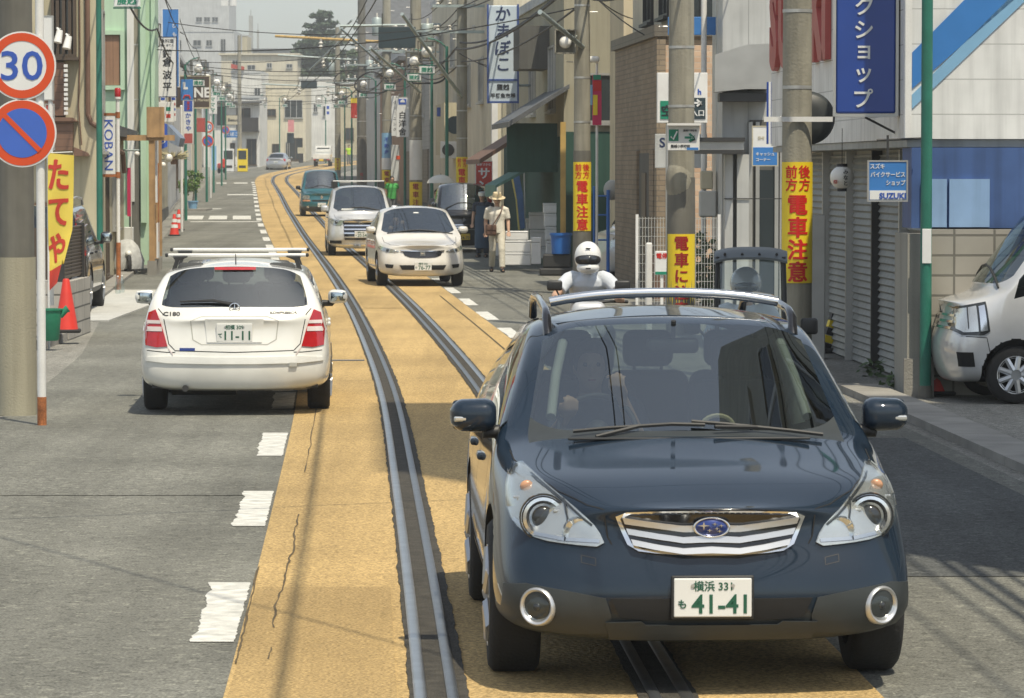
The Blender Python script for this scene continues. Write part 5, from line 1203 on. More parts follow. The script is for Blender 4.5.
def shutter(y0, y1):
    mb = MB(); n = 30
    for i in range(n): z0 = .02 + i * 2.4 / n; mb.prism([(.40, z0), (.43, z0 + .055), (.41, z0 + .08), (.46, z0 + .08), (.46, z0)], y0, y1)
    mb.build('roller_shutter', 'shutter_metal', e)
for a, b in ((.75, 2.55), (2.62, 4.6), (4.67, 6.7), (6.77, 8.8), (8.87, LN - .2)): shutter(a, b)
for y in (.68, 2.585, 4.635, 6.735, 8.835): part(e, 'shutter_rail', 'alu' if y != 4.635 else 'dark_metal', lambda m: m.bbox((.33, y - .03, 0), (.47, y + .03, 2.47)))
part(e, 'side_wall', 'blue_tarp', lambda m: m.bbox((.06, -.01, 1.67), (8, .59, 2.475)))
part(e, 'blue_board', 'blue_panel', lambda m: m.bbox((.16, -.05, 1.68), (.41, -.012, 2.16))); part(e, 'blue_board', 'blue_panel', lambda m: m.bbox((.435, -.05, 1.68), (.84, -.012, 2.16)))
part(e, 'end_pillar', 'concrete', lambda m: (m.bbox((-.02, -.30, -.3), (.20, .55, 1.62)),))
part(e, 'pillar_foot', 'kerb_stone', lambda m: (m.bbox((-.06, -.36, -.3), (.24, -.302, .38)),))
for ch, y, r in (('S', 10.7, 0), ('U', 9.6, 0), ('Z', 8.6, 0), ('U', 7.6, 0), ('K', 6.35, 0), ('I', 5.75, 0)):
    text(ch, 'sign_faded_red', e, (-.004, y, 4.12), h=1.2, bold=.06, thick=.07, rot=(0, 0, -math.pi / 2), name='shop_letter')
sg = empty('vertical_sign', (0, 0, 0), 0, 'deep blue shop sign with white katakana under the white fascia', 'sign'); sg.location = at(865, 66, 37.5); sg.location.x = xat(865, 37.5); sg.rotation_euler.z = R(-6)
mb = MB(); mb.rbox((0, 0, .25), (.60, .16, 1.46), .02, 2); mb.build('panel', 'sign_blue', sg)
mb = MB()
for x in (-.315, .315): mb.box((x, -.005, .25), (.03, .18, 1.52))
mb.box((0, -.005, -.50), (.60, .18, .03)); mb.build('frame', 'alu', sg)
text('バイクショップ'[-4:], 'sign_white', sg, (-.02, -.085, .02), w=.27, h=.92, bold=.02, vertical=True); text('イク', 'sign_white', sg, (-.02, -.085, .72), w=.27, h=.46, bold=.02, vertical=True)
mb = MB(); mb.cyl((.0, .0, -.52), (.9, .8, -.98), .012); mb.cyl((.25, .05, -.5), (1.2, .6, -.3), .010); mb.build('stay', 'dark_metal', sg)
# small hanging board: service shop
def board(name, px, py, wpx, hpx, Z, mat, label, frame=None, cat='sign', th=.05, rz=0, group=None):
    k = Z / F; o = empty(name, at(px, py, Z), rz, label, cat, group); w_, h_ = wpx * k, hpx * k
    mb = MB(); mb.rbox((0, 0, 0), (w_, th, h_), .008, 2); mb.build('panel', mat, o)
    if frame:
        mb = MB(); t = max(.012, .035 * min(w_, h_))
        mb.bbox((-w_/2 - .002, -th/2 - .006, h_/2 - t), (w_/2 + .002, th/2 + .006, h_/2 + .002)); mb.bbox((-w_/2 - .002, -th/2 - .006, -h_/2 - .002), (w_/2 + .002, th/2 + .006, -h_/2 + t))
        mb.bbox((-w_/2 - .002, -th/2 - .006, -h_/2 + t + .001), (-w_/2 + t, th/2 + .006, h_/2 - t - .001)); mb.bbox((w_/2 - t, -th/2 - .006, -h_/2 + t + .001), (w_/2 + .002, th/2 + .006, h_/2 - t - .001)); mb.build('frame', frame, o)
    o['hw'] = 0; del o['hw']
    return o, w_, h_, -th / 2 - .001
o, w_, h_, y = board('hanging_sign', 887.5, 181, 40, 41, 36.75, 'sign_light_blue', 'small blue and white service shop sign hanging before the roller shutters', 'alu')
for i, (tx, al) in enumerate((('スズキ', -.26), ('バイクサービス', 0), ('ショップ', .2))): text(tx, 'sign_white', o, (al * w_, y, h_ * (.36 - .20 * i)), w=w_ * (.36, .86, .48)[i], h=h_ * .13, bold=.02)
mb = MB(); mb.bbox((-w_/2 + .02, y - .004, -h_/2 + .02), (w_/2 - .02, y + .001, -h_/2 + h_ * .27)); mb.build('white_strip', 'sign_white', o); text('SUZUKI', 'ink_blue', o, (.12 * w_, y - .005, -h_ * .36), w=w_ * .66, bold=.03)
mb = MB(); mb.cyl((0, 0, h_/2), (0, 0, h_/2 + .25), .012); mb.cyl((-.1, .1, h_/2 + .2), (.35, .1, h_/2 + .22), .012); mb.build('bracket', 'dark_metal', o)
# round paper lantern
o = empty('lantern', at(842, 177.5, 41.5), 0, 'round white paper lantern with black brush letters by the shutters', 'lantern')
mb = MB(); mb.sphere((0, 0, 0), .135, 22, 14, sc=(1, 1, .98)); mb.build('shade', 'lamp_globe', o, smooth=60)
mb = MB(); mb.cyl((0, 0, .12), (0, 0, .155), .06); mb.cyl((0, 0, -.155), (0, 0, -.12), .055); mb.build('rim', 'ink_black', o)
text('みなと', 'ink_black', o, (.03, -.136, 0), w=.06, h=.19, bold=.03, vertical=True); text('祭', 'sign_red', o, (-.085, -.122, -.05), w=.05, h=.05, bold=.03)
mb = MB(); mb.cyl((0, 0, .15), (0, 0, .55), .004); mb.build('string', 'cable', o)
# green steel pole
mb = MB(); mb.cyl((0, 0, 0), (0, 0, 9), .058, .052, 16); o = mb.build('steel_pole', 'green_paint', None, (xat(926, 36.55), 36.55, 0), smooth=40)
tag(o, 'green steel pole standing before the motorcycle shop by the white kei van', 'pole')
mb = MB(); mb.rbox((0, -.062, 1.50), (.09, .008, .34), .003, 1); mb.build('notice', 'sign_white', o)
mb = MB(); mb.cyl((0, 0, .0), (0, 0, .12), .075, .065, 16); mb.build('base_collar', 'pole_sleeve', o)
# block wall at the back of the parking place
mb = MB(); mb.bbox((4.14, 36.82, -.3), (8.0, 36.94, 1.66)); o = mb.build('block_wall', 'block_wall'); tag(o, 'grey concrete block wall under the blue boards behind the white kei van', 'wall')
# traffic cones
def cone(loc, label, h_=.70, group='red traffic cones', bands=False, rot=0):
    o = empty('traffic_cone', loc, rot, label, 'traffic cone', group)
    mb = MB(); mb.lathe([(.155, .045), (.15, .06), (.045, h_ - .02), (.035, h_), (.0, h_ + .004)], 24); mb.build('cone', 'cone_red', o, smooth=50)
    mb = MB(); mb.rbox((0, 0, .025), (.38, .38, .045), .02, 2); mb.build('base', 'rubber', o)
    if bands:
        for z in (.26, .44): mb = MB(); r0 = .152 - (z - .06) * .105 / (h_ - .08) + .003; mb.lathe([(r0, z), (r0 - .018, z + .11)], 24); mb.build('band', 'sign_white', o, smooth=50)
    return o
cone((xat(66, 48), 48.0, .14), 'plain red traffic cone standing on the step before the block wall', rot=.1)
cone((xat(174.5, 119), 119, gz(119)), 'front one of two red traffic cones with white bands at the left kerb', bands=True); cone((xat(179, 126), 126, gz(126)), 'rear one of two banded red traffic cones beside the white post', bands=True)
cone((xat(936, 36.95), 36.95, 0), 'red traffic cone half hidden by the green pole and the white kei van')
# yellow-black folding barrier
o = empty('wheel_stop', (xat(826, 45.5), 45.5, 0), .3, 'yellow and black striped fallen barrier leaning by the shutters', 'barrier')
mb = MB()
for i in range(5): a = i * .09; mb.box((.03 * i, 0, .08 + a), (.12, .08, .086), mi=i % 2, tilt=('Y', .3))
mb.build('post', ['ink_black', 'sign_yellow'], o); mb = MB(); mb.rbox((.05, 0, .03), (.40, .22, .06), .02, 2); mb.build('base', 'rubber', o)

# ================================================================ bank corner with steel canopy
x0 = xat(764, 50.6)
e = empty('cash_corner', (xat(690, 58), 58, 0), 0, 'grey metal-clad cash corner with a steel canopy behind the poles', 'building')
k = 58 / F; ex = lambda px: (px - 690) * k; ez = lambda py: zat(py, 58)
part(e, 'wall', 'metal_sheet', lambda m: m.bbox((ex(722), 0, -.3), (ex(765), 3, ez(-40))))
part(e, 'side_wall', 'pale_grey_wall', lambda m: m.bbox((ex(765) + .003, .02, -.3), (ex(800), 3, ez(-30))))
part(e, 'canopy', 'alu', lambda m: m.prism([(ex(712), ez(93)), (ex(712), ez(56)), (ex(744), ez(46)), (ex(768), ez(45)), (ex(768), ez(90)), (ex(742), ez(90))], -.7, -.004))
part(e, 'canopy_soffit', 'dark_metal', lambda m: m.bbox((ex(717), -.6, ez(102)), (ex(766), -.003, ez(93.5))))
part(e, 'porch_roof', 'alu', lambda m: (m.bbox((ex(688), -.9, ez(150)), (ex(740), -.05, ez(142))),))
part(e, 'porch_edge', 'dark_metal', lambda m: (m.bbox((ex(686), -.95, ez(154)), (ex(741), -.05, ez(150.2))), m.bbox((ex(686), -.95, ez(141.8)), (ex(741), -.05, ez(138)))))
for px, wd in ((727, 8), (741, 12)): part(e, 'column', 'metal_sheet', lambda m: m.bbox((ex(px) - wd * k / 2, -.45, -.2), (ex(px) + wd * k / 2, -.05, ez(154.5))))
part(e, 'doorway', 'dark_wall', lambda m: m.bbox((ex(749), -.03, 0), (ex(782), -.004, ez(120))))
part(e, 'glass_door', 'window_glass', lambda m: (m.bbox((ex(757), -.06, 0), (ex(776), -.034, ez(170)))))
part(e, 'door_frame', 'alu', lambda m: [m.bbox((ex(p) - .03, -.09, 0), (ex(p) + .03, -.032, ez(122))) for p in (750, 757, 776, 781)] and None)
part(e, 'door_rail', 'dark_metal', lambda m: m.bbox((ex(722), -.475, ez(199)), (ex(782), -.46, ez(198))))
o, w_, h_, y = board('hanging_sign', 765, 146, 26, 40, 55, 'sign_white', 'white and blue cash corner sign beside the grey doorway', 'sign_cream')
mb = MB(); mb.bbox((-w_/2 + .014, y - .006, -h_/2 + .014), (w_/2 - .014, y + .001, -.02)); mb.build('blue_field', 'sign_light_blue', o)
text('SHI', 'sign_cream', o, (-.06, y - .001, h_ * .2), h=.05, bold=.02); text('キャッシュ', 'sign_white', o, (0, y - .007, -h_ * .2), w=w_ * .7, bold=.03); text('コーナー', 'sign_white', o, (-.03, y - .007, -h_ * .34), w=w_ * .55, bold=.03)
mb = MB(); mb.box((.05, y - .003, h_ * .2), (.05, .006, .05)); mb.build('yellow_mark', 'sign_yellow', o)
# parking lot signs
o, w_, h_, y = board('parking_sign', 682, 98, 50, 50, 57, 'white_metal', 'white parking sign with green and navy panels half behind the pole', None, th=.25)
mb = MB(); mb.bbox((-w_ * .44, y - .01, -h_ * .42), (-w_ * .20, y + .001, -h_ * .06)); mb.build('green_panel', 'ink_green', o); text('空', 'ink_black', o, (-w_ * .31, y - .011, -h_ * .25), w=.18, h=.18, bold=.05)
mb = MB(); mb.bbox((w_ * .14, y - .01, -h_ * .42), (w_ * .46, y + .001, h_ * .0)); mb.build('navy_panel', 'board_dark', o); text('→', 'sign_white', o, (w_ * .30, y - .011, -h_ * .10), w=.16, h=.16, bold=.05); text('入口', 'sign_white', o, (w_ * .30, y - .011, -h_ * .30), w=.2, bold=.04)
text('h', 'ink_blue', o, (w_ * .34, y - .001, h_ * .12), h=.09, bold=.04); mb = MB(); mb.bbox((-w_ * .27, y - .01, -.02), (-w_ * .18, y + .001, h_ * .42)); mb.build('blue_bar', 'ink_blue', o)
mb = MB(); mb.cyl((-.2, .0, -h_/2), (-.2, .0, -zat(98, 57)), .05); mb.build('post', 'alu', o)
o, w_, h_, y = board('wall_board', 681, 151, 52, 34, 60.2, 'pale_grey_wall', 'pale grey board with a large S fixed on the pink brick wall', None, th=.06); text('S', 'ink_navy', o, (-w_ * .36, y, h_ * .25), h=.16, bold=.02)
o, w_, h_, y = board('fascia_sign', 698, 26, 60, 18, 60, 'sign_light_blue', 'light blue fascia sign cut by the pole at the upper edge', None)
o, w_, h_, y = board('arrow_sign', 683.5, 138, 32, 25, 50.0, 'sign_white', 'small white arrow sign with a green tick strapped to the second pole', None, th=.04)
mb = MB(); mb.bbox((-w_/2 - .01, y - .10, h_/2 - .002), (w_/2 + .01, .02, h_/2 + .03)); mb.build('hood', 'white_metal', o)
mb = MB(); mb.bbox((-w_ * .46, y - .004, -h_ * .12), (-w_ * .16, y + .001, h_ * .34)); mb.build('tick_box', 'ink_green', o); mb = MB(); mb.tube([(-w_ * .40, y - .01, .02), (-w_ * .32, y - .01, -.02), (-w_ * .2, y - .01, .09)], .012, 5); mb.build('tick', 'sign_white', o)
text('→', 'ink_green', o, (w_ * .2, y - .001, h_ * .02), w=w_ * .42, h=.16, bold=.05); text('腰越海岸駐車', 'ink_black', o, (w_ * .2, y - .001, h_ * .30), w=w_ * .42, bold=.01); text('腰越小学校前', 'ink_black', o, (-w_ * .1, y - .001, -h_ * .32), w=w_ * .6, bold=.01)
mb = MB(); mb.bbox((w_ * .1, y - .004, -h_ * .48), (w_ * .46, y + .001, -h_ * .38)); mb.build('blue_tab', 'sign_light_blue', o)
# convex mirror seen from behind and a thin blue flag by pole one
o = empty('road_mirror', (xat(808, 39.6), 39.6, zat(118, 39.6)), 0, 'dark round back of a road mirror clamped behind the nearest pole', 'mirror')
mb = MB(); mb.lathe([(.28, .04), (.285, .02), (.24, -.03), (.12, -.06), (.0, -.065)], 32, axis='Y'); mb.build('bowl', 'grey_cladding', o, smooth=60); mb = MB(); mb.cyl((-.3, .05, 0), (0, .05, 0), .02); mb.build('arm', 'alu', o)
o, w_, h_, y = board('shop_flag', 770, 113, 7, 62, 52, 'sign_blue', 'narrow blue and white flag hanging left of the nearest pole', None, th=.02); mb = MB(); mb.bbox((-.02, y - .002, -h_/2), (.01, y, h_/2)); mb.build('white_stripe', 'sign_white', o)

# ================================================================ poles
def pole(px, Z, dia, label, top=11., sleeve=None, lean=0., mat='pole_concrete'):
    o = empty('utility_pole', (xat(px, Z), Z, gz(Z)), 0, label, 'utility pole', 'utility poles along the street')
    r = dia / 2; mb = MB(); mb.cyl((0, 0, -.3), (0, 0, top), r * 1.08, r * .80, 24); mb.build('shaft', mat, o, smooth=40)
    mb = MB()
    for z in (1.0 + .3, 3.1, 3.9, 5.2): rr = r * (1.08 - .28 * z / top) + .004; mb.cyl((0, 0, z), (0, 0, z + .035), rr, rr, 24)
    mb.build('strap', 'alu', o, smooth=40)
    if sleeve: mb = MB(); rr = r * 1.09 + .006; mb.cyl((0, 0, 0), (0, 0, sleeve), rr + .004, rr - .01, 24); mb.build('sleeve', 'pole_sleeve', o, smooth=40)
    for i in range(int((top - 4) / .9)):
        z = 4.2 + i * .9; s_ = 1 if i % 2 else -1; mb = MB(); mb.cyl((s_ * r * .8, 0, z), (s_ * (r + .13), 0, z), .01, n=6); mb.build('step_bolt', 'alu', o)
    return o
def wrap(par, r, z0, z1, mat, arc=1.25, name='notice', off=.006):
    mb = MB(); n = 14; V = []; Fc = []
    for i in range(n + 1):
        a = -math.pi / 2 - arc + 2 * arc * i / n
        for rr in (r + off, r + off + .006): V += [(rr * math.cos(a), rr * math.sin(a), z0), (rr * math.cos(a), rr * math.sin(a), z1)]
        if i:
            b = 4 * i; a_ = b - 4
            Fc += [(a_ + 2, a_ + 3, b + 3, b + 2), (a_, b, b + 1, a_ + 1), (a_ + 1, b + 1, b + 3, a_ + 3), (a_, a_ + 2, b + 2, b)]
    Fc += [(0, 1, 3, 2), (4 * n, 4 * n + 2, 4 * n + 3, 4 * n + 1)]
    mb.add(V, Fc); return mb.build(name, mat, par, smooth=40)
def bend(o, r):
    """bend flat lettering round the pole"""
    bm = bmesh.new(); bm.from_mesh(o.data); xs_ = [v.co.x for v in bm.verts]
    for i in range(-8, 9):
        bmesh.ops.bisect_plane(bm, geom=bm.verts[:] + bm.edges[:] + bm.faces[:], plane_co=(i * r * .12 - o.location.x, 0, 0), plane_no=(1, 0, 0))
    bm.to_mesh(o.data); bm.free()
    for v in o.data.vertices:
        x = v.co.x + o.location.x; d = -(v.co.y); a = x / r - math.pi / 2
        v.co.x = (r + d) * math.cos(a) - o.location.x; v.co.y = (r + d) * math.sin(a) - o.location.y
def warn(par, Z, dia, ytop, ybot, mode, wide=1.0):
    """yellow warning plate wrapped on the pole with red characters"""
    r = dia / 2 * 1.04; g = gz(Z); z1, z0 = zat(ytop, Z) - g, zat(ybot, Z) - g; H = z1 - z0
    pl = wrap(par, r, z0, z1, 'sign_yellow', 1.2 * wide, 'warning_plate', .006); R_ = r + .0135; ww = r * 2 * .92
    def put(t, cx, cz, w, h, mat='ink_red', bold=.045):
        o = text(t, mat, pl, (cx, 0, cz), w=w, h=h, bold=bold, thick=.003)
        # put() places flat, bend() wraps
        bend(o, R_)
    if mode == 'full':
        for cx, tx in ((-ww * .25, '前方'), (ww * .25, '後方')):
            for i, ch in enumerate(tx): put(ch, cx, z1 - H * (.08 + .108 * i), H * .108, H * .108, bold=.03)
        for i, ch in enumerate('電車注意'): put(ch, 0, z1 - H * (.355 + .183 * i), H * .178, H * .178, bold=.05)
    elif mode == 'cut':
        for i, ch in enumerate('電車に注意'): put(ch, 0, z1 - H * (.11 + .195 * i), H * .18, H * .18, 'ink_dark_red', .045)
    elif mode == 'plain':
        for i, ch in enumerate('電車注意'): put(ch, 0, z1 - H * (.14 + .24 * i), H * .20, H * .20, 'ink_dark_red', .045)
p1 = pole(796.5, 39.0, .31, 'nearest utility pole, with a large yellow plate reading 前方後方電車注意', sleeve=None); warn(p1, 38.9, .31, 162, 283, 'full')
mb = MB(); mb.bbox((-.36, -.19, zat(122, 39)), (.36, -.165, zat(117, 39))); mb.build('cross_clamp', 'white_metal', p1)
p2 = pole(681, 50.5, .355, 'second utility pole, with a yellow plate and a white arrow sign', sleeve=2.15); warn(p2, 50.4, .36, 234, 318, 'cut')
mb = MB(); mb.sphere((-.02, -.02, 2.1), .192, 20, 12, sc=(1, 1, 1.9)); mb.build('peeling_patch', 'pole_concrete', p2, smooth=60)
p3 = pole(582, 67, .30, 'third utility pole, beside the blue bucket of the fish shop', sleeve=2.6); warn(p3, 66.9, .31, 162, 231, 'full')
p4 = pole(462, 108, .32, 'fourth utility pole, rising behind the parked dark kei van', sleeve=None); warn(p4, 107.9, .33, 157, 200, 'full')
p5 = pole(416, 133, .44, 'fifth utility pole, brownish with a white bill pasted on it', sleeve=None); warn(p5, 132.9, .45, 182, 215, 'plain')
wrap(p5, .235, zat(180, 133) - gz(133), zat(140, 133) - gz(133), 'sign_white', 1.2, 'bill')
p6 = pole(387, 163, .42, 'sixth utility pole, with a pale blue advertisement sleeve', sleeve=None); warn(p6, 162.9, .42, 170, 196, 'plain')
wrap(p6, .22, zat(168, 163) - gz(163), zat(133, 163) - gz(163), 'sign_pale_blue', 1.3, 'blue_advert'); text('不動産', 'ink_blue', p6, (0, -.235, zat(146, 163) - gz(163)), w=.22, h=.8, vertical=True); wrap(p6, .22, zat(169, 163) - gz(163) - .02, zat(158, 163) - gz(163), 'sign_white', 1.3, 'white_advert', .014)
p7 = pole(362, 200, .50, 'seventh utility pole, dark and thick before the bend', sleeve=3.0, mat='pole_sleeve'); warn(p7, 199.9, .5, 172, 190, 'plain')
p8 = pole(338, 272, .42, 'eighth utility pole, with a small yellow plate at the bend'); warn(p8, 271.8, .42, 158, 170, 'plain', 1.2)
q1 = pole(135, 88, .24, 'grey utility pole with a black sleeve before the mint building', sleeve=3.0); 
q2 = pole(16, 34, .33, 'stout dark pole at the left edge behind the round signs', sleeve=None, mat='pole_sleeve'); 
mb = MB(); mb.cyl((0, 0, 0), (0, 0, 1.45), .185, .183, 24); mb.build('brown_sheath', 'dark_wood' if False else 'tan_wall', q2, smooth=40)
q3 = pole(240, 300, .35, 'thin grey utility pole beside the white corner house'); q4 = pole(478, 180, .3, 'slim pole behind the tan building') if False else None

# ---------------- street lamps: green posts with a globe in an open square frame
def lamp_parts(e, side, hgt, arm=.9, sign=True):
    mb = MB(); mb.cyl((0, 0, 0), (0, 0, hgt), .06, .045, 12); mb.build('post', 'green_paint', e, smooth=40)
    mb = MB(); mb.tube([(0, 0, hgt - .05)] + [(-side * arm * t, 0, hgt + .25 * math.sin(math.pi * .5 * t)) for t in (.3, .6, 1.0)], .022, 8); mb.build('arm', 'green_paint', e, smooth=50)
    x = -side * arm; z = hgt - .15
    mb = MB(); s_ = .25
    for a in (-1, 1):
        for b in (-1, 1): mb.cyl((x + a * s_, b * s_, z - .28), (x + a * s_ * 1.1, b * s_ * 1.1, z + .30), .016, n=6)
    for zz, q in ((z - .28, s_), (z + .30, s_ * 1.1)):
        for a in (-1, 1): mb.cyl((x + a * q, -q, zz), (x + a * q, q, zz), .016, n=6); mb.cyl((x - q, a * q, zz), (x + q, a * q, zz), .016, n=6)
    mb.cyl((x, 0, z + .3), (x, 0, z + .42), .03); mb.build('lantern_frame', 'pole_sleeve', e)
    mb = MB(); mb.sphere((x, 0, z - .02), .17, 20, 12); mb.build('globe', 'lamp_globe', e, smooth=60)
    if sign:
        mb = MB(); mb.rbox((x, -.05, z - .56), (.46, .03, .22), .01, 1); o = mb.build('name_plate', 'sign_white', e); text('腰越', 'ink_green', o, (x, -.067, z - .56), w=.34, h=.15, bold=.03)
    for q in (.43, .69): mb = MB(); mb.box((x, -.05, z - q), (.48, .035, .025)); mb.build('plate_rail', 'green_paint', e)
lampL = empty('street_lamp', (0, 0, 0), 0); lamp_parts(lampL, -1, 5.9, .5); lampR = empty('street_lamp', (0, 0, 0), 0); lamp_parts(lampR, 1, 5.9, .6)
LL = [(100, 64.5, 'nearest green street lamp post on the left, crossing the KOBAN sign'), (131, 97, 'left street lamp whose globe hangs beside the mint building'), (186, 140, 'left street lamp beside the blue telephone sign'), (196, 160, 'left street lamp with a name plate above the brown market sign'),
      (207, 178, 'left street lamp just before the far speed limit sign'), (214, 205, 'left street lamp standing over the far speed limit sign'), (222, 236, 'left street lamp before the vending machines'), (226, 262, 'left street lamp at the corner where the street bends'), (258, 322, 'left street lamp in front of the white corner house'), (280, 340, 'left street lamp in front of the cream building')]
for i, (px, Z, lb) in enumerate(LL):
    o = lampL if i == 0 else copy_tree(lampL); x_ = xat(px, Z); o.location = (x_, Z, gz(Z)); tag(o, lb, 'street lamp', 'globe street lamps')
    if i == 0: o.location.x = xat(100, Z)
LR = [(447, 112, 'right street lamp on a green post above the parked dark van'), (432, 126, 'right street lamp before the boxed cream storey'), (405, 150, 'right street lamp over the laundry sign'), (376, 185, 'right street lamp before the brown wooden shop'), (352, 225, 'right street lamp near the seventh pole'), (345, 262, 'right street lamp at the inner side of the bend'), (326, 335, 'right street lamp beyond the little white truck')]
for i, (px, Z, lb) in enumerate(LR):
    o = lampR if i == 0 else copy_tree(lampR); o.location = (xat(px, Z), Z, gz(Z)); tag(o, lb, 'street lamp', 'globe street lamps')
# globe lantern bolted on the third pole
o = empty('pole_lantern', (xat(565, 67), 66.8, zat(42, 67)), 0, 'square framed globe lantern bolted to the third pole', 'street lamp')
mb = MB(); mb.box((0, .1, 0), (.34, .02, .40)); 
for a in (-1, 1): mb.box((a * .18, 0, 0), (.02, .22, .42)); mb.box((0, 0, a * .21), (.38, .22, .02))
mb.build('frame', 'pole_concrete', o); mb = MB(); mb.sphere((0, 0, -.01), .115, 18, 12); mb.build('globe', 'lamp_globe', o, smooth=60)
mb = MB(); mb.cyl((.15, .1, .1), (.4, .15, .1), .02); mb.build('arm', 'strut_steel', o)
# ================================================================ round traffic signs on a white post, left edge
e = empty('traffic_sign', (xat(41, 32.6), 32.6, 0), 0, 'white post with a round 30 speed limit sign above a round no parking sign', 'road sign')
mb = MB(); mb.cyl((0, 0, -.1), (0, 0, 4.4), .038, n=20); mb.build('post', 'white_metal', e, smooth=40)
mb = MB(); mb.cyl((0, 0, 0), (0, 0, .25), .041, n=20); mb.build('rust_foot', 'rust', e, smooth=40)
kx = 32.5 / F
def disc(par, name, r, y0, y1, mat, c, n=48):
    mb = MB(); mb.lathe([(r, y1), (r, y0), (.0, y0)], n, axis='Y'); return mb.build(name, mat, par, c, smooth=50)
def limit_sign(par, c, r, kind):
    o = disc(par, 'sign_face', r, -.012, .008, 'sign_white', c)
    if kind == '30':
        mb = MB(); mb.lathe([(r * .955, -.0135), (r * .955, -.0155), (r * .72, -.0155), (r * .72, -.0135)], 48, axis='Y'); mb.build('red_ring', 'sign_orange_red', o, smooth=40)
        text('30', 'ink_blue', o, (0, -.013, 0), w=r * 1.22, h=r * .86, bold=.01)
    else:
        mb = MB(); mb.lathe([(r * .955, -.0135), (r * .955, -.0155), (.0, -.0155)], 48, axis='Y'); mb.build('red_ring', 'sign_orange_red', o, smooth=40)
        mb = MB(); mb.lathe([(r * .72, -.016), (r * .72, -.0185), (.0, -.0185)], 48, axis='Y'); mb.build('blue_field', 'ink_blue_field', o, smooth=40)
        mb = MB(); mb.box((0, -.0205, 0), (r * 1.46, .003, r * .15), tilt=('Y', R(45))); mb.build('red_bar', 'sign_orange_red', o)
    return o
pbr('ink_blue_field', (.05, .13, .52), .4, var=.06)
zz = lambda py: zat(py, 32.5)
limit_sign(e, (xat(24, 32.6) - xat(41, 32.6), -.05, zz(65.5)), .30, '30'); limit_sign(e, (xat(24, 32.6) - xat(41, 32.6), -.05, zz(133)), .30, 'np')
mb = MB()
for py in (52, 80, 120, 147): mb.box(((xat(24, 32.6) - xat(41, 32.6)) / 2 + .03, -.02, zz(py)), (.30, .02, .03))
mb.build('clamp', 'alu', e)
# white board on the post side further back
o, w_, h_, y = board('vertical_board', 47, 58, 13, 84, 47, 'sign_white', 'tall blank white board behind the round speed limit sign', 'alu', th=.08)
mb = MB(); mb.cyl((.04, 0, -h_/2), (.04, 0, -zat(100, 47)), .03); mb.build('post', 'white_metal', o)
o, w_, h_, y = board('vertical_board', 50, 127, 9, 46, 47.6, 'sign_faded_red', 'faded red board hanging below the blank white one', 'alu', th=.05)
# yellow banner
e = empty('banner', (xat(45, 46.5), 46.5, 0), 0, 'yellow shop banner with big red characters bellying out on a thin pole', 'banner')
k = 46.5 / F; mb = MB(); mb.cyl((.04, .03, 0), (.04, .03, zat(150, 46.5)), .013, n=8); mb.cyl((.04, .02, zat(153, 46.5)), (28 * k, .02, zat(152, 46.5)), .008, n=6); mb.build('pole', 'white_metal', e)
def bannerpt(u, v):   # u 0..1 across, v 0..1 down
    top, bot = zat(153, 46.5), zat(291, 46.5); wd = (26 - 4 * v - 13 * max(0, v - .55) / .45) * k
    return Vector((.045 + wd * u + .0 * v, -.05 * math.sin(u * 3 + v * 5) - .03 * u * v, top + (bot - top) * v - .03 * u * (1 - v) + (.10 * u if v > .8 else 0)))
mb = MB(); nu, nv = 10, 40
V = [bannerpt(i / nu, j / nv) for j in range(nv + 1) for i in range(nu + 1)]; V2 = [v + Vector((0, .004, 0)) for v in V]; n0 = len(V)
Fc = [(j * (nu + 1) + i, j * (nu + 1) + i + 1, (j + 1) * (nu + 1) + i + 1, (j + 1) * (nu + 1) + i) for j in range(nv) for i in range(nu)]
mb.add(V + V2, Fc + [tuple(n0 + q for q in f)[::-1] for f in Fc]); mb.build('cloth', 'flag_yellow', e, smooth=60, fix=False)
for i, ch in enumerate('たてや'):
    for big, mt, off in ((1.0, 'flag_red', .006),):
        me = glyphs(ch, .5, .5, .07, False, .002)
        bm = bmesh.new(); bm.from_mesh(me)
        for q in range(-6, 7):
            bmesh.ops.bisect_plane(bm, geom=bm.verts[:] + bm.edges[:] + bm.faces[:], plane_co=(q * .04, 0, 0), plane_no=(1, 0, 0)); bmesh.ops.bisect_plane(bm, geom=bm.verts[:] + bm.edges[:] + bm.faces[:], plane_co=(0, 0, q * .04), plane_no=(0, 0, 1))
        for v in bm.verts:
            u = min(max(.42 + v.co.x / .5 * .88, 0.01), .97); vv = .15 + .27 * i - v.co.z / .5 * .25; p = bannerpt(u, min(vv, 1)); v.co = p + Vector((0, -off + (v.co.y if v.co.y < 0 else 0), 0))
        bm.to_mesh(me); bm.free(); link('lettering', me, mt, e)
mb = MB(); P_ = [bannerpt(u / 8, .86) + Vector((0, -.008, 0)) for u in range(9)]; Q_ = [bannerpt(u / 8, 1) + Vector((0, -.008, 0)) for u in range(9)]
mb.add(P_ + Q_, [(i, i + 1, 10 + i, 9 + i) for i in range(8)]); mb.build('red_hem', 'flag_red', e)
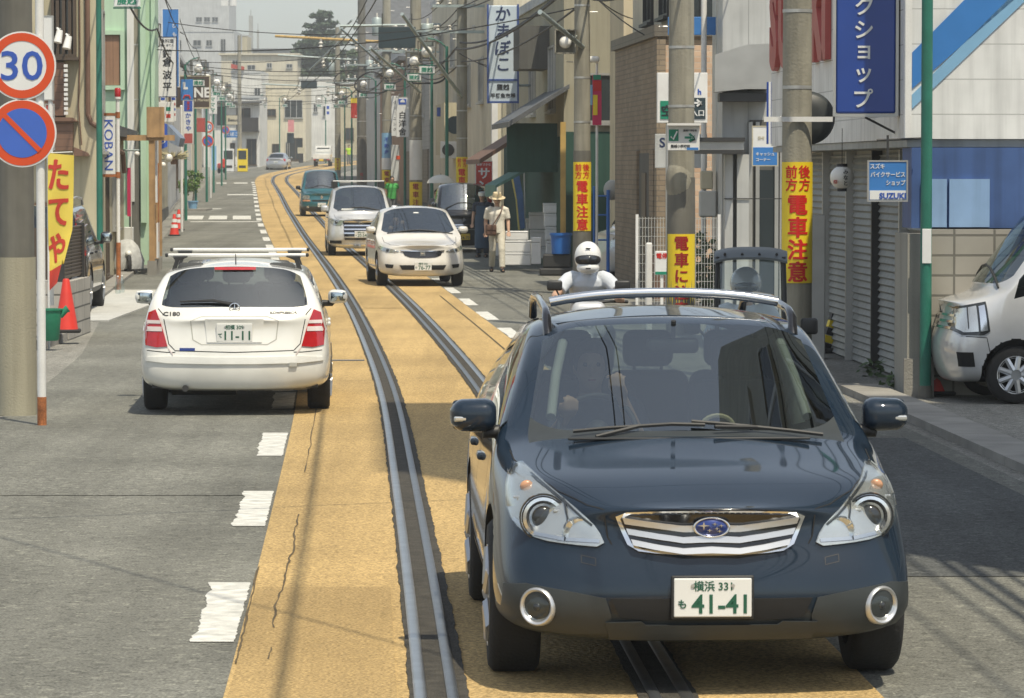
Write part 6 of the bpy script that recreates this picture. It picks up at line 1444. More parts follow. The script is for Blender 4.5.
# step, block wall with louvred fence
mb = MB(); mb.rbox((-6.28, 47.6, -.08), (.82, 2.5, .40), .02, 2); o = mb.build('step', 'kerb_stone'); tag(o, 'low mossy concrete step under the plain red cone', 'step')
xb = -5.86
e = empty('garden_wall', (xb, 48.9, 0), 0, 'low pale block wall topped by a louvred fence beside the red cone', 'wall')
part(e, 'block_base', 'plinth_block', lambda m: m.bbox((-.9, 0, -.3), (0, 2.5, .77)))
k = 50 / F
def louv(m):
    for i in range(15): m.box((-.11, 1.2, .82 + i * .046), (.02, 2.2, .05), tilt=('Y', .5))
part(e, 'louvre_panel', 'bronze_frame', louv)
part(e, 'fence_post', 'dark_metal', lambda m: m.bbox((-.16, .02, .771), (-.06, .10, 1.52))); part(e, 'fence_post', 'dark_metal', lambda m: m.bbox((-.16, 2.3, .771), (-.06, 2.38, 1.52))); part(e, 'fence_post', 'dark_metal', lambda m: m.bbox((-.16, 1.15, .771), (-.10, 1.2, 1.52)))
part(e, 'front_louvre', 'bronze_frame', lambda m: [m.box((-.55, .06, .82 + i * .046), (.72, .02, .045)) for i in range(15)] and None)
# green watering can shaped cover / plastic crate
e = empty('plastic_bin', (xat(50, 46.2), 46.2, .12), .2, 'small green plastic bin half hidden behind the white sign post', 'bin')
part(e, 'tub', 'green_bin', lambda m: (m.lathe([(.09, 0), (.11, .02), (.14, .38), (.155, .38), (.155, .40), (.13, .40), (.1, .06), (.0, .06)], 18),), 40) if 'green_bin' in M or pbr('green_bin', (.02, .22, .12), .45) else None
part(e, 'spout', 'green_bin', lambda m: m.tube([(.12, 0, .30), (.19, 0, .38), (.22, 0, .40)], [.035, .04, .05], 10), 40)
# concrete apron
tag(MB().bbox((-8.2, 55, .0), (-6.0 - 0, 69, .02)).build('apron', 'pale_apron' if pbr('pale_apron', (.46, .46, .43), .9, var=.15, fine=.2) else 0), kind='structure')
# KOBAN sign: white post, rusty frame, red lamp
Z = 69.0; k = Z / F
e = empty('police_box_sign', (xat(118.5, Z), Z, 0), 0, 'rusty white post with a red lamp holding an upright KOBAN panel', 'sign')
part(e, 'post', 'white_metal', lambda m: m.cyl((0, 0, 0), (0, 0, zat(99, Z)), .036, n=12), 40); [part(e, 'rusty_joint', 'rust', lambda m: m.cyl((0, 0, a_), (0, 0, b_), .044, n=12), 40) for a_, b_ in ((0, .9), (zat(178, Z), zat(172, Z)), (zat(118, Z), zat(112, Z)))]
part(e, 'panel', 'sign_white', lambda m: m.bbox((-15.5 * k, -.03, zat(174, Z)), (-2.5 * k, .03, zat(116, Z))))
part(e, 'frame', 'rust', lambda m: (m.bbox((-18.5 * k, -.035, zat(177, Z)), (-.5 * k, .035, zat(174.2, Z))), m.bbox((-18.5 * k, -.035, zat(115.8, Z)), (-.5 * k, .035, zat(113, Z))), m.bbox((-18.5 * k, -.035, zat(174, Z)), (-17.2 * k, .035, zat(116, Z)))))
o = text('KOBAN', 'ink_blue', e, (-9 * k, -.032, zat(145, Z)), w=50 * k, h=8.5 * k, bold=.0, rot=(0, math.pi / 2, 0))
part(e, 'red_lamp', 'red_lens', lambda m: m.lathe([(.055, zat(97, Z)), (.06, zat(95, Z)), (.06, zat(89, Z)), (.045, zat(88, Z)), (.0, zat(87.5, Z))], 16), 40); part(e, 'lamp_socket', 'sign_white', lambda m: m.cyl((0, 0, zat(99, Z)), (0, 0, zat(96.9, Z)), .06, n=14), 40)
# cat-deterrent water bottles
for px, Zb, lb in ((120.5, 66.5, 'left one of two clear water bottles standing at the kerb'), (124.5, 67, 'right one of two clear water bottles standing at the kerb')):
    e = empty('water_bottle', (xat(px, Zb) - .05, Zb, .03), 0, lb, 'bottle', 'water bottles at the kerb')
    part(e, 'bottle', 'clear_plastic' if 'clear_plastic' in M else (glass('clear_plastic', (.86, .90, .90), .12, .05) and 'clear_plastic'), lambda m: m.lathe([(.045, 0), (.05, .01), (.05, .21), (.04, .25), (.016, .285), (.016, .30)], 14), 50); part(e, 'cap', 'sign_white', lambda m: m.cyl((0, 0, .30), (0, 0, .322), .018, n=10))
# covered scooter and white box in the yard of the police box
e = empty('covered_scooter', (xat(127, 80), 80, 0), .2, 'small scooter under a silver grey cover in the yard behind the white post', 'scooter')
pbr('silver_cover', (.46, .47, .46), .75, 0, var=.25, scale=8, bump=.5, bscale=12)
part(e, 'cover', 'silver_cover', lambda m: m.lathe([(.36, .12), (.38, .3), (.30, .5), (.24, .62), (.12, .74), (.0, .76)], 18), 50)
for y in (-.1, .5): part(e, 'wheel', 'tyre', lambda m: m.lathe([(.10, -.04), (.2, -.04), (.21, 0), (.2, .04), (.10, .04)], 18, axis='X', c=(0, y - .35, .21)), 40)
part(e, 'headlamp', 'lamp_globe', lambda m: m.sphere((0, -.35, .45), .07, 12, 8), 50)
e = empty('cabinet', (xat(129, 86), 86, 0), 0, 'small white cabinet standing behind the covered scooter', 'cabinet'); part(e, 'body', 'white_metal', lambda m: m.rbox((0, 0, .75), (.20, .3, .35), .01, 1)); part(e, 'stand', 'dark_metal', lambda m: m.bbox((-.08, -.1, 0), (.08, .1, .574)))
e = empty('banner', (xat(131.5, 84), 84, 0), 0, 'thin pink banner hanging before the yard wall behind the KOBAN post', 'banner'); pbr('pink_cloth', (.60, .03, .12), .8); part(e, 'pole', 'white_metal', lambda m: m.cyl((0, 0, 0), (0, 0, 2.4), .012, n=6)); part(e, 'cloth', 'pink_cloth', lambda m: m.bbox((-.09, -.01, 1.2), (-.012, .01, 2.3)))
# timber notice frame with concrete shoes
e = empty('timber_stand', (xat(152, 79.5), 79.5, 0), -head(82), 'tall timber frame hung with white cloths standing on concrete shoes', 'wooden frame')
part(e, 'upright', 'wood', lambda m: m.bbox((-.06, 0, .3), (.06, .12, 3.0))); part(e, 'upright', 'wood', lambda m: m.bbox((.0, 4.4, .3), (.1, 4.52, 3.5))); part(e, 'upright', 'wood', lambda m: m.bbox((-.02, 2.2, .3), (.08, 2.3, 3.2)))
part(e, 'panel', 'wood', lambda m: m.bbox((-.03, .13, 1.0), (.03, 2.15, 1.5))); part(e, 'panel', 'wood', lambda m: m.bbox((-.03, 2.35, .4), (.03, 4.35, 2.6)))
part(e, 'cross_beam', 'wood', lambda m: m.bbox((-.65, -.03, 2.88), (.5, .0, 3.0))); part(e, 'top_board', 'wood', lambda m: m.bbox((-.1, -.06, 2.95), (.28, .02, 3.6)))
part(e, 'cloth', 'sign_white', lambda m: m.bbox((.07, .3, 1.55), (.11, 1.5, 2.9))); part(e, 'cloth', 'sign_white', lambda m: m.bbox((.08, .6, .35), (.12, 1.6, 1.1)))
part(e, 'red_strip', 'rust', lambda m: m.bbox((.112, .8, .7), (.13, .9, 2.4)))
for i in range(5): part(e, 'concrete_shoe', 'kerb_stone', lambda m: m.bbox((-.1, .0 + i * 1.05, 0), (.1, .28 + i * 1.05, .3)))
o = empty('bulb', at(137, 154, 80), 0, 'bare clear lamp bulb on a bracket beside the timber frame', 'lamp'); mb = MB(); mb.sphere((0, 0, 0), .06, 12, 8); mb.build('globe', 'lamp_globe', o, smooth=50); mb = MB(); mb.cyl((-.3, 0, .08), (.05, 0, .08), .02); mb.build('arm', 'strut_steel', o)

# ================================================================ hanging signs of the left side
o, w_, h_, y = board('vertical_sign', 167.5, 67, 19, 60, 108, 'sign_white', 'tall white upright sign with brushed black characters 鎌倉波平', 'ink_navy', th=.18)
for i, (ch, v) in enumerate((('鎌', .22), ('倉', .08), ('波', -.13), ('平', -.33))): text(ch, 'ink_black', o, (0, y, h_ * v), w=h_ * .155, h=h_ * .155, bold=.03)
text('魚料理', 'ink_black', o, (.0, y, h_ * .43), w=w_ * .66, bold=.01); text('磯・ほてん', 'ink_black', o, (.0, y, h_ * .36), w=w_ * .7, bold=.01)
mb = MB(); mb.cyl((-.3, .02, h_ * .3), (-.9, .02, h_ * .3), .02); mb.cyl((-.3, .02, -h_ * .3), (-.9, .02, -h_ * .3), .02); mb.build('bracket', 'dark_metal', o)
o, w_, h_, y = board('vertical_sign', 171, 48, 17, 78, 111, 'sign_light_blue', 'blue upright sign with a white edge just behind the brushed white one', 'sign_white', th=.18); text('ひものや', 'sign_white', o, (w_ * .22, y, h_ * .12), w=.14, h=1.0, vertical=True)
o, w_, h_, y = board('vertical_sign', 165, 112, 18, 20, 116, 'sign_white', 'small white sign with red and green squares under the brushed sign', None, th=.15)
for i, (a, b, mt) in enumerate(((-.2, .15, 'sign_red'), (.2, .15, 'ink_green'), (-.2, -.2, 'ink_green'), (.2, -.2, 'sign_red'))): mb = MB(); mb.bbox((a * w_ - .07, y - .004, b * h_ - .06), (a * w_ + .07, y + .001, b * h_ + .06)); mb.build('colour_square', mt, o)
for px, c, lb in ((163, 'sign_faded_red', 'red and blue striped strip left of the brushed sign foot'), (173.5, 'sign_faded_red', 'red and white strip right of the brushed sign foot')):
    o, w_, h_, y = board('strip_banner', px, 108, 5, 26, 118, 'sign_white', lb, None, th=.03)
    for i in range(4): mb = MB(); mb.bbox((-w_ * .4, y - .003, h_ * (.3 - .2 * i)), (w_ * .4, y + .001, h_ * (.40 - .2 * i))); mb.build('print', c if i % 2 else 'ink_blue', o)
o, w_, h_, y = board('market_sign', 189, 92, 43, 33, 150, 'sign_brown', 'brown market sign with cream border and white capital letters', 'sign_cream', th=.2)
text('LINE', 'sign_white', o, (w_ * .2, y, -.02), w=w_ * .60, h=h_ * .30, bold=.03); text('the Market', 'sign_cream', o, (w_ * .26, y, -h_ * .24), w=w_ * .42, bold=.02)
o, w_, h_, y = board('telephone_sign', 187, 90, 12, 21, 132, 'sign_light_blue', 'blue square sign with white mark and red arc before the brown sign', None, th=.15)
text('L', 'sign_white', o, (-.05, y, h_ * .2), h=.26, bold=.1); mb = MB(); mb.tube([(-.12, y - .01, -.30), (-.08, y - .01, -.2), (.08, y - .01, -.2), (.12, y - .01, -.30)], .03, 6); mb.build('red_arc', 'sign_red', o)
o, w_, h_, y = board('vertical_sign', 188.5, 122, 11, 44, 129, 'sign_white', 'narrow white sign with blue hiragana かきや and coloured ends', 'alu', th=.15)
for a, b, mt in ((.5, .24, 'ink_blue'), (-.24, -.48, 'sign_faded_red')): mb = MB(); mb.bbox((-w_ * .38, y - .004, h_ * b), (w_ * .38, y + .001, h_ * (a - .02))); mb.build('colour_end', mt, o)
text('居酒屋', 'sign_red', o, (0, y - .005, h_ * .36), w=w_ * .5, h=h_ * .22, bold=.05, vertical=True); text('かきや', 'ink_blue', o, (0, y, 0), w=w_ * .7, h=h_ * .44, bold=.04, vertical=True)
o, w_, h_, y = board('hanging_sign', 201, 125, 8, 14, 158, 'sign_faded_red', 'small faded red box sign left of the far speed limit sign', None, th=.3)
o, w_, h_, y = board('vertical_sign', 213, 105, 8, 18, 170, 'sign_white', 'small white sign with green katakana above the far speed limit sign', None, th=.15); text('マママ', 'ink_green', o, (0, y, 0), w=w_ * .6, h=h_ * .9, vertical=True)
# far round signs on a thin post
e = empty('traffic_sign', (xat(211, 188), 188, gz(188)), 0, 'distant white post with a round 30 sign over a no parking sign', 'road sign'); g = gz(188)
part(e, 'post', 'white_metal', lambda m: m.cyl((0, 0, 0), (0, 0, zat(116, 188) - g), .045, n=10)); limit_sign(e, (-.13, -.06, zat(127, 188) - g), .31, '30'); limit_sign(e, (-.13, -.06, zat(141, 188) - g), .31, 'np')
e = empty('traffic_sign', (xat(226, 280), 280, gz(280)), 0, 'tiny far off no parking disc over the vending machines', 'road sign'); g = gz(280)
part(e, 'post', 'green_paint', lambda m: m.cyl((0, 0, 0), (0, 0, zat(124, 280) - g), .045, n=8)); limit_sign(e, (0, -.06, zat(130, 280) - g), .31, 'np')
# white post, blue awning, pampas tuft, hanging paper lanterns
e = empty('white_post', (xat(182, 124), 124, gz(124)), 0, 'thin white post rising behind the banded cones', 'post'); part(e, 'post', 'white_metal', lambda m: m.cyl((0, 0, 0), (0, 0, zat(112, 124)), .045, n=10), 40); part(e, 'cap', 'white_metal', lambda m: m.sphere((0, 0, zat(112, 124)), .05, 8, 6))
e = empty('shop_awning', (xat(160, 109), 109, 0), 0, 'bright blue shop awning with a pale striped slope on the left', 'awning'); k = 109 / F; z0, z1 = zat(150, 109), zat(121, 109)
part(e, 'valance', 'sign_blue_bright' if pbr('sign_blue_bright', (.03, .10, .50), .6) else 0, lambda m: m.prism([(0, z0), (0, z1), (8 * k, z1 - .1), (8 * k, z0 + .1)], -.02, .02)); part(e, 'slope', 'awning_grey' if pbr('awning_grey', (.22, .27, .36), .7, var=.15, streak=.4) else 0, lambda m: m.prism([(8.2 * k, z0 + .25), (8.2 * k, z1 - .1), (21 * k, z0 + .35), (19 * k, z0 + .1)], -.02, 1.6))
text('つ', 'sign_white', e, (3 * k, -.022, z0 + .25), w=.2, h=.2, bold=.05)
for px, py, Zb, r, lb in ((168.5, 158, 112, .13, 'white paper ball hanging under the blue awning'), (163, 165, 112.5, .09, 'smaller white paper ball beneath the blue awning')):
    o = empty('paper_ball', at(px, py, Zb), 0, lb, 'lantern'); mb = MB(); mb.sphere((0, 0, 0), r, 14, 10); mb.build('ball', 'lamp_globe', o, smooth=50); mb = MB(); mb.cyl((0, 0, r), (0, 0, r + .4), .004, n=5); mb.build('string', 'cable', o)

# ================================================================ plants and trees
pbr('leaf_dark', (.035, .065, .03), .7, var=.35, scale=1.5); pbr('leaf_mid', (.06, .105, .035), .7, var=.35, scale=2); pbr('leaf_bright', (.11, .20, .035), .65, var=.3, scale=3); pbr('bark', (.10, .075, .05), .9, var=.3); pbr('straw', (.40, .36, .22), .9, var=.25)
def leaves(blobs, n, size, seed=1, flat=.6):
    rnd = random.Random(seed); mb = MB(); tot = sum(b[3] ** 2 for b in blobs)
    for (cx, cy, cz, r) in blobs:
        for _ in range(int(n * r * r / tot)):
            d = Vector((rnd.gauss(0, 1), rnd.gauss(0, 1), rnd.gauss(0, 1))).normalized(); rr = r * (rnd.random() ** .33) * rnd.uniform(.75, 1.12)
            p = Vector((cx, cy, cz)) + Vector((d.x * rr, d.y * rr, d.z * rr * flat))
            a = Vector((rnd.gauss(0, 1), rnd.gauss(0, 1), rnd.gauss(0, .6))).normalized(); b = a.orthogonal().normalized(); q = Matrix.Rotation(rnd.uniform(0, 6.3), 3, a) @ b; s = size * rnd.uniform(.6, 1.3)
            mb.add([p - a * s, p + q * s * .45, p + a * s, p - q * s * .45], [(0, 1, 2, 3)])
    return mb
def tree(name, px, ytop, ybot, wpx, Z, label, mat='leaf_dark', conifer=False, seed=3, n=5000):
    k = Z / F; x = xat(px, Z); zb = gz(min(Z, 690)); zt = zat(ytop, Z); zc = zat(ybot, Z); Hc = zt - zc; W = wpx * k / 2
    e = empty(name, (x, Z, zb), 0, label, 'tree'); rnd = random.Random(seed); bl = []
    if conifer:
        for i in range(9):
            t = i / 8; z = zc - zb + Hc * (.05 + .9 * t); w_ = W * (1 - .75 * t) * rnd.uniform(.8, 1.15)
            for j in range(6): a = j * 1.05 + i; bl.append((w_ * .62 * math.cos(a), w_ * .62 * math.sin(a), z - .12 * Hc * rnd.random() * .5, w_ * .5))
            bl.append((0, 0, z, w_ * .4))
        fl = .30
    else:
        for i in range(16): a = rnd.uniform(0, 6.3); r_ = W * rnd.uniform(.2, .75); z = zc - zb + Hc * rnd.uniform(.2, .85); bl.append((r_ * math.cos(a), r_ * math.sin(a), z, W * rnd.uniform(.25, .42)))
        fl = .75
    tr = MB(); tr.tube([(0, 0, -.3), (.1, 0, (zc - zb) * .6), (0, .1, zt - zb - Hc * .15)], [W * .12, W * .09, W * .02], 10)
    for b in bl[::3]: tr.tube([(0, 0, max(.5, b[2] - Hc * .12)), (b[0] * .9, b[1] * .9, b[2])], [W * .035, W * .012], 5)
    tr.build('trunk', 'bark', e, smooth=50); leaves(bl, n, .034 * wpx * k, seed, fl).build('crown', mat, e, fix=False)
tree('cedar', 322, 8, 92, 84, 440, 'broad dark cedar filling the upper middle of the view', 'leaf_dark', True, 3, 15000)
tree('cedar', 360, 14, 84, 34, 470, 'second dark cedar right of the broad one behind the poles', 'leaf_dark', True, 5, 5000)
tree('broadleaf_tree', 346, 44, 108, 46, 410, 'lower leafy tree under the cedars among the wires', 'leaf_mid', False, 8, 6000)
tree('broadleaf_tree', 384, 20, 92, 40, 455, 'leafy tree behind the large black overhead board', 'leaf_mid', False, 11, 5000)
tree('broadleaf_tree', 318, 82, 112, 30, 405, 'small tree against the plain white end wall', 'leaf_mid', False, 14, 3000)
e = empty('potted_shrub', (xat(193, 160), 160, gz(160)), 0, 'bright green potted shrub in a blue pot on the left kerb', 'plant')
part(e, 'pot', 'sign_pale_blue', lambda m: m.lathe([(.16, 0), (.22, .38), (.25, .38), (.25, .42), (.19, .42), (.0, .36)], 18), 40); tr = MB(); tr.tube([(0, 0, .3), (.05, 0, .9), (0, 0, 1.4)], [.03, .02, .01], 6); tr.build('trunk', 'bark', e)
leaves([(0, 0, 1.1, .42), (-.3, 0, .95, .32), (.2, .1, 1.45, .3), (-.1, 0, 1.6, .22), (-.42, 0, 1.2, .22)], 900, .07, 4, .9).build('leaves', 'leaf_bright', e, fix=False)
mb = MB(); mb.bbox((xat(191, 158) - .75, 158.5, gz(158) - .02), (xat(191, 158) + .6, 162, gz(158) + .10)); tag(mb.build('step', 'kerb_stone'), 'concrete step under the potted shrub', 'step')
e = empty('grass_tuft', at(174, 150, 116), 0, 'dry feathery grass tuft hanging beside the blue awning', 'plant'); rnd = random.Random(5); mb = MB()
for i in range(260):
    a = rnd.uniform(0, 6.3); L_ = rnd.uniform(.25, .62); d = Vector((math.cos(a) * .8, math.sin(a) * .5, rnd.uniform(.0, .55))); p0 = Vector((0, 0, -.25)); p1 = p0 + d * L_; s_ = d.orthogonal().normalized() * .012; mb.add([p0 - s_, p0 + s_, p1 + s_ + Vector((0, 0, -.05)), p1 - s_ + Vector((0, 0, -.05))], [(0, 1, 2, 3)])
mb.build('leaves', 'straw', e, fix=False); mb = MB(); mb.lathe([(.1, -.45), (.13, -.25), (.09, -.22), (.0, -.22)], 14); mb.build('pot', 'roof_brown', e)
# shrubs behind the white mesh fence on the right
e = empty('shrub', (xat(703, 59), 59, 0), 0, 'dusty green shrub behind the mesh fence by the pink brick wall', 'shrub'); tr = MB(); tr.tube([(0, 0, 0), (.1, 0, .6)], [.04, .02], 6); tr.build('trunk', 'bark', e)
leaves([(-.2, 0, .75, .38), (.2, 0, .6, .42), (.35, .1, .95, .30), (-.1, 0, 1.1, .25), (.05, 0, .35, .4)], 1100, .06, 9, .9).build('leaves', 'leaf_mid', e, fix=False)
mb = leaves([(xat(872, 40.5), 40.3, .06, .18), (xat(893, 38), 37.6, .06, .2)], 120, .05, 6, .8); tag(mb.build('weeds', 'leaf_mid', fix=False), 'small weeds growing at the foot of the concrete pillar', 'weeds', kind='stuff')
# vending machines far left
for px, mt, lb, ww in ((229, 'sign_white', 'white and blue vending machine nearest the round sign', 11), (243, 'sign_yellow', 'yellow vending machine beside the white one', 10)):
    Z = 300; k = Z / F; e = empty('vending_machine', (xat(px, Z), Z, gz(Z)), 0, lb, 'vending machine', None); part(e, 'cabinet', mt, lambda m: m.rbox((0, 0, .92), (ww * k, .7, 1.84), .03, 2)); part(e, 'window', 'window_glass', lambda m: m.bbox((-ww * k * .4, -.365, 1.0), (ww * k * .4, -.352, 1.7))); part(e, 'delivery_flap', 'dark_metal', lambda m: m.bbox((-ww * k * .35, -.365, .3), (ww * k * .35, -.352, .5)))
o, w_, h_, y = board('blue_fascia', 232, 134, 16, 7, 302, 'sign_light_blue', 'small blue fascia board above the vending machines', None); text('たばこ', 'sign_white', o, (0, y, 0), w=w_ * .7, bold=.03)
o, w_, h_, y = board('cream_fascia', 233, 120, 14, 10, 303, 'sign_cream', 'small cream shop board over the blue fascia', 'dark_metal'); text('Beaut', 'ink_black', o, (0, y, 0), w=w_ * .7, bold=.03)
o, w_, h_, y = board('pink_banner', 291, 126, 6, 12, 338, 'pink_sign' if pbr('pink_sign', (.62, .25, .26), .7) else 0, 'pink hanging banner before the far cream building', None); o, w_, h_, y = board('black_banner', 290.5, 138, 7, 10, 338.5, 'board_dark', 'black board under the pink banner far ahead', None)
o, w_, h_, y = board('pale_notice', 301, 150.5, 7, 6, 334, 'flag_yellow' if False else 'sign_cream', 'pale notice board on legs near the little white truck', None); part(o, 'legs', 'dark_metal', lambda m: m.bbox((-.2, -.02, -1.1), (.2, .02, -h_ / 2)))
o, w_, h_, y = board('blue_banner', 242 - 28, 158, 5, 24, 298, 'sign_pale_blue', 'pale blue upright flag beside the vending machines', None, th=.04)
e = empty('moped', (xat(222, 292), 292, gz(292)), .5, 'tiny red moped parked by the far vending machines', 'moped'); part(e, 'body', 'cone_red', lambda m: (m.rbox((0, 0, .6), (.35, 1.1, .4), .12, 3), m.rbox((0, -.45, .9), (.3, .2, .5), .08, 2))); part(e, 'wheel', 'tyre', lambda m: m.lathe([(.1, -.05), (.22, -.05), (.22, .05), (.1, .05)], 16, axis='X', c=(0, -.55, .23))); part(e, 'wheel', 'tyre', lambda m: m.lathe([(.1, -.05), (.22, -.05), (.22, .05), (.1, .05)], 16, axis='X', c=(0, .5, .23)))
# ================================================================ right pavement: fish shop goods, fence, trolley
e = empty('fish_market_sign', (0, 0, 0), 0, 'tall pale blue framed fish market sign with brushed hiragana high over the right side', 'sign')
Z = 92.0; k = Z / F; e.location = at(503, 60, Z); w_, h_ = 30 * k, 84 * k
mb = MB(); mb.rbox((0, 0, .15), (w_, .22, h_ + .3), .02, 1); mb.build('panel', 'sign_pale_grey' if pbr('sign_pale_grey', (.50, .58, .64), .4, var=.06) else 0, e)
mb = MB(); t = .045
for x in (-w_/2, w_/2): mb.box((x, -.01, .15), (t, .25, h_ + .36))
for z in (-h_/2, -h_/2 + 22 * k): mb.box((0, -.01, z), (w_ - t, .25, t))
mb.build('frame', 'ink_blue_frame' if pbr('ink_blue_frame', (.03, .07, .25), .5) else 0, e)
for i, ch in enumerate('かまぼこ'): text(ch, 'ink_navy', e, (0, -.115, h_ * (.545 - .2 * i)), w=h_ * .19, h=h_ * .19, bold=.02, shear=.1)
text('腰越', 'ink_black', e, (0, -.115, -h_/2 + 15 * k), w=w_ * .42, bold=.03); text('平勝魚市場', 'ink_black', e, (0, -.115, -h_/2 + 6.5 * k), w=w_ * .82, bold=.03)
mb = MB(); mb.cyl((w_/2, .05, h_ * .2), (w_/2 + 1.0, .3, h_ * .2), .03); mb.cyl((w_/2, .05, -h_ * .3), (w_/2 + 1.0, .3, -h_ * .3), .03); mb.build('bracket', 'strut_steel', e)
o, w_, h_, y = board('laundry_sign', 402.5, 117, 13, 40, 150, 'sign_white', 'white upright laundry sign with a blue emblem and black characters', 'alu', th=.2)
mb = MB(); mb.rbox((0, y - .005, h_ * .38), (w_ * .6, .012, h_ * .14), .01, 1); mb.build('emblem', 'ink_blue', o); mb = MB(); mb.prism([(-.10, -.02), (-.06, .06), (.02, .1), (.09, .04), (.11, -.03)], y - .016, y - .011); mb.v = [(v[0], v[1], v[2] + h_ * .38) for v in mb.v]; mb.build('emblem_cloud', 'sign_white', o)
text('白洋舍', 'ink_black', o, (0, y, -h_ * .16), w=w_ * .66, h=h_ * .62, bold=.04, vertical=True)
o, w_, h_, y = board('vertical_sign', 395, 116, 7, 40, 152, 'sign_white', 'narrow white sign with small blue and black marks left of the laundry sign', None, th=.15); text('クリーニング', 'ink_black', o, (0, y, 0), w=w_ * .5, h=h_ * .8, vertical=True)
o, w_, h_, y = board('red_sign', 484, 183, 17, 44, 102, 'sign_red', 'bright red standing sign with white katakana beside the dark kei van', 'sign_white', th=.1)
for ch, v in (('サ', .22), ('ン', -.06), ('マ', -.34)): text(ch, 'sign_white', o, (0, y, h_ * v), w=.34, h=.34, bold=.05)
text('新鮮さかな', 'sign_white', o, (0, y, h_ * .42), w=w_ * .8, bold=.02)
part(o, 'legs', 'dark_metal', lambda m: m.bbox((-.2, -.02, -1.25), (.2, .02, -h_ / 2)))
e = empty('blue_banner', (xat(521, 90), 90, 0), 0, 'blue and yellow shop banner leaning beside the white foam boxes', 'banner'); k = 90 / F
part(e, 'cloth', 'banner_blue' if pbr('banner_blue', (.10, .20, .42), .8, var=.2, scale=5) else 0, lambda m: m.prism([(-12 * k, zat(166, 90)), (-3 * k, zat(168, 90)), (2 * k, zat(195, 90)), (4 * k, zat(228, 90)), (-2 * k, zat(230, 90)), (-5 * k, zat(200, 90))], -.02, .02)); part(e, 'edge', 'sign_pale_yellow', lambda m: m.prism([(-12.2 * k, zat(166, 90)), (-10 * k, zat(166, 90)), (-4 * k, zat(200, 90)), (-1 * k, zat(230, 90)), (-3 * k, zat(230, 90)), (-5.5 * k, zat(200, 90))], -.03, -.021)); part(e, 'pole', 'white_metal', lambda m: m.cyl((4.6 * k, 0, 0), (3 * k, .02, 2.6), .015, n=6))
# polystyrene fish boxes: (px left, px right, y top, y bottom, Z)
boxes = [(506, 528, 231, 240, 83, 'top white foam box of the front low pile'), (505, 531, 240.3, 252, 83, 'middle white foam box of the front low pile'), (505, 531, 252.3, 265, 83, 'bottom white foam box of the front low pile'), (531.5, 541, 237, 264, 82, 'white foam box on end right of the front low pile'),
         (529, 546, 212, 229, 86, 'upper greyish foam box leaning in the rear pile'), (530, 547, 229.5, 246, 86, 'middle foam box of the rear pile by the banner'), (531, 548, 246.5, 258, 86, 'lowest foam box of the rear pile by the banner'),
         (543, 562, 203, 213, 84, 'topmost foam box of the tall pile by the timber post'), (544, 562, 213.4, 226, 84, 'second foam box from the top of the tall pile'), (545, 562, 226.4, 240, 84, 'third foam box from the top of the tall pile'), (546, 562, 240.4, 256, 84, 'bottom foam box of the tall pile by the timber post'), (562.8, 572, 211, 236, 85, 'foam box standing on end behind the timber post'), (526, 529, 218, 240, 87, 'thin foam lid leaning left of the rear pile'), (496, 503, 243, 256, 86, 'small foam box behind the walking man')]
for a, b, c, d, Z, lb in boxes:
    p0, p1 = at(a, d, Z), at(b, c, Z); w_, h_ = p1.x - p0.x, p1.z - p0.z; e = empty('foam_box', ((p0.x + p1.x) / 2, Z, p0.z), random.uniform(-.06, .06), 'white ' + lb if 'white' not in lb else lb, 'box', 'foam fish boxes'); dp = min(.45, max(.2, w_))
    mb = MB(); mb.rbox((0, 0, h_ * .40), (w_, dp, h_ * .79), .015, 2); mb.build('body', 'styrofoam', e); mb = MB(); mb.rbox((0, 0, h_ * .90), (w_ + .01, dp + .01, h_ * .19), .012, 2); mb.build('lid', 'styrofoam', e)
e = empty('bucket', (xat(561, 79), 79, .0), 0, 'big bright blue plastic tub standing on a dark pallet by the third pole', 'bucket'); k = 79 / F; zb, zt = zat(254, 79), zat(233, 79)
part(e, 'tub', 'blue_plastic', lambda m: m.lathe([(.19, zb), (.20, zb + .01), (.225, zt - .05), (.245, zt - .05), (.245, zt), (.225, zt), (.18, zb + .03), (.0, zb + .03)], 28), 40)
mb = MB(); mb.rbox((0, 0, .075 + .0), (.75, .6, .14), .03, 2); mb.rbox((0, .05, .28), (.6, .5, .26), .03, 2); o = mb.build('pallet', 'dark_metal', None, (xat(557, 79), 79.1, 0)); tag(o, 'dark low crate under the blue tub', 'crate'); o.location.z = zb - .41 if zb - .41 > -.02 else 0.0
o.scale.z = zb / .41 if zb > .1 else 1; o.location.z = 0
e = empty('timber_post', (xat(563, 82), 82, 0), 0, 'yellowish timber post holding the pent roof of the fish shop', 'post'); part(e, 'shaft', 'post_wood' if pbr('post_wood', (.50, .33, .10), .7, var=.2, streak=.4) else 0, lambda m: m.bbox((-.06, -.06, 0), (.06, .06, zat(122, 82)))); part(e, 'foot', 'kerb_stone', lambda m: m.bbox((-.12, -.12, 0), (.12, .12, .18)))
e = empty('trolley', (xat(602, 73), 73, 0), .1, 'tall blue steel hand trolley standing by the brown brick pillar', 'trolley'); k = 73 / F
part(e, 'upright', 'blue_plastic', lambda m: m.tube([(-.16, 0, .1), (-.16, 0, zat(186, 73))], .022, 8)); part(e, 'upright', 'blue_plastic', lambda m: m.tube([(.12, 0, .1), (.12, 0, zat(190, 73))], .035, 8))
for zt in (zat(196, 73), zat(215, 73), zat(240, 73), .2): part(e, 'cross_bar', 'blue_plastic', lambda m: m.tube([(-.16, 0, zt), (.12, 0, zt)], .018, 6))
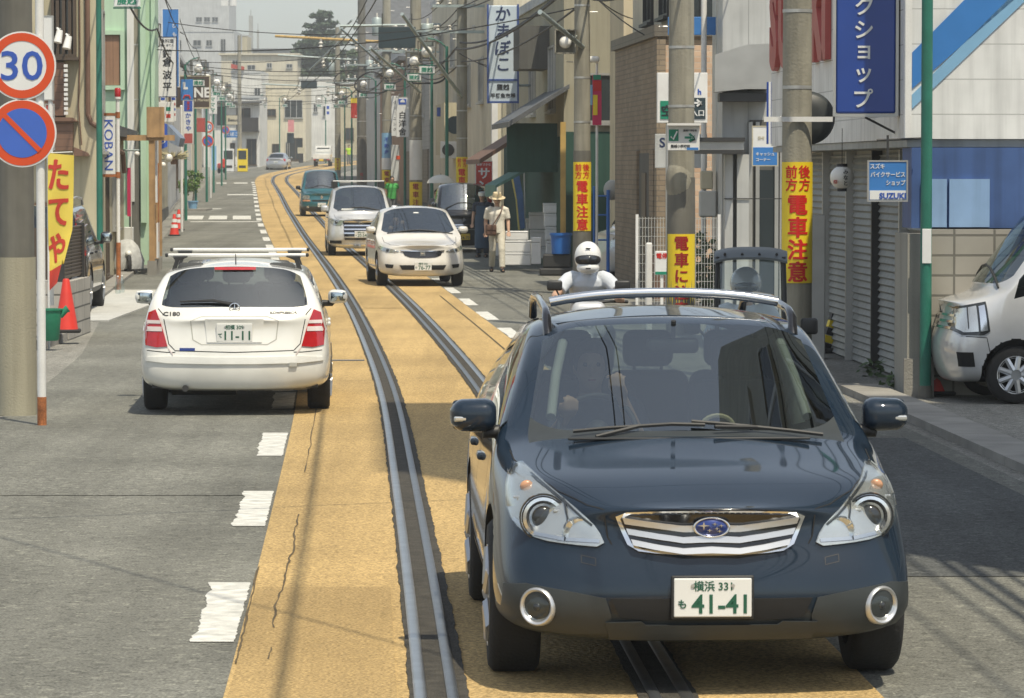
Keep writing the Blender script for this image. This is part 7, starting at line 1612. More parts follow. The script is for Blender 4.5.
part(e, 'foot_plate', 'blue_plastic', lambda m: m.bbox((-.2, -.3, .06), (.2, .0, .09))); part(e, 'wheel', 'tyre', lambda m: m.lathe([(.04, -.02), (.1, -.02), (.1, .02), (.04, .02)], 16, axis='X', c=(-.2, .05, .1)), 40); part(e, 'wheel', 'tyre', lambda m: m.lathe([(.04, -.02), (.1, -.02), (.1, .02), (.04, .02)], 16, axis='X', c=(.2, .05, .1)), 40)
# white van in the car port: nose only seen between pillar and trolley
P = dict(L=3.395, W=1.475, H=1.80, lip=.98, clr=.19, nose=.55, fasw=1.14, fasl=1.16, cowl=(.42, 1.15, .66), roof_f=(1.0, .58), hatch_top=(3.30, 1.76, .58), hatch_bot=(3.36, 1.10, .62), belt=(1.05, 1.08), b_pillar=1.5, c_pillar=2.35, d_pillar=3.05, roof_w=.60, tyre=.28, axles=(.62, 3.02), tyre_w=.155, bulge0=-.06, cladmat='silver_white_paint', seat_z=.6, tumble=.985)
G_ = make_car('kei_van', 'silver-white kei van standing in the car port between trolley and brick pillar', P, 'silver_white_paint'); both(G_, 'headlight', 'lamp_bowl', 'front', [(.40, .86), (.70, .93), (.72, .70), (.42, .68)], .006, 1, 3, 'lamp_cover'); wipers(G_)
for sx in (-1, 1): side_mirror(G_, sx, .82, 1.28, 'silver_white_paint', .16, .2, .03)
G_.root.rotation_euler.z = -math.pi / 2 + R(20); G_.root.location = (1.78, 74.9, 0)
e = empty('laundry_bag', at(612, 190, 73.2), 0, 'pale cloth bundle hanging on the trolley top under the brick wall', 'bundle'); part(e, 'cloth', 'pale_trim', lambda m: m.sphere((0, 0, 0), .17, 12, 8, sc=(1.0, .8, 1.2)), 60)
# coloured pennant string column
o, w_, h_, y = board('fish_banner', 597, 100, 9, 50, 72, 'pink_cloth', 'gaudy pink, yellow and green streamer hanging beside the third pole', None, th=.06)
for i, (mt, a, b) in enumerate((('ink_green', .5, .40), ('ink_red', .38, .18), ('sign_yellow', .10, -.30), ('sign_pale_blue', .3, -.1))): mb = MB(); x0 = -w_ * .45 if i != 3 else -w_ * .75; mb.bbox((x0, y - .01 - .002 * i, h_ * b), (w_ * (.45 if i < 2 else .05 if i == 2 else -.5), y + .001, h_ * a)); mb.build('colour_patch', mt, o)
part(o, 'pole', 'white_metal', lambda m: m.cyl((0, .05, -zat(100, 72)), (0, .05, h_/2 + .25), .025, n=8)); part(o, 'lamp_head', 'lamp_globe', lambda m: m.rbox((-.06, 0, h_/2 + .3), (.22, .14, .12), .04, 2), 50)
# white mesh fence
e = empty('mesh_fence', (xat(637, 57), 57, 0), 0, 'white welded mesh fence before the brown brick pillars', 'fence'); k = 57 / F; X1 = 82 * k; zt = zat(217, 57)
def mesh_(m):
    for i in range(27): x = .04 + (X1 - .08) * i / 26; m.box((x, 0, zt / 2 + .05), (.007, .007, zt - .1))
    for j in range(11): m.box((X1 / 2, .008, .12 + (zt - .14) * j / 10), (X1, .007, .007))
part(e, 'mesh', 'fence_wire' if pbr('fence_wire', (.46, .47, .45), .6) else 0, mesh_)
for x in (.0, X1 * .45, X1): part(e, 'fence_post', 'white_metal', lambda m: m.bbox((x - .022, -.022, 0), (x + .022, .022, zt + .04)))
o, w_, h_, y = board('fence_notice', 662, 263, 14, 24, 55.8, 'sign_white', 'white notice with red lettering fixed on the mesh fence', None, th=.02); text('電停', 'ink_red', o, (0, y, h_ * .3), w=w_ * .8, bold=.05); mb = MB(); mb.bbox((-w_ * .48, y - .003, -h_ * .48), (w_ * .48, y + .001, -h_ * .36)); mb.build('green_strip', 'ink_green', o)
part(o, 'legs', 'white_metal', lambda m: m.bbox((-.02, .012, -zat(263, 55.8)), (.02, .03, h_ * .4)))
mb = MB(); mb.rbox((0, 0, .62), (.085, .085, 1.3), .02, 2); o = mb.build('white_post', 'white_metal', None, (xat(649, 50), 50, 0)); tag(o, 'short square white post before the mesh fence', 'post')
# pipes and meter boxes on the pink brick wall
e = empty('conduit', (xat(716, 59), 59.4, 0), 0, 'white riser pipe with grey meter boxes on the pink brick wall', 'conduit'); part(e, 'pipe', 'white_metal', lambda m: m.cyl((-.18, 0, 0), (-.18, 0, 5.2), .045, n=10), 40); part(e, 'pipe', 'alu', lambda m: m.cyl((.05, 0, 0), (.05, 0, 5.5), .04, n=10), 40)
part(e, 'meter_box', 'alu', lambda m: m.rbox((-.12, -.12, zat(204, 59)), (.28, .15, .42), .02, 1)); part(e, 'meter_box', 'sign_cream', lambda m: m.rbox((-.14, -.12, zat(180, 59)), (.2, .12, .3), .02, 1)); part(e, 'pipe_bend', 'alu', lambda m: m.tube([(.05, -.02, 1.2), (.12, -.02, .9), (.12, -.02, 0)], .05, 8), 40)
mb = MB(); mb.rbox((0, 0, zat(240, 42) / 2), (.20, .3, zat(194, 42)), .01, 1); o = mb.build('switch_cabinet', 'alu', None, (xat(816, 44.2), 44.2, 0)); tag(o, 'slim grey metal cabinet standing behind the nearest pole', 'cabinet')
# round signs and clutter up the right side
o, w_, h_, y = board('vertical_sign', 442, 112, 10, 9, 124, 'sign_blue', 'small dark blue box sign under the window of the cream building', None, th=.3)
e = empty('round_sign', at(455, 125, 119), 0, 'dark round disc sign half behind the fourth pole', 'sign'); part(e, 'disc', 'board_dark', lambda m: m.lathe([(.29, .03), (.29, -.03), (.0, -.03)], 24, axis='Y')); part(e, 'arm', 'strut_steel', lambda m: m.cyl((-.0, .03, 0), (.7, .05, 0), .02))
o, w_, h_, y = board('shop_sign', 354, 108, 6, 20, 205, 'sign_red', 'slim red and yellow upright sign high on the right near the seventh pole', None, th=.2); mb = MB(); mb.bbox((-w_ * .5, y - .01, h_ * .25), (w_ * .5, y, h_ * .5)); mb.build('yellow_end', 'sign_yellow', o)
o, w_, h_, y = board('vertical_sign', 328, 112, 5, 16, 300, 'sign_white', 'tiny white upright sign with blue squares before the plain white wall', None, th=.2)
for v in (.28, -.05): mb = MB(); mb.box((0, y - .005, h_ * v), (w_ * .5, .01, h_ * .18)); mb.build('blue_square', 'ink_blue', o)
o, w_, h_, y = board('grey_board', 395, 163, 8, 36, 140, 'pale_grey_wall', 'tall pale grey panel standing left of the white pasted bill', None, th=.2); mb = MB(); mb.box((w_ * .4, y - .01, h_ * .15), (w_ * .5, .02, .14)); mb.build('orange_label', 'sign_orange_red', o)
e = empty('gas_tank', at(432, 175, 126), 0, 'x', 'tank') if False else None
# black boards hung over the track, parasol shade
for (px, py, wp, hp, Z, lb) in ((397, 37.5, 37, 21, 112, 'large black board hanging over the tram line at the top'), (309, 84.5, 16, 8, 270, 'small black board hanging over the tram line at the bend')):
    o, w_, h_, y = board('overhead_board', px, py, wp, hp, Z, 'board_dark', lb, None, th=.06); mb = MB(); mb.cyl((-w_ * .4, 0, h_/2), (-w_ * .4, 0, h_/2 + .4), .012, n=6); mb.cyl((w_ * .4, 0, h_/2), (w_ * .4, 0, h_/2 + .4), .012, n=6); mb.build('hanger', 'dark_metal', o)

# ================================================================ overhead line: brackets, beams, wires
def strut(px0, py0, Z0, px1, py1, Z1, r, label, mat='strut_steel', cat='strut'):
    a, b = at(px0, py0, Z0), at(px1, py1, Z1); mb = MB(); mb.cyl((0, 0, 0), b - a, r, n=10); o = mb.build('bracket_strut', mat, None, a, smooth=40); tag(o, label, cat); return o
strut(583, 47, 66.9, 540, 12, 64.5, .045, 'pale steel strut running down to the third pole at the lantern'); strut(461, 96, 107.8, 402, 14, 102, .05, 'long pale steel strut running down to the fourth pole'); strut(420, 92, 132.8, 370, 48, 126, .05, 'pale steel strut running down to the fifth pole'); strut(390, 72, 162.8, 340, 28, 155, .05, 'pale steel strut before the sixth pole')
strut(330, 42, 270, 352, 20, 262, .07, 'pale slanting strut before the dark cedar'); strut(310, 70, 268, 345, 36, 262, .07, 'lower pale slanting strut before the dark cedar')
def beam(px0, py0, px1, py1, Z, r, mat, label):
    a, b = at(px0, py0, Z), at(px1, py1, Z); mb = MB(); mb.cyl((0, 0, 0), b - a, r, n=8); o = mb.build('cross_beam', mat, None, a, smooth=40); tag(o, label, 'cross beam')
    for t in (.42, .75):
        q = (b - a) * t; mb = MB(); mb.lathe([(.0, -.0), (.10, -.02), (.06, -.2), (.16, -.30), (.06, -.42), (.16, -.55), (.05, -.70), (.0, -.72)], 12, tuple(q)); mb.build('insulator', 'porcelain', o, smooth=50)
beam(275, 36, 384, 42, 250, .09, 'post_wood', 'yellowish upper cross beam with white insulators over the track'); beam(278, 55, 386, 62, 264, .07, 'strut_steel', 'grey lower cross beam under the yellowish one'); beam(262, 84, 350, 88, 284, .06, 'strut_steel', 'dark thin cross beam at the height of the small black board')
beam(340, 26, 470, 24, 135, .05, 'strut_steel', 'grey cross arm over the laundry sign')
def cable(pts, r, label, sag=.0, group='overhead cables', n=14, cat='cable'):
    Q = []
    for a, b in zip(pts[:-1], pts[1:]):
        a, b = Vector(a), Vector(b)
        for i in range(n): t = i / n; Q.append(a.lerp(b, t) - Vector((0, 0, 4 * sag * t * (1 - t))))
    Q.append(Vector(pts[-1])); mb = MB(); mb.tube([q - Q[0] for q in Q], r, 5); o = mb.build('overhead_cable', 'cable', None, Q[0]); tag(o, label, cat, group); return o
PZ = [-20, 8, 39, 50.5, 67, 108, 133, 163, 200, 272, 330]
PX = lambda Z: XR(Z) + 3.25
for dx, h_, r, sg in ((.0, 6.9, .018, .25), (.25, 6.9, .018, .3), (-.25, 7.4, .014, .3), (-.1, 5.7, .03, .35), (.1, 5.35, .022, .3), (.05, 5.9, .026, .42)):
    cable([(PX(Z) + dx, Z, gz(Z) + h_) for Z in PZ], r, 'thin black cable strung along the right-hand utility poles', sg)
LZ = [-10, 34, 64, 88, 124, 170, 230, 290, 318]
for dx, h_, r, sg in ((.1, 6.6, .014, .3), (-.1, 7.2, .014, .3), (.0, 5.6, .022, .35)): cable([(XL(Z) - 3.9 + dx, Z, gz(Z) + h_) for Z in LZ], r, 'thin black cable strung along the left side of the street', sg, 'left overhead cables')
for c in (-.05, .06): cable([(XL(Z) + .566 + c, Z, gz(Z) + 5.1 + (.0 if c < 0 else .55)) for Z in (-30, 2, 36, 66, 106, 133, 163, 200, 235, 265, 285, 300, 330)], .011, 'trolley wire hanging over the middle of the tram line', .06 if c < 0 else .25, 'trolley wires', 8, 'trolley wire')
cross = [(39, 5.9, 34, 6.4, 0), (50.5, 5.6, 64, 5.9, 0), (67, 6.3, 88, 6.4, 0), (67, 5.2, 88, 5.1, 0), (108, 6.4, 100, 6.2, 0), (108, 5.4, 124, 5.6, 0), (133, 6.6, 140, 6.0, 0), (133, 5.4, 124, 5.4, 0), (163, 6.2, 170, 6.2, 0), (163, 5.3, 160, 5.2, 0), (200, 6, 205, 6, 0), (200, 5.2, 178, 5.2, 0), (272, 6.5, 262, 6.4, 0), (272, 7.2, 300, 7.6, 0), (272, 5.6, 290, 5.6, 0), (12, 6.2, 5, 6.6, 0), (8, 6.6, 26, 6.2, 0), (24, 5.8, 20, 6.4, 0)]
for a, ha, b, hb, _ in cross: cable([(PX(a), a, gz(a) + ha), (XL(b) - 3.9, b, gz(b) + hb)], .012, 'thin black cable crossing over the street from side to side', .3, 'crossing cables')
for i, (Z0, x1, z1, Z1) in enumerate(((67, 3.2, 4.3, 64.5), (67, 3.0, 5.4, 77), (50.5, 3.4, 5.0, 58), (39, 4.0, 5.2, 42), (108, .5, 5.2, 104), (133, -2.4, 5.6, 128), (163, -4.2, 5.6, 158), (108, 1.4, 4.6, 96))): cable([(PX(Z0), Z0, 5.6 + gz(Z0)), (x1, Z1, z1 + gz(Z1))], .012, 'black service drop cable running from a pole to a house', .25, 'service drops')
# pole-top equipment on the right poles
for i, (Z, px) in enumerate(((108, 462), (133, 416), (163, 387), (200, 362), (272, 338), (67, 582))):
    lbs = ['grey transformer can on the fourth pole', 'grey transformer can on the fifth pole', 'grey transformer can on the sixth pole', 'grey transformer can on the seventh pole', 'grey transformer can on the eighth pole', 'grey transformer can high on the third pole']
    e = empty('transformer', (xat(px, Z) + (.42 if i % 2 else -.42), Z - .1, gz(Z) + 7.6 - (1.2 if i in (1, 3) else 0)), 0, lbs[i], 'transformer', 'pole transformers'); part(e, 'tank', 'strut_steel', lambda m: m.lathe([(.0, 0), (.2, 0), (.22, .03), (.22, .75), (.18, .80), (.0, .82)], 18), 40); part(e, 'bushing', 'porcelain', lambda m: m.cyl((0, 0, .8), (0, 0, 1.0), .04, n=8)); part(e, 'hanger', 'dark_metal', lambda m: m.bbox((-.3 if i % 2 == 0 else -.42, -.03, .4), (.42 if i % 2 == 0 else .3, .03, .46)))
    for q in range(2):
        z = (6.2, 6.95)[q]; mb = MB(); mb.box((0, -.2, 0), (1.7, .08, .08)); o = mb.build('cross_arm', 'strut_steel', None, (xat(px, Z), Z, gz(Z) + z)); tag(o, f'{("lower", "upper")[q]} steel cross arm on {lbs[i].split(" on ")[-1].replace("high on ", "")}', 'cross arm', 'pole cross arms')
        for x in (-.7, -.35, .35, .7): mb = MB(); mb.lathe([(.02, .04), (.06, .06), (.035, .12), (.06, .16), (.02, .2), (.0, .2)], 10, (x, -.2, 0)); mb.build('insulator', 'porcelain', o, smooth=50)
# coiled cable bundles by the fifth and sixth pole
for px, py, Z, lb in ((425, 70, 132, 'loop of spare cable hanging before the fifth pole'), (372, 82, 160, 'loop of spare cable hanging before the sixth pole'), (346, 78, 230, 'loop of spare cable hanging further off before the cedar')):
    c = at(px, py, Z); mb = MB(); mb.tube([(.75 * math.cos(a), .1 * math.sin(3 * a), .45 * math.sin(a) - .15 * abs(math.cos(a))) for a in [2 * math.pi * i / 30 for i in range(30)]], .035, 6, closed=True); o = mb.build('cable_loop', 'cable', None, c, smooth=60); tag(o, lb, 'cable')
# air conditioners and awnings on fronts
for (px, py, Z, lb) in ((452, 150, 121, 'white air conditioner unit by the boxed cream storey'),):
    e = empty('air_conditioner', at(px, py, Z), 0, lb, 'air conditioner'); part(e, 'case', 'white_metal', lambda m: m.rbox((0, -.16, 0), (.75, .3, .55), .02, 2)); part(e, 'fan_grille', 'dark_metal', lambda m: m.lathe([(.20, -.325), (.19, -.335), (.0, -.335)], 20, (-.12, 0, 0), 'Y'))
# ================================================================ people
pbr('skin', (.48, .30, .21), .55, var=.06); pbr('hair', (.02, .017, .015), .6); pbr('shirt_cream', (.72, .69, .60), .9, var=.12, bump=.9, bscale=8); pbr('trousers_cream', (.58, .55, .46), .9, var=.12, bump=.9, bscale=8); pbr('shirt_pale_blue', (.56, .60, .66), .9, var=.15, bump=1.0, bscale=7)
pbr('navy_cloth', (.03, .04, .065), .85, var=.12); pbr('apron_blue', (.04, .08, .14), .8, var=.15); pbr('green_cloth', (.06, .36, .08), .85); pbr('grey_cloth', (.16, .17, .18), .85); pbr('brown_leather', (.14, .075, .05), .6, var=.15); pbr('straw_hat', (.60, .50, .32), .85, var=.12, bump=.4, bscale=90); pbr('lime_cloth', (.40, .62, .05), .8)
pbr('helmet_white', (.74, .75, .74), .3, coat=.4, var=.06); pbr('helmet_grey', (.25, .26, .27), .2, coat=1, var=.1); pbr('visor_smoke', (.03, .035, .04), .05, var=.1, spec=.9)
def fuse(mb, vox):
    me = bpy.data.meshes.new('fu'); me.from_pydata(mb.v, [], mb.f)
    bm = bmesh.new(); bm.from_mesh(me); bmesh.ops.recalc_face_normals(bm, faces=bm.faces[:]); bm.to_mesh(me); bm.free()
    r = evaluated(me, [('REMESH', dict(mode='VOXEL', voxel_size=vox, use_smooth_shade=True)), ('SMOOTH', dict(factor=.5, iterations=3))])
    for p in r.polygons: p.use_smooth = True
    return r
def etube(mb, pts, rad, n=24):
    V = []; fs = []
    for p, (a, b) in zip(pts, rad):
        for i in range(n): t = 2 * math.pi * i / n; V.append((p[0] + a * math.cos(t), p[1] + b * math.sin(t), p[2]))
    for j in range(len(pts) - 1):
        for i in range(n): fs.append((j * n + i, j * n + (i + 1) % n, (j + 1) * n + (i + 1) % n, (j + 1) * n + i))
    mb.add(V, fs + [tuple(range(n))[::-1], tuple(range((len(pts) - 1) * n, len(pts) * n))])
def lerp(a, b, t): return Vector(a) * (1 - t) + Vector(b) * t
def person(name, label, J, parts, loc, rz=0, vox=.0055, head_tilt=0., group=None, face=True, hair=True):
    """J: joints (pelvis, chest, neck, head, and per side sh/el/wr/hip/kn/an/toe), x to the viewer's right when facing -y"""
    J = {k: Vector(v) for k, v in J.items()}; e = empty(name, loc, rz, label, 'person', group)
    cov = 'shirt' in parts; mb = MB(); c_ = .82 if cov else 1.
    etube(mb, [J['pelvis'] + Vector((0, 0, -.06)), J['pelvis'], lerp(J['pelvis'], J['chest'], .5), J['chest'], lerp(J['chest'], J['neck'], .45), lerp(J['chest'], J['neck'], .8)], [(.12 * c_, .085 * c_), (.16 * c_, .11 * c_), (.14 * c_, .10 * c_), (.17 * c_, .115 * c_), (.13 * c_, .09 * c_), (.062, .062)])
    mb.tube([lerp(J['chest'], J['neck'], .6), J['neck'], lerp(J['neck'], J['head'], .6)], [.066, .055, .056], 14)
    for s in 'lr':
        q = .8 if cov else 1; mb.tube([lerp(J['chest'], J['sh' + s], .5) + Vector((0, 0, .05)), J['sh' + s], lerp(J['sh' + s], J['el' + s], .5), J['el' + s], lerp(J['el' + s], J['wr' + s], .35), J['wr' + s]], [.05 * q, .058 * q, .048, .041, .040, .027], 14)
        d = (J['wr' + s] - J['el' + s]).normalized(); sd = d.cross(Vector((0, 0, 1))); sd = sd.normalized() if sd.length > .1 else Vector((0, -1, 0)); nn = d.cross(sd).normalized(); w0 = J['wr' + s]
        for o_ in (-.026, -.009, .009, .026): mb.tube([w0 - d * .01 + sd * o_ * .4, w0 + d * .04 + sd * o_, w0 + d * .088 + sd * o_ * 1.2], [.016, .017, .013], 8)
        mb.tube([J['hip' + s] + Vector((0, 0, .05)), J['hip' + s], lerp(J['hip' + s], J['kn' + s], .6), J['kn' + s], lerp(J['kn' + s], J['an' + s], .3), J['an' + s]], [.07, .082, .064, .052, .054, .036], 14)
        mb.tube([J['an' + s], lerp(J['an' + s], J['toe' + s], .5), J['toe' + s]], [.038, .038, .03], 10)
    for s in 'lr':      # fingers curl from the palm, thumb from its side
        d = (J['wr' + s] - J['el' + s]).normalized(); sd = d.cross(Vector((0, 0, 1))); sd = sd.normalized() if sd.length > .1 else Vector((0, -1, 0)); nn = d.cross(sd).normalized(); p0 = J['wr' + s] + d * .085
        curl = parts.get('curl', .5)
        for q in range(4):
            L_ = (.066, .078, .072, .056)[q]; b = p0 + sd * (.033 - .022 * q); c1 = b + d * L_ * .5 * (1 - curl * .3) - nn * L_ * .45 * curl; c2 = c1 + d * L_ * .45 * (1 - curl * 1.3) - nn * L_ * .45 * curl; mb.tube([b - d * .03, b, c1, c2], [.0095, .009, .0085, .007], 8)
        b = J['wr' + s] + d * .03 + sd * .03; mb.tube([b - sd * .015, b + sd * .018 + d * .03 - nn * .01, b + sd * .016 + d * .06 - nn * .03], [.013, .012, .009], 8)
    h = J['head']; rot = Matrix.Rotation(head_tilt, 3, 'X')
    def H(p): return h + rot @ Vector(p)
    hd = MB(); hd.sphere((0, 0, 0), .1, 24, 16, sc=(.76, .93, 1.12)); hd.sphere((0, -.022, -.062), .07, 20, 12, sc=(.82, .92, .95)); hd.lathe([(.0, -.115), (.012, -.108), (.017, -.09), (.012, -.07)], 8, (0, 0, 0), 'Y')
    hd.sphere((0, -.092, -.012), .018, 10, 8, sc=(.75, 1, 1.5)); hd.sphere((-.079, .01, -.01), .026, 10, 8, sc=(.35, .8, 1.15)); hd.sphere((.079, .01, -.01), .026, 10, 8, sc=(.35, .8, 1.15)); hd.sphere((0, -.083, -.062), .02, 10, 6, sc=(1.2, .5, .38))
    mb.add([H(v) for v in hd.v], hd.f)
    body = link('body', fuse(mb, vox), 'skin', e)
    if face:
        for sx in (-1, 1): m = MB(); m.sphere(H((sx * .031, -.083, .012)), .011, 10, 8); m.build('eye', 'ink_black', e, smooth=60)
        m = MB(); m.sphere(H((0, -.0945, -.062)), .017, 10, 6, sc=(1.2, .25, .22)); m.build('mouth', 'ink_dark_red', e, smooth=60)
    if hair:
        m = MB(); m.sphere((0, .012, .025), .108, 24, 14, sc=(.80, .95, 1.02)); m.v = [tuple(H(Vector(v) if not (v[1] < -.05 and v[2] < .07) else Vector((v[0] * .85, -.05, max(v[2], -.02))))) for v in m.v]; m.build('hair', 'hair', e, smooth=60)
    if 'shirt' in parts:
        m = MB(); sl = parts.get('sleeve', .55)
        etube(m, [J['pelvis'] + Vector((0, 0, -.07)), J['pelvis'] + Vector((0, 0, .05)), lerp(J['pelvis'], J['chest'], .55), J['chest'] + Vector((0, 0, .02)), lerp(J['chest'], J['neck'], .42), lerp(J['chest'], J['neck'], .66)], [(.178, .135), (.172, .13), (.168, .125), (.192, .138), (.16, .11), (.08, .078)])
        for s in 'lr':
            P_ = [lerp(J['chest'], J['sh' + s], .40) + Vector((0, 0, .045)), lerp(J['chest'], J['sh' + s], .8) + Vector((0, 0, .015)), J['sh' + s] + Vector((0, 0, -.025))]; R2 = [.065, .074, .076]
            if sl < 1: P_ += [lerp(J['sh' + s], J['el' + s], sl * .5), lerp(J['sh' + s], J['el' + s], sl)]; R2 += [.070, .068]
            else: P_ += [lerp(J['sh' + s], J['el' + s], .55), J['el' + s], lerp(J['el' + s], J['wr' + s], .5), lerp(J['el' + s], J['wr' + s], .93)]; R2 += [.066, .058, .052, .040]
            m.tube(P_, R2, 16)
        m.tube([lerp(J['chest'], J['neck'], .60) + Vector((0, -.005, 0)), lerp(J['chest'], J['neck'], .86)], [.082, .070], 16)
        link('shirt', fuse(m, .009), parts['shirt'], e)
    if 'trousers' in parts:
        m = MB(); etube(m, [J['pelvis'] + Vector((0, 0, .10)), J['pelvis'] + Vector((0, 0, .02)), J['pelvis'] + Vector((0, 0, -.06))], [(.158, .118), (.168, .128), (.15, .12)])
        for s in 'lr': m.tube([J['hip' + s] + Vector((0, 0, .03)), lerp(J['hip' + s], J['kn' + s], .4), J['kn' + s], lerp(J['kn' + s], J['an' + s], .5), lerp(J['kn' + s], J['an' + s], .93)], [.098, .090, .074, .070, .068], 16)
        link('trousers', fuse(m, .010), parts['trousers'], e)
    if 'shoes' in parts:
        for s in 'lr':
            a, t = J['an' + s], J['toe' + s]; d = (t - a); m = MB(); m.tube([a + Vector((0, .04, -.03)), lerp(a, t, .5) + Vector((0, 0, -.01)), t], [.05, .052, .042], 12); m.build('shoe', parts['shoes'], e, smooth=60)
    e['_h'] = 0; del e['_h']
    return e, H
def standing(h=1.70, stride=0., arms=.0):
    k = h / 1.70; s = stride
    J = dict(pelvis=(0, 0, .93), chest=(0, 0, 1.27), neck=(0, -.01, 1.47), head=(0, -.025, 1.595), shl=(.19, 0, 1.40), shr=(-.19, 0, 1.40), ell=(.245, .03 - arms * .10, 1.12), elr=(-.245, .03 + arms * .10, 1.12), wrl=(.25, -.06 - arms * .18, .89), wrr=(-.25, -.04 + arms * .14, .89),
             hipl=(.09, 0, .88), hipr=(-.09, 0, .88), knl=(.095, -.03 - s * .18, .49), knr=(-.095, -.03 + s * .05, .49), anl=(.10, -.02 - s * .26, .085), anr=(-.10, .0 + s * .34, .11 if s else .085), toel=(.115, -.17 - s * .26, .04), toer=(-.115, -.14 + s * .30, .035))
    return {a: Vector(b) * k for a, b in J.items()}
# walking man in cream with straw hat and shoulder bag
e, H = person('person', 'man in cream shirt and straw hat walking with a brown shoulder bag', standing(1.70, 1.0, .35), dict(shirt='shirt_cream', trousers='trousers_cream', shoes='ink_black', sleeve=.8), (xat(497, 81.5), 81.5, 0), R(3), head_tilt=R(14), hair=False)
m = MB(); m.lathe([(.185, .045), (.18, .055), (.10, .065), (.098, .13), (.085, .165), (.0, .17)], 28); m.v = [tuple(H(v)) for v in m.v]; hat = m.build('hat', 'straw_hat', e, smooth=50); m = MB(); m.lathe([(.1025, .066), (.101, .095)], 28); m.v = [tuple(H(v)) for v in m.v]; m.build('hat_band', 'sign_cream', hat, smooth=50)
bag = empty('shoulder_bag', (0, 0, 0), 0, 'brown leather shoulder bag hanging at the walking man\'s hip', 'bag'); bag.location = e.location; bag.rotation_euler.z = R(3)
part(bag, 'pouch', 'brown_leather', lambda m: m.rbox((-.14, -.19, .93), (.24, .09, .24), .035, 3), 50); part(bag, 'flap', 'brown_leather', lambda m: m.rbox((-.14, -.238, .99), (.23, .02, .13), .01, 2), 50); part(bag, 'strap', 'brown_leather', lambda m: m.tube([(-.10, -.20, 1.04), (.0, -.175, 1.2), (.08, -.165, 1.33), (.12, -.10, 1.455), (.12, .04, 1.46), (.04, .17, 1.3), (-.18, .14, 1.05), (-.25, -.12, 1.0)], .014, 6), 60)
# fish shop worker
e, H = person('person', 'shop worker in navy shirt, long blue apron and white cap by the dark kei van', standing(1.68, 0, -.2), dict(shirt='navy_cloth', trousers='navy_cloth', shoes='ink_black', sleeve=.7), (xat(482.5, 95), 95, 0), R(-15), head_tilt=R(10), hair=False)
part(e, 'apron', 'apron_blue', lambda m: (m.lathe([(.20, .25), (.20, .95), (.185, 1.1)], 20),)); part(e, 'apron_bib', 'apron_blue', lambda m: m.rbox((0, -.155, 1.2), (.24, .02, .26), .008, 1))
m = MB(); m.lathe([(.10, .02), (.104, .06), (.095, .11), (.0, .125)], 20); m.v = [tuple(H(v)) for v in m.v]; m.build('cap', 'sign_white', e, smooth=50)
# green shirt
e, H = person('person', 'person in bright green shirt standing half behind the minivan', standing(1.68), dict(shirt='green_cloth', trousers='grey_cloth', shoes='ink_black'), (xat(392, 138), 138, gz(138)), R(20))
e, H = person('person', 'tiny far figure in lime vest beyond the little white truck', standing(1.68), dict(shirt='lime_cloth', trousers='grey_cloth', shoes='ink_black'), (xat(349, 322), 322, gz(322) + .1), R(20), vox=.02)
# walker under a parasol beyond the dark van
J = standing(1.6); J['ell'] = Vector((.22, -.10, 1.10)); J['wrl'] = Vector((.12, -.24, 1.26)); J['elr'] = J['elr']
e, H = person('person', 'person under a white parasol hidden behind the dark kei van', J, dict(shirt='grey_cloth', trousers='grey_cloth', shoes='ink_black'), (xat(437, 108), 108, gz(108)), 0)
p = empty('parasol', (xat(437, 108) + .12, 107.7, gz(108)), 0, 'pale round parasol held up behind the dark kei van', 'parasol'); k = 108 / F; zp = zat(185, 108)
part(p, 'canopy', 'parasol_cloth' if pbr('parasol_cloth', (.62, .62, .58), .8, var=.08) else 0, lambda m: m.lathe([(.41, zp), (.36, zp + .10), (.24, zp + .19), (.1, zp + .235), (.0, zp + .245)], 16), 40); part(p, 'shaft', 'dark_metal', lambda m: m.cyl((0, 0, 1.2), (0, 0, zp + .28), .009, n=6))
# ---- motorcyclist behind the front car
zr = 36.2; x_ = xat(588, zr)
J = dict(pelvis=(0, .35, .80), chest=(0, .16, 1.09), neck=(0, .08, 1.28), head=(0, .05, 1.39), shl=(.185, .12, 1.20), shr=(-.185, .12, 1.20), ell=(.32, -.08, 1.02), elr=(-.32, -.08, 1.02), wrl=(.31, -.29, .99), wrr=(-.31, -.29, .99), hipl=(.10, .30, .76), hipr=(-.10, .30, .76), knl=(.20, -.10, .66), knr=(-.20, -.10, .66), anl=(.19, .12, .30), anr=(-.19, .12, .30), toel=(.20, -.08, .22), toer=(-.20, -.08, .22))
e, H = person('person', 'motorcyclist in white full-face helmet and pale jacket riding behind the dark estate car', J, dict(shirt='shirt_pale_blue', trousers='grey_cloth', shoes='ink_black', sleeve=.72, curl=.9), (x_, zr, 0), 0, face=False, hair=False)
hel = empty('helmet', (0, 0, 0)); hel.parent = e
part(hel, 'shell', 'helmet_white', lambda m: [m.sphere(H((0, .01, .01)), .15, 32, 20, sc=(.88, 1.0, 1.02)), m.sphere(H((0, -.038, -.095)), .112, 24, 14, sc=(1.0, 1.0, .58))] and None, 60)
part(hel, 'visor_frame', 'rubber', lambda m: m.sphere(H((0, -.016, -.012)), .143, 32, 20, sc=(.885, 1.0, .60)), 60); part(hel, 'visor', 'visor_smoke', lambda m: m.sphere(H((0, -.026, -.010)), .138, 32, 20, sc=(.86, 1.0, .53)), 60)
part(hel, 'logo', 'ink_black', lambda m: m.rbox(H((0, -.128, .095)), (.05, .012, .014), .005, 1)); part(hel, 'chin_vent', 'ink_black', lambda m: m.rbox(H((0, -.151, -.10)), (.05, .008, .012), .003, 1))

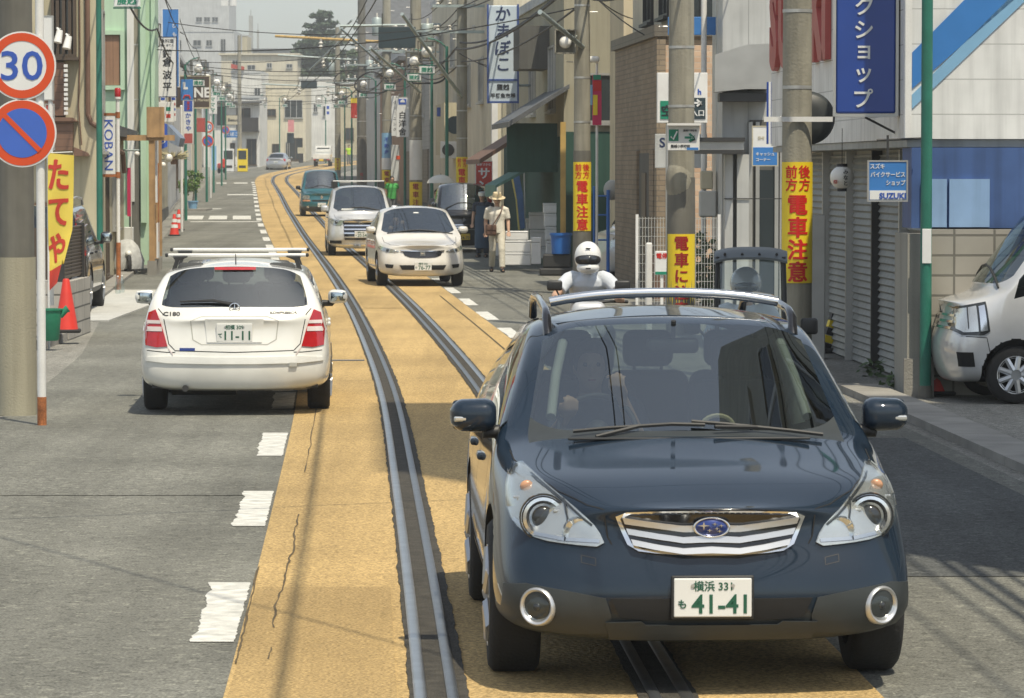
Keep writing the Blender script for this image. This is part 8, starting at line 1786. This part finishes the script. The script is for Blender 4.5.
def bike(name, label, loc, rz=0):
    b = empty(name, loc, rz, label, 'motorcycle')
    for y in (-.62, .70):
        w_ = part(b, 'wheel', 'tyre', lambda m: m.lathe([(.21, -.05), (.27, -.055), (.295, -.02), (.295, .02), (.27, .055), (.21, .05)], 28, axis='X', c=(0, y, .295)), 40); part(w_, 'rim', 'alloy', lambda m: [m.lathe([(.21, -.03), (.19, 0), (.21, .03)], 28, axis='X', c=(0, y, .295)), m.cyl((-.06, y, .295), (.06, y, .295), .04)] + [m.cyl((0, y, .295), (0, y + .2 * math.cos(a), .295 + .2 * math.sin(a)), .014, n=6) for a in (0, 1.26, 2.51, 3.77, 5.03)] and None, 40)
    part(b, 'fork', 'alu', lambda m: (m.tube([(-.09, -.62, .3), (-.09, -.36, .92)], .025), m.tube([(.09, -.62, .3), (.09, -.36, .92)], .025))); part(b, 'handlebar', 'black_plastic', lambda m: m.tube([(-.38, -.27, .97), (-.2, -.36, .98), (0, -.38, .96), (.2, -.36, .98), (.38, -.27, .97)], .016, 8))
    part(b, 'headlight', 'lamp_bowl', lambda m: m.sphere((0, -.50, .82), .09, 16, 10, sc=(1, .6, 1)), 60); part(b, 'front_guard', 'silver_white_paint', lambda m: m.tube([(0, -.86, .42), (0, -.74, .60), (0, -.56, .62), (0, -.40, .52)], .055, 8), 60)
    part(b, 'fairing', 'silver_white_paint', lambda m: (m.rbox((0, -.42, .80), (.34, .2, .36), .08, 4),), 60); part(b, 'frame', 'dark_metal', lambda m: (m.tube([(0, -.36, .85), (0, -.1, .5), (0, .3, .42), (0, .7, .32)], .05, 8), m.rbox((0, .1, .42), (.26, .5, .32), .06, 3)), 60)
    part(b, 'seat', 'rubber', lambda m: m.rbox((0, .45, .74), (.28, .8, .13), .05, 3), 60); part(b, 'tail', 'silver_white_paint', lambda m: m.rbox((0, .6, .60), (.3, .7, .2), .07, 3), 60)
    for s in (-1, 1):
        mr = part(b, 'mirror', 'black_plastic', lambda m: m.rbox((s * .33, -.30, 1.13), (.15, .05, .10), .022, 3), 60); part(mr, 'stem', 'black_plastic', lambda m: m.tube([(s * .26, -.33, .98), (s * .31, -.29, 1.08)], .009, 6))
    return b
bike('motorcycle', 'pale scooter carrying the rider in the white full-face helmet', (x_, zr, 0))
# ---- three-wheeled delivery scooter with a roof, right behind the dark car
zg = 30.2; xg = xat(751, zg)
J = dict(pelvis=(0, .30, .66), chest=(0, .22, .98), neck=(0, .18, 1.17), head=(0, .15, 1.29), shl=(.19, .2, 1.10), shr=(-.19, .2, 1.10), ell=(.30, -.02, .88), elr=(-.30, -.02, .88), wrl=(.28, -.22, .90), wrr=(-.28, -.22, .90), hipl=(.09, .26, .62), hipr=(-.09, .26, .62), knl=(.13, -.14, .60), knr=(-.13, -.14, .60), anl=(.12, -.16, .24), anr=(-.12, -.16, .24), toel=(.13, -.32, .20), toer=(-.13, -.32, .20))
e, H = person('person', 'rider in grey helmet and pale shirt under the scooter canopy', J, dict(shirt='shirt_pale_blue', trousers='navy_cloth', shoes='ink_black', sleeve=1.0, curl=.9), (xg - .04, zg + .05, 0), R(-4), head_tilt=R(-12), hair=False)
part(e, 'helmet', 'helmet_grey', lambda m: m.sphere(H((0, .02, .035)), .145, 28, 16, sc=(.9, 1.02, .95)), 60); part(e, 'visor', 'visor_smoke', lambda m: m.sphere(H((0, -.02, .0)), .125, 28, 16, sc=(.86, 1, .5)), 60)
b = empty('canopy_scooter', (xg, zg, 0), R(-4), 'dark three-wheeled scooter with clear windscreen and grey canopy behind the estate car', 'scooter')
zt = zat(253, zg); hw = 36 / F * zg
def canopy_(m):
    ny, nx_ = 14, 12; V = []
    for lo in (0, 1):
        for j in range(ny + 1):
            for i in range(nx_ + 1):
                u = i / nx_ * 2 - 1; v = j / ny; y = -.62 + 1.2 * v; z = zt + .02 - .035 * abs(u) ** 3 + .03 * math.sin(math.pi * v) - .04 * max(0, .12 - v) / .12 - .018 * lo; V.append((u * hw, y, z))
    n0 = (ny + 1) * (nx_ + 1); q = lambda a, i, j: a * n0 + j * (nx_ + 1) + i
    fs = []
    for j in range(ny):
        for i in range(nx_): fs += [(q(0, i, j), q(0, i + 1, j), q(0, i + 1, j + 1), q(0, i, j + 1)), (q(1, i, j), q(1, i, j + 1), q(1, i + 1, j + 1), q(1, i + 1, j))]
    for i in range(nx_): fs += [(q(0, i, 0), q(1, i, 0), q(1, i + 1, 0), q(0, i + 1, 0)), (q(0, i, ny), q(0, i + 1, ny), q(1, i + 1, ny), q(1, i, ny))]
    for j in range(ny): fs += [(q(0, 0, j), q(0, 0, j + 1), q(1, 0, j + 1), q(1, 0, j)), (q(0, nx_, j), q(1, nx_, j), q(1, nx_, j + 1), q(0, nx_, j + 1))]
    m.add(V, fs)
part(b, 'canopy', 'canopy_grey' if pbr('canopy_grey', (.10, .115, .12), .5) else 0, canopy_, 50)
for s in (-1, 1):
    part(b, 'canopy_post', 'black_plastic', lambda m: m.tube([(s * (hw - .03), -.56, zt - .02), (s * (hw - .02), -.62, zt - .35), (s * .26, -.68, .75), (s * .2, -.66, .5)], .018, 8)); part(b, 'rear_post', 'black_plastic', lambda m: m.tube([(s * (hw - .04), .58, zt), (s * .28, .66, .8)], .018, 8))
    mr = part(b, 'mirror', 'black_plastic', lambda m: m.rbox((s * .47, -.55, 1.0), (.14, .06, .13), .025, 3), 60); part(mr, 'stem', 'black_plastic', lambda m: m.tube([(s * .30, -.62, .85), (s * .42, -.58, .98)], .012, 6))
part(b, 'windscreen', 'scooter_screen' if glass('scooter_screen', (.90, .93, .92), .04, .03) is not None else 0, lambda m: m.prism([(-.57, zt - .03), (-.63, zt - .35), (-.69, .76), (-.68, .76), (-.62, zt - .35), (-.56, zt - .03)], -hw + .05, hw - .05, plane='YZ'))
for i in range(4): part(b, 'canopy_rivet', 'dark_metal', lambda m: m.cyl((-hw * .7 + i * hw * .47, -.56, zt + .006), (-hw * .7 + i * hw * .47, -.58, zt - .0), .012, n=8))
part(b, 'leg_shield', 'navy_paint', lambda m: m.rbox((0, -.55, .62), (.44, .10, .62), .05, 3), 60); part(b, 'floor', 'black_plastic', lambda m: m.rbox((0, -.2, .24), (.36, .7, .08), .03, 2)); part(b, 'seat', 'rubber', lambda m: m.rbox((0, .3, .60), (.30, .5, .14), .05, 3), 60); part(b, 'rear_deck', 'navy_paint', lambda m: m.rbox((0, .55, .42), (.48, .8, .26), .06, 3), 60); part(b, 'delivery_box', 'black_plastic', lambda m: m.rbox((.0, .72, .86), (.46, .44, .46), .04, 3), 60)
part(b, 'wheel', 'tyre', lambda m: m.lathe([(.12, -.05), (.2, -.05), (.22, 0), (.2, .05), (.12, .05), (.0, .03)], 24, axis='X', c=(0, -.66, .22)), 40)
for s in (-1, 1): part(b, 'wheel', 'tyre', lambda m: m.lathe([(.10, -.05), (.16, -.05), (.18, 0), (.16, .05), (.10, .05), (.0, .03)], 24, axis='X', c=(s * .22, .62, .18)), 40)
part(b, 'handlebar', 'black_plastic', lambda m: m.tube([(-.32, -.35, .93), (0, -.48, .92), (.32, -.35, .93)], .016, 8)); part(b, 'headlight', 'lamp_bowl', lambda m: m.rbox((0, -.61, .80), (.2, .06, .12), .03, 3), 60)
# ---- drivers
def driver(C_, label, hand_up=True):
    w_ = C_.wheel_c; P = C_.P; z = P.get('seat_z') + .0; x = w_.x; ys = P['cowl'][0] + 1.05
    J = dict(pelvis=(x, ys - .02, z + .20), chest=(x, ys + .10, z + .50), neck=(x, ys + .09, z + .68), head=(x, ys + .05, z + .80), shl=(x + .19, ys + .08, z + .61), shr=(x - .19, ys + .08, z + .61), ell=(x + .24, ys - .16, z + .40), elr=(x - .24, ys - .16, z + .40), wrl=(x + .12, w_.y + .04, w_.z + .16), wrr=(x - .15, w_.y + .06, w_.z + .06), hipl=(x + .09, ys - .06, z + .17), hipr=(x - .09, ys - .06, z + .17), knl=(x + .13, ys - .46, z + .24), knr=(x - .13, ys - .46, z + .24), anl=(x + .12, ys - .75, z - .1), anr=(x - .12, ys - .75, z - .1), toel=(x + .12, ys - .88, z - .10), toer=(x - .12, ys - .88, z - .10))
    e, H = person('person', label, J, dict(shirt='navy_cloth', trousers='grey_cloth', shoes='ink_black', sleeve=.8, curl=.9), C_.root.location, 0, vox=.009); e.rotation_euler = C_.root.rotation_euler
driver(A, 'driver of the dark estate car with one hand on the wheel'); driver(D, 'driver behind the windscreen of the low white people carrier')
# dashboard ornament in the dark car
o = empty('steering_cover', A.root.matrix_basis @ Vector((.28, A.wheel_c.y - .12, A.wheel_c.z + .03)), 0, 'x', 'x') if False else None
m = MB(); m.tube([(.18 + .075 * math.cos(a), 1.62, 1.05 + .055 * math.sin(a)) for a in [math.pi * i / 10 for i in range(11)]], .011, 6); m.build('dashboard_strap', 'straw_hat', A.root, smooth=60)

# ================================================================ summer haze
mb = MB(); mb.bbox((-410, -75, -1.0), (410, 910, 48)); hz = mb.build('haze', None if False else 'haze_air' if (lambda m: (M.__setitem__('haze_air', m), True)[1])(bpy.data.materials.new('haze_air')) else 0)
m = M['haze_air']; m.use_nodes = True; t = m.node_tree; t.nodes.remove(t.nodes['Principled BSDF']); pv = t.nodes.new('ShaderNodeVolumePrincipled'); pv.inputs['Color'].default_value = (.93, .96, .97, 1); pv.inputs['Density'].default_value = .00062; pv.inputs['Anisotropy'].default_value = .2
t.links.new(pv.outputs[0], t.nodes['Material Output'].inputs['Volume']); tag(hz, kind='stuff'); hz.display_type = 'WIRE'
